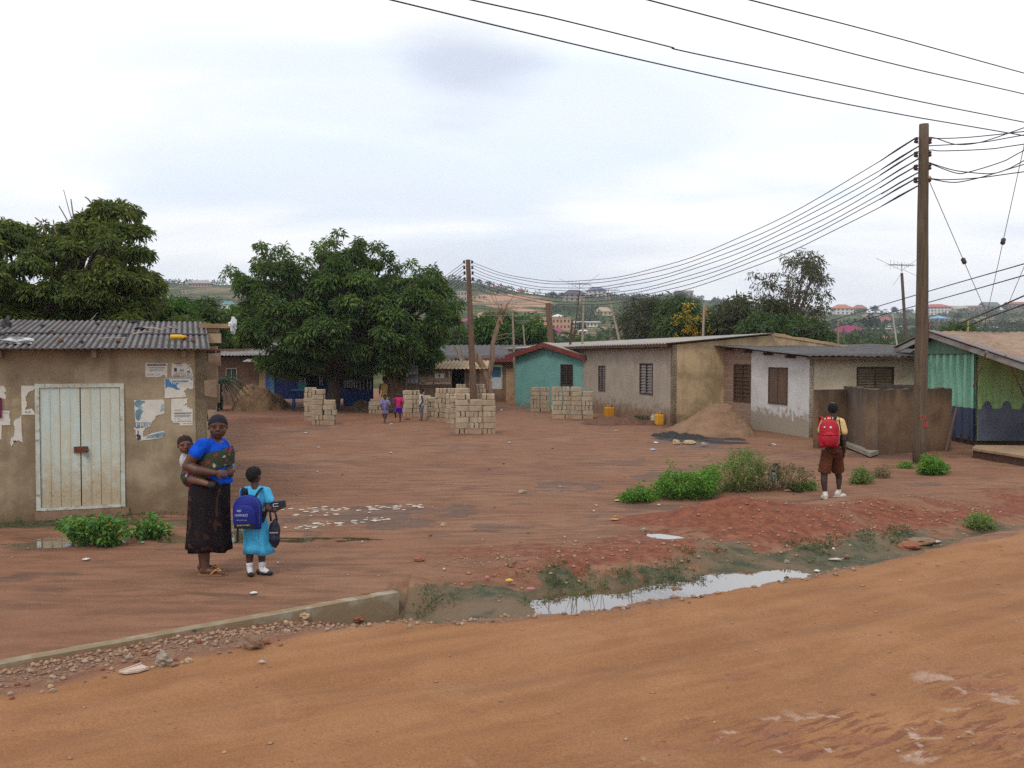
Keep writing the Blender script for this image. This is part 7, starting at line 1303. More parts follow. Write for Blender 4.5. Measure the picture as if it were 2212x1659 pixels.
def cap(par, name, M, q, s, m, z0=.05, grow=1.045, rough_=.0, fz=.0, back=0):
    """hair or cap: a shell over the skull whose rim runs from z0 behind to z0+fz in front"""
    mb = MB(); rings = []; seg = 26
    for i in range(12):
        th = pi*.5*(i/11); r_ = []
        for j in range(seg):
            ph = 2*pi*j/seg; low = z0+fz*max(-.3, sin(ph))-back*max(0, -sin(ph)); zt_ = .10+.385*grow; c_ = cos(th); z_ = low+(zt_-low)*(1-c_) if i else low
            zz_ = (z_-.10)/(.385*grow); rr_ = sqrt(max(.0004, 1-min(.9999, zz_*zz_)))*grow; k = 1+rough_*mnoise.noise(Vector((cos(ph)*4, sin(ph)*4, z_*12)))
            if zz_ < 0: rr_ = grow*(1-.12*zz_*zz_*4)
            r_.append(q(cos(ph)*.36*rr_*k, -.04+sin(ph)*.40*rr_*k, z_))
        rings.append(r_)
    inner = [[p*1.0 for p in rings[0]]]
    mb.loft(rings, cap=True); return mb.obj(name, m, par, smooth=True)
def hand(mb, w_, d, n, s=.17, curl=.5, thumb=1):
    """w_ wrist, d direction of the fingers, n back-of-hand normal, s hand length, thumb side sign"""
    d = Vector(d).normalized(); n = Vector(n).normalized(); n = (n-d*n.dot(d)).normalized(); r = d.cross(n)*thumb; w_ = Vector(w_)
    M = Matrix((r, d, n)).transposed(); mb.ell(w_+d*s*.27, (s*.23, s*.29, s*.095), 14, 8, M)
    for i, (o, l_) in enumerate(((.17, .42), (.06, .47), (-.05, .44), (-.155, .34))):
        a_ = w_+d*s*.45+r*s*o; dd = d.copy(); pts_ = [a_-d*s*.1]; p = a_
        for k in range(3): c_ = curl*(k+.6)*.75; dd = (d*cos(c_)-n*sin(c_)).normalized(); pts_.append(p); p = p+dd*l_*s*(.42, .32, .26)[k]
        pts_.append(p); chain(mb, pts_, [s*.052, s*.052, s*.048, s*.044, s*.038], 8)
    a_ = w_+d*s*.12+r*s*.17; t1 = a_+(d*.6+r*.75-n*.25).normalized()*s*.22; t2 = t1+(d*.9+r*.2-n*.4*curl*2).normalized()*s*.18; chain(mb, [a_, t1, t2], [s*.075, s*.06, s*.045], 8)
def skirt(levels, seg=64, folds=9, fa=.012, seed=0, thick=.0):
    """levels: (cx,cy,z,rx,ry)"""
    rings = []
    for k, (cx, cy, z_, rx, ry) in enumerate(levels):
        f_ = k/(len(levels)-1); r_ = []
        for j in range(seg):
            a_ = 2*pi*j/seg; w_ = fa*f_**1.3*(sin(a_*folds+seed+.6*sin(a_*3+seed))+.4*sin(a_*(folds*1.7//1)+seed*2)); r_.append(Vector((cx+cos(a_)*(rx+w_), cy+sin(a_)*(ry+w_), z_+.012*f_*sin(a_*4+seed))))
        rings.append(r_)
    mb = MB(); mb.loft(rings, cap=True); return mb
def band(levels, seg=56, tilt=0, thick=.012, lump=0):
    """tilted cloth band lofted round the body; levels (cx,cy,z,rx,ry); tilt = dz/dx"""
    rings = []
    for k, (cx, cy, z_, rx, ry) in enumerate(levels):
        rings.append([Vector((cx+cos(a_)*rx*(1+lump*sin(a_*5+k*.8)), cy+sin(a_)*ry*(1+lump*sin(a_*7+k)), z_+tilt*cos(a_)*rx+.006*sin(a_*6+k))) for a_ in [2*pi*j/seg for j in range(seg)]])
    mb = MB(); mb.loft(rings, cap=False); return mb
def printmat(name, base, cols, scale, stretch=(1, 1, 1), rough=.85):
    m, t, b = newmat(name); v = objco(t, stretch); c = None
    w_ = noise(t, v, scale*.6, 3); vo = N(t, 'ShaderNodeTexVoronoi'); vo.inputs['Scale'].default_value = scale; dm_ = N(t, 'ShaderNodeVectorMath', operation='ADD'); sc2 = N(t, 'ShaderNodeVectorMath', operation='SCALE'); nz_ = N(t, 'ShaderNodeTexNoise'); nz_.inputs['Scale'].default_value = scale*.8; L(t, v, nz_.inputs[0]); L(t, nz_.outputs['Color'], sc2.inputs[0]); sc2.inputs['Scale'].default_value = .9/scale*2; L(t, v, dm_.inputs[0]); L(t, sc2.outputs[0], dm_.inputs[1]); L(t, dm_.outputs[0], vo.inputs[0])
    s_ = N(t, 'ShaderNodeSeparateColor'); L(t, vo.outputs['Color'], s_.inputs[0]); c = base
    for i, (col_, lo) in enumerate(cols): c = mixc(t, mathn(t, 'GREATER_THAN', s_.outputs[i % 3], lo), c, col_)
    c = mixc(t, ramp(t, vo.outputs['Distance'], .42, .55), c, base); L(t, c, b.inputs['Base Color']); b.inputs['Roughness'].default_value = rough; b.inputs['Specular IOR Level'].default_value = .15; bump(t, b, w_, .4, .01); return m
def clothm(name, c, rough=.85, fine=60, v=.8):
    m, t, b = newmat(name); q = objco(t, (1, 1, .45)); n = noise(t, q, 9, 4, .6, 1.2); f = noise(t, objco(t), 120, 2); L(t, mixc(t, ramp(t, n, .35, .65), c, tuple(x*v for x in c)), b.inputs['Base Color']); b.inputs['Roughness'].default_value = rough; b.inputs['Specular IOR Level'].default_value = .12
    bump(t, b, mathn(t, 'ADD', n, mathn(t, 'MULTIPLY', f, .05)), .9, .035); return m

# ---------------------------------------------------------------- woman with the baby on her back
pw = P(457, 1238); woman = thing('person', 'woman in a blue top and long dark skirt carrying a baby tied on her back', 'person', pw)
royal = clothm('royal_blue_jersey', (.006, .085, .62), v=.65); wrapm = printmat('printed_wrap_cloth', (.035, .045, .022), [((.30, .02, .12), .60), ((.34, .35, .28), .80), ((.015, .05, .07), .66), ((.16, .15, .02), .82), ((.22, .03, .03), .84)], 26)
def noise_vec(t, v):
    n = N(t, 'ShaderNodeTexVoronoi'); n.inputs['Scale'].default_value = 5; L(t, v, n.inputs[0]); a_ = N(t, 'ShaderNodeVectorMath', operation='SUBTRACT'); L(t, v, a_.inputs[0]); L(t, n.outputs['Position'], a_.inputs[1]); return a_.outputs[0]
# dark skirt with brown paisley curls
skm, t, b = newmat('paisley_skirt'); v = objco(t, (1, 1, .6)); wv_ = N(t, 'ShaderNodeTexWave', wave_type='RINGS'); wv_.inputs['Scale'].default_value = 4.5; wv_.inputs['Distortion'].default_value = 7; wv_.inputs['Detail'].default_value = 1; wv_.inputs['Detail Scale'].default_value = 1.2; L(t, noise_vec(t, v), wv_.inputs[0]); big = noise(t, v, 8, 2)
L(t, mixc(t, mathn(t, 'MULTIPLY', ramp(t, wv_.outputs[1], .72, .90), ramp(t, big, .42, .55)), (.012, .009, .011), (.060, .026, .019)), b.inputs['Base Color']); b.inputs['Roughness'].default_value = .9; b.inputs['Specular IOR Level'].default_value = .15
mb = MB()
hc = (.088, -.025, 1.512); hs = .258; M, q = head(mb, hc, hs, (.30, -.95, -.05))
chain(mb, [(.07, .0, 1.45), (.045, .02, 1.36)], [.060, .066]); 
mb.ell((.03, .01, 1.24), (.145, .155, .15), 18, 12); mb.ell((.055, 0, 1.03), (.155, .165, .20), 18, 12)
chain(mb, [(-.035, -.15, 1.325), (-.08, -.20, 1.26), (-.165, -.215, 1.13)], [.066, .068, .050]); chain(mb, [(-.165, -.215, 1.13), (-.06, -.245, 1.095), (.12, -.225, 1.062)], [.052, .050, .030])
hand(mb, (.125, -.225, 1.062), (.9, .25, -.05), (0, -1, .3), .165, .9, 1)
chain(mb, [(.06, .18, 1.32), (.09, .25, 1.14), (.14, .23, 1.07), (.225, .0, 1.06)], [.062, .05, .046, .028]); hand(mb, (.225, .0, 1.058), (.25, -.85, .0), (1, 0, .1), .16, 1.1, -1)
for x0, y0, x1, dz in ((-.035, -.085, .0, 0), (-.115, .085, -.09, 0)): chain(mb, [(x0, y0, .55), (x0-.01, y0, .34), (x0, y0, .10), (x0+.0, y0, .055)], [.075, .062, .042, .040]); chain(mb, [(x0-.025, y0, .045), (x0+.07, y0-.01, .04), (x0+.155, y0-.02, .03)], [.036, .034, .024]); [mb.ell((x0+.19, y0-.02+(k-2)*.016, .024), (.022, .009, .011), 8, 6) for k in range(5)]
body = mb.obj('body', sk_w, woman, local=True, remesh=.0065, sm=5)
for x0, y0 in ((-.035, -.085), (-.115, .085)):
    rng_ = [(x0-.075+.30*i/10) for i in range(11)]; mb = MB(); wd_ = [.026, .034, .036, .034, .032, .034, .040, .044, .044, .036, .018]; top_ = [Vector((x_, y0-.012-w_, .016)) for x_, w_ in zip(rng_, wd_)]+[Vector((x_, y0-.012+w_, .016)) for x_, w_ in zip(rng_[::-1], wd_[::-1])]; mb.prism([p-ZV*.014 for p in top_], (0, 0, .015)); sd_ = mb.obj('sandal', mat('tan_sandal', (.30, .15, .07), rough=.7), woman, local=True)
    mb = MB(); mb.tube([(x0+.17, y0-.015, .035), (x0+.12, y0-.05, .062), (x0+.07, y0-.05, .02)], .008, 6); mb.tube([(x0+.17, y0-.015, .035), (x0+.12, y0+.02, .066), (x0+.07, y0+.035, .02)], .008, 6); mb.ell((x0+.12, y0-.045, .06), .013); mb.ell((x0+.16, y0-.02, .048), .012); mb.obj('strap', mat('pink_yellow_strap', (.50, .12, .08), (.55, .38, .06), scale=40), sd_, local=True)
mb = MB(); mb.ell((.03, .01, 1.245), (.158, .170, .135), 20, 12); mb.ell((.06, 0, 1.05), (.166, .178, .19), 20, 12); mb.ell((.105, -.07, 1.215), (.085, .08, .075)); mb.ell((.115, .07, 1.21), (.085, .08, .075)); mb.tube([(.05, 0, .97), (.05, 0, .93)], [(.165, .175), (.165, .175)], 20)
chain(mb, [(.02, -.06, 1.335), (-.035, -.15, 1.33), (-.082, -.20, 1.258)], [.06, .075, .074]); chain(mb, [(.03, .06, 1.335), (.06, .17, 1.31), (.085, .23, 1.235)], [.06, .074, .07]); sh = mb.obj('blouse', royal, woman, local=True, remesh=.008, sm=6)
skirt([(.01, 0, 1.00, .17, .175), (.0, 0, .94, .195, .20), (-.01, .0, .85, .205, .21), (-.015, 0, .70, .207, .205), (-.018, 0, .5, .212, .20), (-.02, 0, .35, .218, .20), (-.02, 0, .245, .225, .20)], folds=8, fa=.014, seed=1).obj('skirt', skm, woman, smooth=True, local=True)
band([(.055, 0, 1.085, .185, .200), (.045, 0, 1.13, .192, .205), (.05, 0, 1.19, .196, .200), (.055, 0, 1.235, .182, .190), (.06, 0, 1.265, .165, .18)], tilt=.25, lump=.012).obj('wrap_cloth', wrapm, woman, smooth=True, local=True)
mb = MB(); mb.ell((-.160, -.0, 1.005), (.142, .155, .13), 22, 14); mb.ell((-.03, -.06, 1.03), (.17, .155, .075), 20, 12, Matrix.Rotation(radians(-14), 3, 'Y')); mb.ell((-.20, 0, 1.07), (.075, .12, .07), 18, 10); mb.obj('wrap_pouch', wrapm, woman, local=True, remesh=.008, sm=6)
mb = MB(); mb.ell((.205, -.09, 1.075), (.032, .03, .03)); mb.ell((.215, -.07, 1.12), (.02, .02, .05)); mb.obj('wrap_knot', wrapm, woman, local=True, remesh=.005)
face(woman, M, lambda x, y, z: pw+q(x, y, z), hs)
cap(woman, 'head_wrap', M, lambda x, y, z: pw+q(x, y, z), hs, mat('black_head_wrap', (.008, .006, .014), rough=.75, bumps=.2), z0=.03, grow=1.05, fz=.20)
mb = MB(); mb.ell(q(-.36, .0, -.11), (.006, .006, .008)); mb.obj('earring', mat('gold', (.6, .45, .2), metal=1, rough=.3), woman, local=True)
# ---- baby
bp = pw+Vector((-.20, -.01, 1.05)); baby = thing('person', 'baby in a white shirt tied on the back of the woman in blue', 'person', bp); bl = Vector((-.20, -.01, 1.05))
mb = MB(); L3 = lambda x, y, z: Vector((x, y, z))-bl; M, q = head(mb, L3(-.214, -.125, 1.338), .203, (.40, -.90, -.06), (-.12, 0, 1)); mb.ell(L3(-.205, -.0, 1.15), (.068, .085, .11)); chain(mb, [L3(-.19, -.03, 1.25), L3(-.2, -.0, 1.2)], [.035, .05])
chain(mb, [L3(-.19, -.10, 1.20), L3(-.155, -.135, 1.13), L3(-.10, -.15, 1.12)], [.035, .028, .02]); chain(mb, [L3(-.17, -.10, .99), L3(-.06, -.205, .985), L3(.045, -.235, .955)], [.05, .042, .028]); mb.ell(L3(.075, -.24, .945), (.035, .022, .02)); mb.obj('body', sk_b, baby, local=True, remesh=.005, sm=4)
face(baby, M, lambda x, y, z: bp+q(x, y, z), .203); cap(baby, 'hair', M, lambda x, y, z: bp+q(x, y, z), .203, mat('baby_hair', (.025, .015, .012), rough=.95, bumps=.6, fine=160), z0=-.02, grow=1.02, fz=.26)
mb = MB(); mb.ell(L3(-.218, -.03, 1.165), (.084, .10, .105)); chain(mb, [L3(-.20, -.06, 1.235), L3(-.175, -.115, 1.16)], [.05, .046]); mb.obj('shirt', clothm('white_baby_shirt', (.50, .50, .55)), baby, local=True, remesh=.006)
mb = MB(); mb.ell(L3(.085, -.245, .945), (.045, .030, .034)); mb.obj('shoe', mat('dark_shoe', (.035, .03, .028)), baby, local=True, remesh=.006)
# ---------------------------------------------------------------- schoolgirl
pg = P(553, 1241); girl = thing('person', 'schoolgirl in a sky blue dress and white socks seen from behind', 'person', pg)
skyb = clothm('sky_blue_uniform', (.075, .43, .72), v=.8, fine=30)
mb = MB(); M, q = head(mb, (-.012, .0, 1.015), .19, (.55, .83, -.06)); chain(mb, [(-.005, 0, .94), (.0, .0, .87)], [.036, .042]); mb.ell((0, 0, .76), (.10, .075, .12)); mb.ell((.0, 0, .60), (.095, .075, .12))
chain(mb, [(.115, .0, .845), (.145, -.02, .76), (.135, -.05, .685)], [.04, .035, .03]); chain(mb, [(.135, -.05, .685), (.20, -.035, .665), (.235, -.02, .68)], [.031, .027, .020]); hand(mb, (.235, -.02, .682), (.85, .25, .35), (0, -1, -.2), .105, .35, -1)
chain(mb, [(-.115, .0, .845), (-.13, .07, .75), (-.06, .16, .70), (.08, .17, .71)], [.038, .033, .027, .018]); hand(mb, (.08, .17, .71), (.9, -.2, .1), (0, 0, 1), .10, .4, -1)
for x_, sp_ in ((-.062, -.0), (.062, .01)): chain(mb, [(x_, 0, .35), (x_, 0, .23), (x_-.003, sp_, .10), (x_-.005, sp_, .04)], [.052, .044, .029, .027])
mb.obj('body', sk_g, girl, local=True, remesh=.0055, sm=4)
cap(girl, 'hair', M, lambda x, y, z: pg+q(x, y, z), .19, hairm, z0=.0, grow=1.09, rough_=.05, fz=.22, back=.30)
for x_, dx in ((-.062, .05), (.062, 1.0)):
    d_ = Vector((dx, .5 if dx < .5 else .15, 0)).normalized(); d_ = Vector((.35, -.9, 0)).normalized() if x_ < 0 else Vector((.97, -.2, 0)); M_ = frame(d_); c_ = Vector((x_, 0, 0))
    mb = MB(); chain(mb, [c_+ZV*.115, c_+ZV*.055, c_+d_*.05+ZV*.035], [.033, .032, .028]); mb.tube([c_+ZV*.095, c_+ZV*.12], .037, 12); mb.obj('sock', clothm('white_sock', (.66, .66, .68)), girl, local=True, remesh=.005)
    mb = MB(); mb.ell(c_+d_*.02+ZV*.016, (.034, .075, .022), 14, 8, M_); mb.ell(c_+d_*.085+ZV*.018, (.032, .040, .024), 14, 8, M_); mb.ell(c_-d_*.035+ZV*.028, (.032, .030, .030), 12, 8, M_); mb.obj('shoe', mat('black_shoe_leather', (.012, .011, .014), rough=.35, bumps=0), girl, local=True, remesh=.005)
mb = MB(); mb.ell((0, 0, .77), (.125, .09, .12)); mb.tube([(0, 0, .80), (0, 0, .62), (.0, 0, .55)], [(.115, .085), (.105, .08), (.11, .085)], 22); chain(mb, [(.05, 0, .865), (.112, -.0, .85), (.148, -.02, .765)], [.045, .050, .050]); chain(mb, [(-.05, 0, .865), (-.112, .0, .85), (-.135, .05, .775)], [.045, .050, .047]); mb.obj('bodice', skyb, girl, local=True, remesh=.0065, sm=5)
mb = MB(); mb.tube([(.150, -.022, .742), (.149, -.022, .748)], .053, 18); mb.obj('sleeve_piping', mat('navy_piping', (.02, .12, .28)), girl, local=True)
skirt([(0, 0, .60, .108, .085), (.005, 0, .54, .122, .10), (.015, 0, .42, .135, .12), (.03, 0, .30, .150, .13), (.04, 0, .228, .160, .135)], folds=7, fa=.011, seed=3).obj('skirt', skyb, girl, smooth=True, local=True)
# backpack
bb = pg+Vector((-.03, -.16, .50)); bag = thing('backpack', 'royal blue school backpack with white lettering worn by the schoolgirl', 'backpack', bb, radians(-6)); nav = mat('royal_blue_nylon', (.004, .012, .19), (.004, .008, .12), scale=5, rough=.6, bumps=.3, fine=90); nvd = mat('dark_blue_nylon', (.008, .014, .10), rough=.6); strp = mat('black_strap', (.010, .009, .012), rough=.7)
def bagshape(w_, h_, d_, top=.6, seg=40): return [(x_, z_) for x_, z_ in [((w_/2)*(1-.06*(1-sstep(0, h_*.3, z_)))*(1 if z_ < h_*top else sqrt(max(0, 1-((z_-h_*top)/(h_*(1-top)))**2.4))), z_) for z_ in np.linspace(0, h_, seg)]]
def baghull(w_, h_, d_, y0, z0, top=.55):
    prof = bagshape(w_, h_, d_, top); mb = MB(); rings = []
    for k in range(9):
        f_ = k/8; a_ = (f_-.5)*pi*.98; y_ = y0-d_*f_; sc = .80+.20*sqrt(max(0, cos(a_))); r_ = [Vector((x_*sc, y_, z0+h_/2+(z_-h_/2)*sc)) for x_, z_ in prof]+[Vector((-x_*sc, y_, z0+h_/2+(z_-h_/2)*sc)) for x_, z_ in prof[::-1]]; rings.append(r_)
    mb.loft(rings); return mb
o = baghull(.285, .345, .12, .05, 0).obj('main_pocket', nav, bag, smooth=True, local=True); baghull(.225, .245, .05, -.055, .012, .6).obj('front_pocket', nvd if False else nav, bag, smooth=True, local=True)
pr = [(x_, z_) for x_, z_ in bagshape(.27, .33, .1, .55)][6:]; mb = MB(); mb.tube([(x_*1.0, -.045, z_+.008) for x_, z_ in pr]+[(-x_, -.045, z_+.008) for x_, z_ in pr[::-1]], .006, 6); mb.obj('piping', mat('blue_piping', (.03, .07, .33)), bag, smooth=True, local=True)
mb = MB(); mb.box((0, -.085, .045), (.20, .045, .055)); mb.obj('dark_panel', strp, bag, local=True)
wink = mat('white_print_ink', (.62, .64, .68), rough=.7, bumps=0)
def btext(s_, x_, z_, size, w_, y_=-.1085): return text(bag, s_, bag.matrix_basis @ Vector((x_, y_, z_)), bag.matrix_basis.to_3x3() @ Vector((1, 0, .05)), ZV, size, wink, 'lettering', ext=.02, width=w_)
btext('4SD', -.075, .185, .020, .048, -.107); btext('\uae30\uc544\ucc98\ub2a5\ub2e8', -.095, .135, .028, .135); btext('\ub798-\ub354.ABC.com', -.075, .096, .010, .105); btext('\uc0dd\uba85\uac15\uc544\ub098\ub77c\uc0ac\ub791\uc778', -.075, .042, .016, .135, -.1085)
mb = MB(); mb.tube([(-.055, .02, .335), (-.05, -.0, .40), (-.02, .01, .40), (-.015, .02, .335)], .014, 8); mb.ell((-.035, .0, .375), (.028, .014, .035)); mb.obj('handle', strp, bag, local=True)
for sx_ in (-1, 1): mb = MB(); mb.tube([(sx_*.065, .03, .315), (sx_*.085, .055, .36), (sx_*.09, .12, .39), (sx_*.085, .20, .37), (sx_*.09, .235, .28), (sx_*.12, .19, .16), (sx_*.12, .07, .06)], [(.020, .008)]*7, 8); mb.obj('shoulder_strap', strp if sx_ > 0 else nav, bag, local=True, smooth=True)
mb = MB(); mb.tube([(-.105, .0, .02), (-.112, -.0, -.06), (-.115, .0, -.145)], [(.006, .012)]*3, 6); mb.obj('loose_strap', strp, bag, local=True)
# box she holds
bx = pg+Vector((.235, -.015, .72)); mb = MB(); M_ = Matrix.Rotation(radians(6), 3, 'Y').transposed() @ Matrix.Rotation(.15, 3, 'Z'); mb.box(bx, (.150, .06, .072), M=M_); bxo = mb.obj('pencil_case', mat('black_case', (.022, .020, .035), rough=.5), loc=bx); tag(bxo, 'black oblong case held out in the hand of the schoolgirl', 'case')
mb = MB(); [mb.box(bx+M_ @ Vector((dx, -.0312, dz)), (sx_, .002, sz_), M=M_) for dx, dz, sx_, sz_ in ((-.02, .016, .05, .006), (-.02, -.012, .05, .006), (-.045, .002, .006, .03))]; mb.obj('print', wink, bxo)
# hanging bag
hb = pg+Vector((.212, -.075, .32)); hbt = thing('handbag', 'soft dark navy bag hanging from the arm of the schoolgirl', 'bag', hb); nvb = mat('dark_navy_leather', (.012, .012, .030), (.020, .018, .035), rough=.42, bumps=.5, bdist=.008, fine=22)
mb = MB(); mb.ell((.0, 0, .12), (.057, .035, .15), 22, 16, noise_a=.18, seed=2); mb.ell((0, 0, .06), (.058, .045, .08), 20, 12, noise_a=.2, seed=4); mb.obj('body', nvb, hbt, local=True, remesh=.005)
for y_ in (-.012, .014): mb = MB(); mb.tube([(-.035, y_, .24), (-.045, y_+.01, .31), (-.06, y_+.02, .355), (-.025, y_+.02, .37), (.01, y_+.01, .31), (.025, y_, .24)], .0075, 7); mb.obj('handle', nvb, hbt, local=True, smooth=True)
mb = MB(); mb.box((.0, -.037, .13), (.09, .006, .012)); mb.ell((.035, -.04, .13), (.008, .006, .008)); mb.obj('buckle', metal_gy, hbt, local=True)
# ---------------------------------------------------------------- schoolboy
pb_ = P(1797, 1080); boy = thing('person', 'schoolboy walking away in a yellow shirt, brown shorts and white trainers', 'person', pb_)
ylw = clothm('yellow_uniform', (.68, .47, .22), v=.85); brs = clothm('brown_uniform', (.115, .036, .018), v=.7)
mb = MB(); M, q = head(mb, (.008, .02, 1.425), .215, (.25, .95, -.02)); chain(mb, [(.01, .02, 1.34), (.01, .02, 1.26)], [.046, .05]); mb.ell((.02, .02, 1.10), (.14, .09, .17)); mb.ell((.0, .02, .88), (.125, .09, .12))
chain(mb, [(.13, .02, 1.225), (.165, .0, 1.08), (.165, -.01, .95)], [.050, .046, .038]); chain(mb, [(.165, -.01, .95), (.185, .02, .83), (.205, .06, .74)], [.038, .033, .025]); hand(mb, (.205, .06, .74), (0, .3, -1), (1, 0, 0), .155, .5, 1)
chain(mb, [(-.12, .03, 1.225), (-.16, .06, 1.07), (-.15, .10, .95), (-.08, .18, .98)], [.048, .043, .036, .025]); hand(mb, (-.08, .18, .98), (.8, .3, .2), (0, 0, 1), .14, .8, 1)
chain(mb, [(-.085, .0, .75), (-.115, .02, .45), (-.125, .0, .29), (-.112, -.02, .10), (-.112, -.02, .06)], [.075, .054, .052, .033, .032]); chain(mb, [(.085, .05, .75), (.14, .17, .46), (.175, .19, .32), (.165, .17, .16), (.165, .17, .10)], [.075, .054, .050, .032, .032]); mb.obj('body', sk_boy, boy, local=True, remesh=.007, sm=4)
cap(boy, 'hair', M, lambda x, y, z: pb_+q(x, y, z), .215, hairm, z0=.0, grow=1.03, fz=.2, back=.26)
mb = MB(); mb.ell((.02, .02, 1.11), (.155, .105, .155)); mb.tube([(.015, .02, 1.12), (0, .02, .88)], [(.14, .10), (.14, .105)], 22); chain(mb, [(.06, .02, 1.25), (.135, .02, 1.215), (.168, .0, 1.07)], [.05, .064, .066]); chain(mb, [(-.05, .02, 1.25), (-.12, .03, 1.215), (-.155, .055, 1.08)], [.05, .06, .06]); mb.obj('shirt', ylw, boy, local=True, remesh=.008, sm=5)
mb = MB(); rings = []
for z_, r_ in ((1.255, .082), (1.295, .062), (1.305, .06)): rings.append([Vector((.012+cos(a_)*r_*1.1, .02+sin(a_)*r_, z_+.008*sin(a_))) for a_ in np.linspace(0, 2*pi, 25)[:-1]])
mb.loft(rings, cap=False); mb.obj('collar', clothm('pale_collar', (.66, .50, .33)), boy, local=True, smooth=True)
mb = MB(); mb.tube([(.0, .02, .88), (0, .02, .74)], [(.135, .10), (.16, .115)], 24); 
mb.tube([(-.07, .0, .78), (-.095, .01, .60), (-.115, .02, .425)], [(.09, .095), (.092, .095), (.10, .10)], 22); mb.tube([(.07, .04, .78), (.11, .11, .60), (.15, .17, .43)], [(.095, .10), (.095, .10), (.098, .10)], 22); mb.obj('shorts', brs, boy, local=True, remesh=.008, sm=4)
trn = mat('white_trainer', (.62, .58, .50), (.50, .45, .38), scale=20, rough=.6)
for c_, d_, lift in (((-.112, -.02, 0), Vector((.15, .98, 0)), 0), ((.165, .17, 0), Vector((.85, .5, 0)), .0)):
    d_.normalize(); M_ = frame(d_); c_ = Vector(c_); c_.z = lift; mb = MB(); mb.ell(c_+d_*.03+ZV*.035, (.046, .12, .034), 16, 8, M_); mb.ell(c_-d_*.03+ZV*.07, (.042, .055, .05), 14, 8, M_); mb.ell(c_+d_*.10+ZV*.035, (.048, .06, .036), 14, 8, M_); mb.tube([c_+ZV*.08, c_+ZV*.14], [.043, .038], 14); mb.obj('trainer', trn, boy, local=True, remesh=.006)
rb = pb_+Vector((-.10, -.13, .84)); rbg = thing('backpack', 'red backpack with two white badges on the back of the schoolboy', 'backpack', rb, radians(-14)); redn = mat('red_nylon', (.42, .008, .022), (.30, .006, .02), scale=4, rough=.6, bumps=.3, fine=60)
baghull(.29, .44, .16, .06, 0, .62).obj('main_pocket', redn, rbg, smooth=True, local=True); mb = MB(); mb.ell((0, -.09, .13), (.125, .045, .12), 20, 12); mb.obj('front_pocket', redn, rbg, smooth=True, local=True)
mb = MB(); mb.tube([(-.12, -.10, .19), (0, -.145, .195), (.12, -.10, .19)], .006, 6); mb.obj('zip', mat('dark_red_zip', (.12, .01, .015)), rbg, local=True)
for x_, r_ in ((-.075, .014), (.015, .018)): mb = MB(); mb.tube([(x_, -.098, .315), (x_, -.112, .315)], r_, 10); mb.obj('badge', plw, rbg, local=True)
mb = MB(); mb.tube([(-.04, .03, .42), (-.03, .0, .47), (.03, .0, .47), (.04, .03, .42)], .012, 8); mb.obj('handle', redn, rbg, local=True)
for sx_ in (-1, 1): mb = MB(); mb.tube([(sx_*.07, .04, .40), (sx_*.10, .10, .455), (sx_*.11, .20, .44), (sx_*.12, .26, .32), (sx_*.135, .20, .16), (sx_*.12, .08, .06)], [(.026, .008)]*6, 8); mb.obj('shoulder_strap', strp if sx_ > 0 else redn, rbg, local=True, smooth=True)
kb = pb_+Vector((.20, .16, .86)); mb = MB(); mb.ell(kb+Vector((0, 0, .14)), (.085, .09, .19), 20, 14, noise_a=.15, seed=7); bbk = mb.obj('shoulder_bag', blkp, loc=kb, smooth=True); tag(bbk, 'black bag slung on the front of the schoolboy', 'bag'); mb = MB(); mb.tube([pb_+Vector((.13, -.065, .80)), pb_+Vector((.115, -.085, 1.0)), pb_+Vector((.085, -.06, 1.23)), pb_+Vector((.10, .02, 1.285)), pb_+Vector((.15, .11, 1.2)), kb+Vector((0, -.02, .25))], [(.022, .006)]*6, 8); mb.obj('strap', strp, bbk, smooth=True)
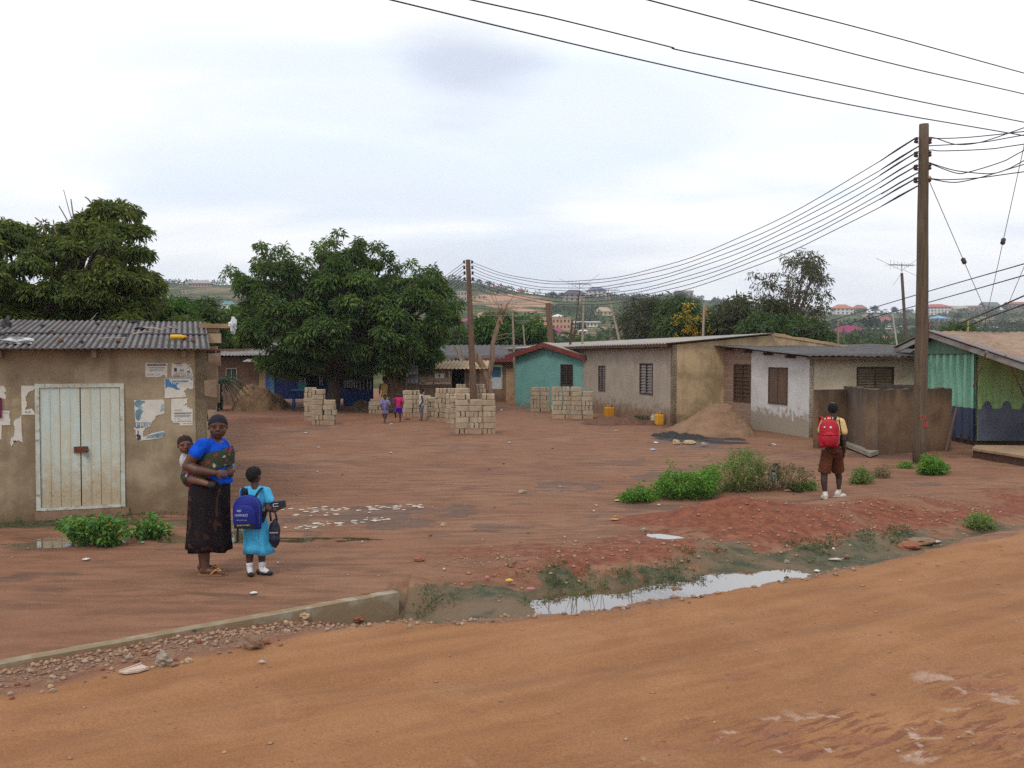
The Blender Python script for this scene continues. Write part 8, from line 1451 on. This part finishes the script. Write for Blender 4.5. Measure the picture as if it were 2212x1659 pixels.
# ---------------------------------------------------------------- distant children
def child(px, py, h, label, fwd, top, bot, skin=sk_k, armL=None, armR=None, kick=False, dress=False, hem=.42, sleeve=True, d=None, wide=1, legs=None, hair=True):
    p = P(px, py) if d is None else at(px, py, d=d)
    if d is not None: p = Vector((p.x, d, zg(p.x, d)))
    t_ = thing('person', label, 'person', p, 0); k = h/1.10; f = Vector(fwd).normalized(); r = Vector((f.y, -f.x, 0)); G = lambda a_, b_, z_: (r*a_+f*b_)*k+ZV*z_*k
    mb = MB(); M, q = head(mb, G(0, .0, .995), .20*k, f); chain(mb, [G(0, 0, .92), G(0, 0, .85)], [.034*k, .04*k]); mb.ell(G(0, 0, .73), (.10*k, .075*k, .14*k), M=M); mb.ell(G(0, 0, .55), (.095*k, .075*k, .10*k), M=M)
    aR = armR or [(.12, 0, .82), (.15, -.0, .68), (.15, .05, .56)]; aL = armL or [(-.12, 0, .82), (-.15, 0, .68), (-.15, .05, .56)]
    for a_, sg in ((aR, 1), (aL, -1)): chain(mb, [G(*q_) for q_ in a_], [.036*k, .030*k, .020*k]); dd = G(*a_[2])-G(*a_[1]); hand(mb, G(*a_[2]), dd, r*sg, .10*k, .5, 1)
    lg = legs or [[(.055, 0, .50), (.06, .01, .28), (.055, 0, .05)], [(-.055, 0, .50), (-.06, .01, .28), (-.055, 0, .05)]]
    for l_ in lg: chain(mb, [G(*q_) for q_ in l_], [.058*k, .038*k, .024*k]); e = G(*l_[2]); mb.ell(e+f*.035*k-ZV*.025*k, (.026*k, .062*k, .022*k), 10, 6, M)
    mb.obj('body', skin, t_, local=True, remesh=.009, sm=3)
    if hair: cap(t_, 'hair', M, lambda x, y, z: p+q(x, y, z), .20*k, hairm, z0=.02, grow=1.02, fz=.18, back=.2)
    mb = MB(); mb.ell(G(0, 0, .75), (.118*k*wide, .09*k*wide, .13*k), M=M); mb.tube([G(0, 0, .78), G(0, 0, .50 if not dress else hem)], [(.105*k*wide, .085*k*wide), (.115*k*wide*(1.15 if dress else 1), .09*k*wide*(1.15 if dress else 1))], 20)
    if sleeve:
        for a_ in (aR, aL): s_ = G(*a_[0]); chain(mb, [G(a_[0][0]*.5, 0, .84), s_, s_.lerp(G(*a_[1]), .75)], [.042*k, .05*k*wide, .048*k*wide])
    mb.obj('dress' if dress else 'shirt', top, t_, local=True, remesh=.010, sm=4)
    if bot:
        mb = MB(); mb.tube([G(0, 0, .56), G(0, 0, .47)], [(.105*k, .085*k), (.11*k, .09*k)], 18)
        for l_ in lg: a_, c_ = G(*l_[0]), G(*l_[1]); mb.tube([a_, a_.lerp(c_, .8 if hem < .45 else .7)] if hem > .2 else [a_, c_, c_.lerp(G(*l_[2]), .8)], [.072*k, .066*k] if hem > .2 else [.072*k, .058*k, .05*k], 14)
        mb.obj('shorts' if hem > .2 else 'trousers', bot, t_, local=True, remesh=.010, sm=3)
    return t_, M, q, p
purp = printmat('purple_print', (.15, .12, .25), [((.45, .45, .55), .7), ((.10, .08, .22), .5)], 30)
t_, M, q, p = child(832, 914, .97, 'small child in a loose purple patterned shirt walking towards the road', (.15, -1, 0), purp, None, dress=True, hem=.36, wide=1.18, armR=[(.13, 0, .82), (.18, .05, .66), (.10, .12, .56)], armL=[(-.13, 0, .82), (-.17, .05, .68), (-.08, .12, .58)], legs=[[(.05, 0, .5), (.06, -.03, .28), (-.0, .04, .05)], [(-.05, 0, .5), (-.04, .05, .28), (.035, -.03, .06)]]); face(t_, M, lambda x, y, z: p+q(x, y, z), .176)
t_, M, q, p = child(862, 912, 1.07, 'girl in a pink top and violet shorts standing on one leg', (-.35, -.9, 0), clothm('pink_shirt', (.50, .022, .14)), clothm('violet_shorts', (.055, .010, .30)), armR=[(-.12, 0, .82), (-.19, .02, .70), (-.24, .14, .64)], armL=[(.12, 0, .82), (.22, -.02, .76), (.16, .03, .66)], legs=[[(-.05, 0, .5), (-.05, .02, .28), (-.05, 0, .045)], [(.055, 0, .5), (.08, .16, .36), (.14, -.03, .19)]]); face(t_, M, lambda x, y, z: p+q(x, y, z), .19)
t_, M, q, p = child(911, 909, 1.16, 'boy in a white sleeveless vest standing side on by the blocks', (-1, -.12, 0), clothm('white_vest', (.50, .50, .50)), printmat('purple_trousers', (.12, .09, .14), [((.25, .2, .28), .7)], 30), sleeve=False, hem=.1, armL=[(-.115, 0, .82), (-.13, -.03, .66), (-.12, .05, .53)], armR=[(.115, 0, .82), (.13, -.03, .66), (.12, .05, .53)])
t_, M, q, p = child(831, 880, 1.45, 'taller child in a sleeveless yellow dress standing in the shade behind the small children', (.1, -1, 0), clothm('yellow_dress', (.50, .33, .10)), None, dress=True, hem=.30, sleeve=False, d=37.5); face(t_, M, lambda x, y, z: p+q(x, y, z), .26)
# ================================================================ HAZE
def haze(dens):
    mb = MB(); mb.box((0, 1200, 70), (3400, 3000, 150)); mb.box
    me = MB(); z0, z1 = -6, 130; me.hexa([Vector((x_, y_, z0)) for x_, y_ in ((-1900, -300), (1900, -300), (1900, 2900), (-1900, 2900))], [Vector((x_, y_, z1)) for x_, y_ in ((-1900, -300), (1900, -300), (1900, 2900), (-1900, 2900))])
    m = bpy.data.materials.new('air'); m.use_nodes = True; t = m.node_tree; t.nodes.clear(); o_ = N(t, 'ShaderNodeOutputMaterial'); v = N(t, 'ShaderNodeVolumePrincipled'); v.inputs['Color'].default_value = (.86, .90, 1.0, 1); v.inputs['Density'].default_value = dens; v.inputs['Anisotropy'].default_value = 0; L(t, v.outputs[0], o_.inputs['Volume'])
    o = me.obj('haze', m); tag(o, 'thin pale haze over the whole place', 'haze', kind='stuff'); return o
HZ = haze(.00032)
S.cycles.volume_step_rate = 20; S.cycles.volume_max_steps = 64
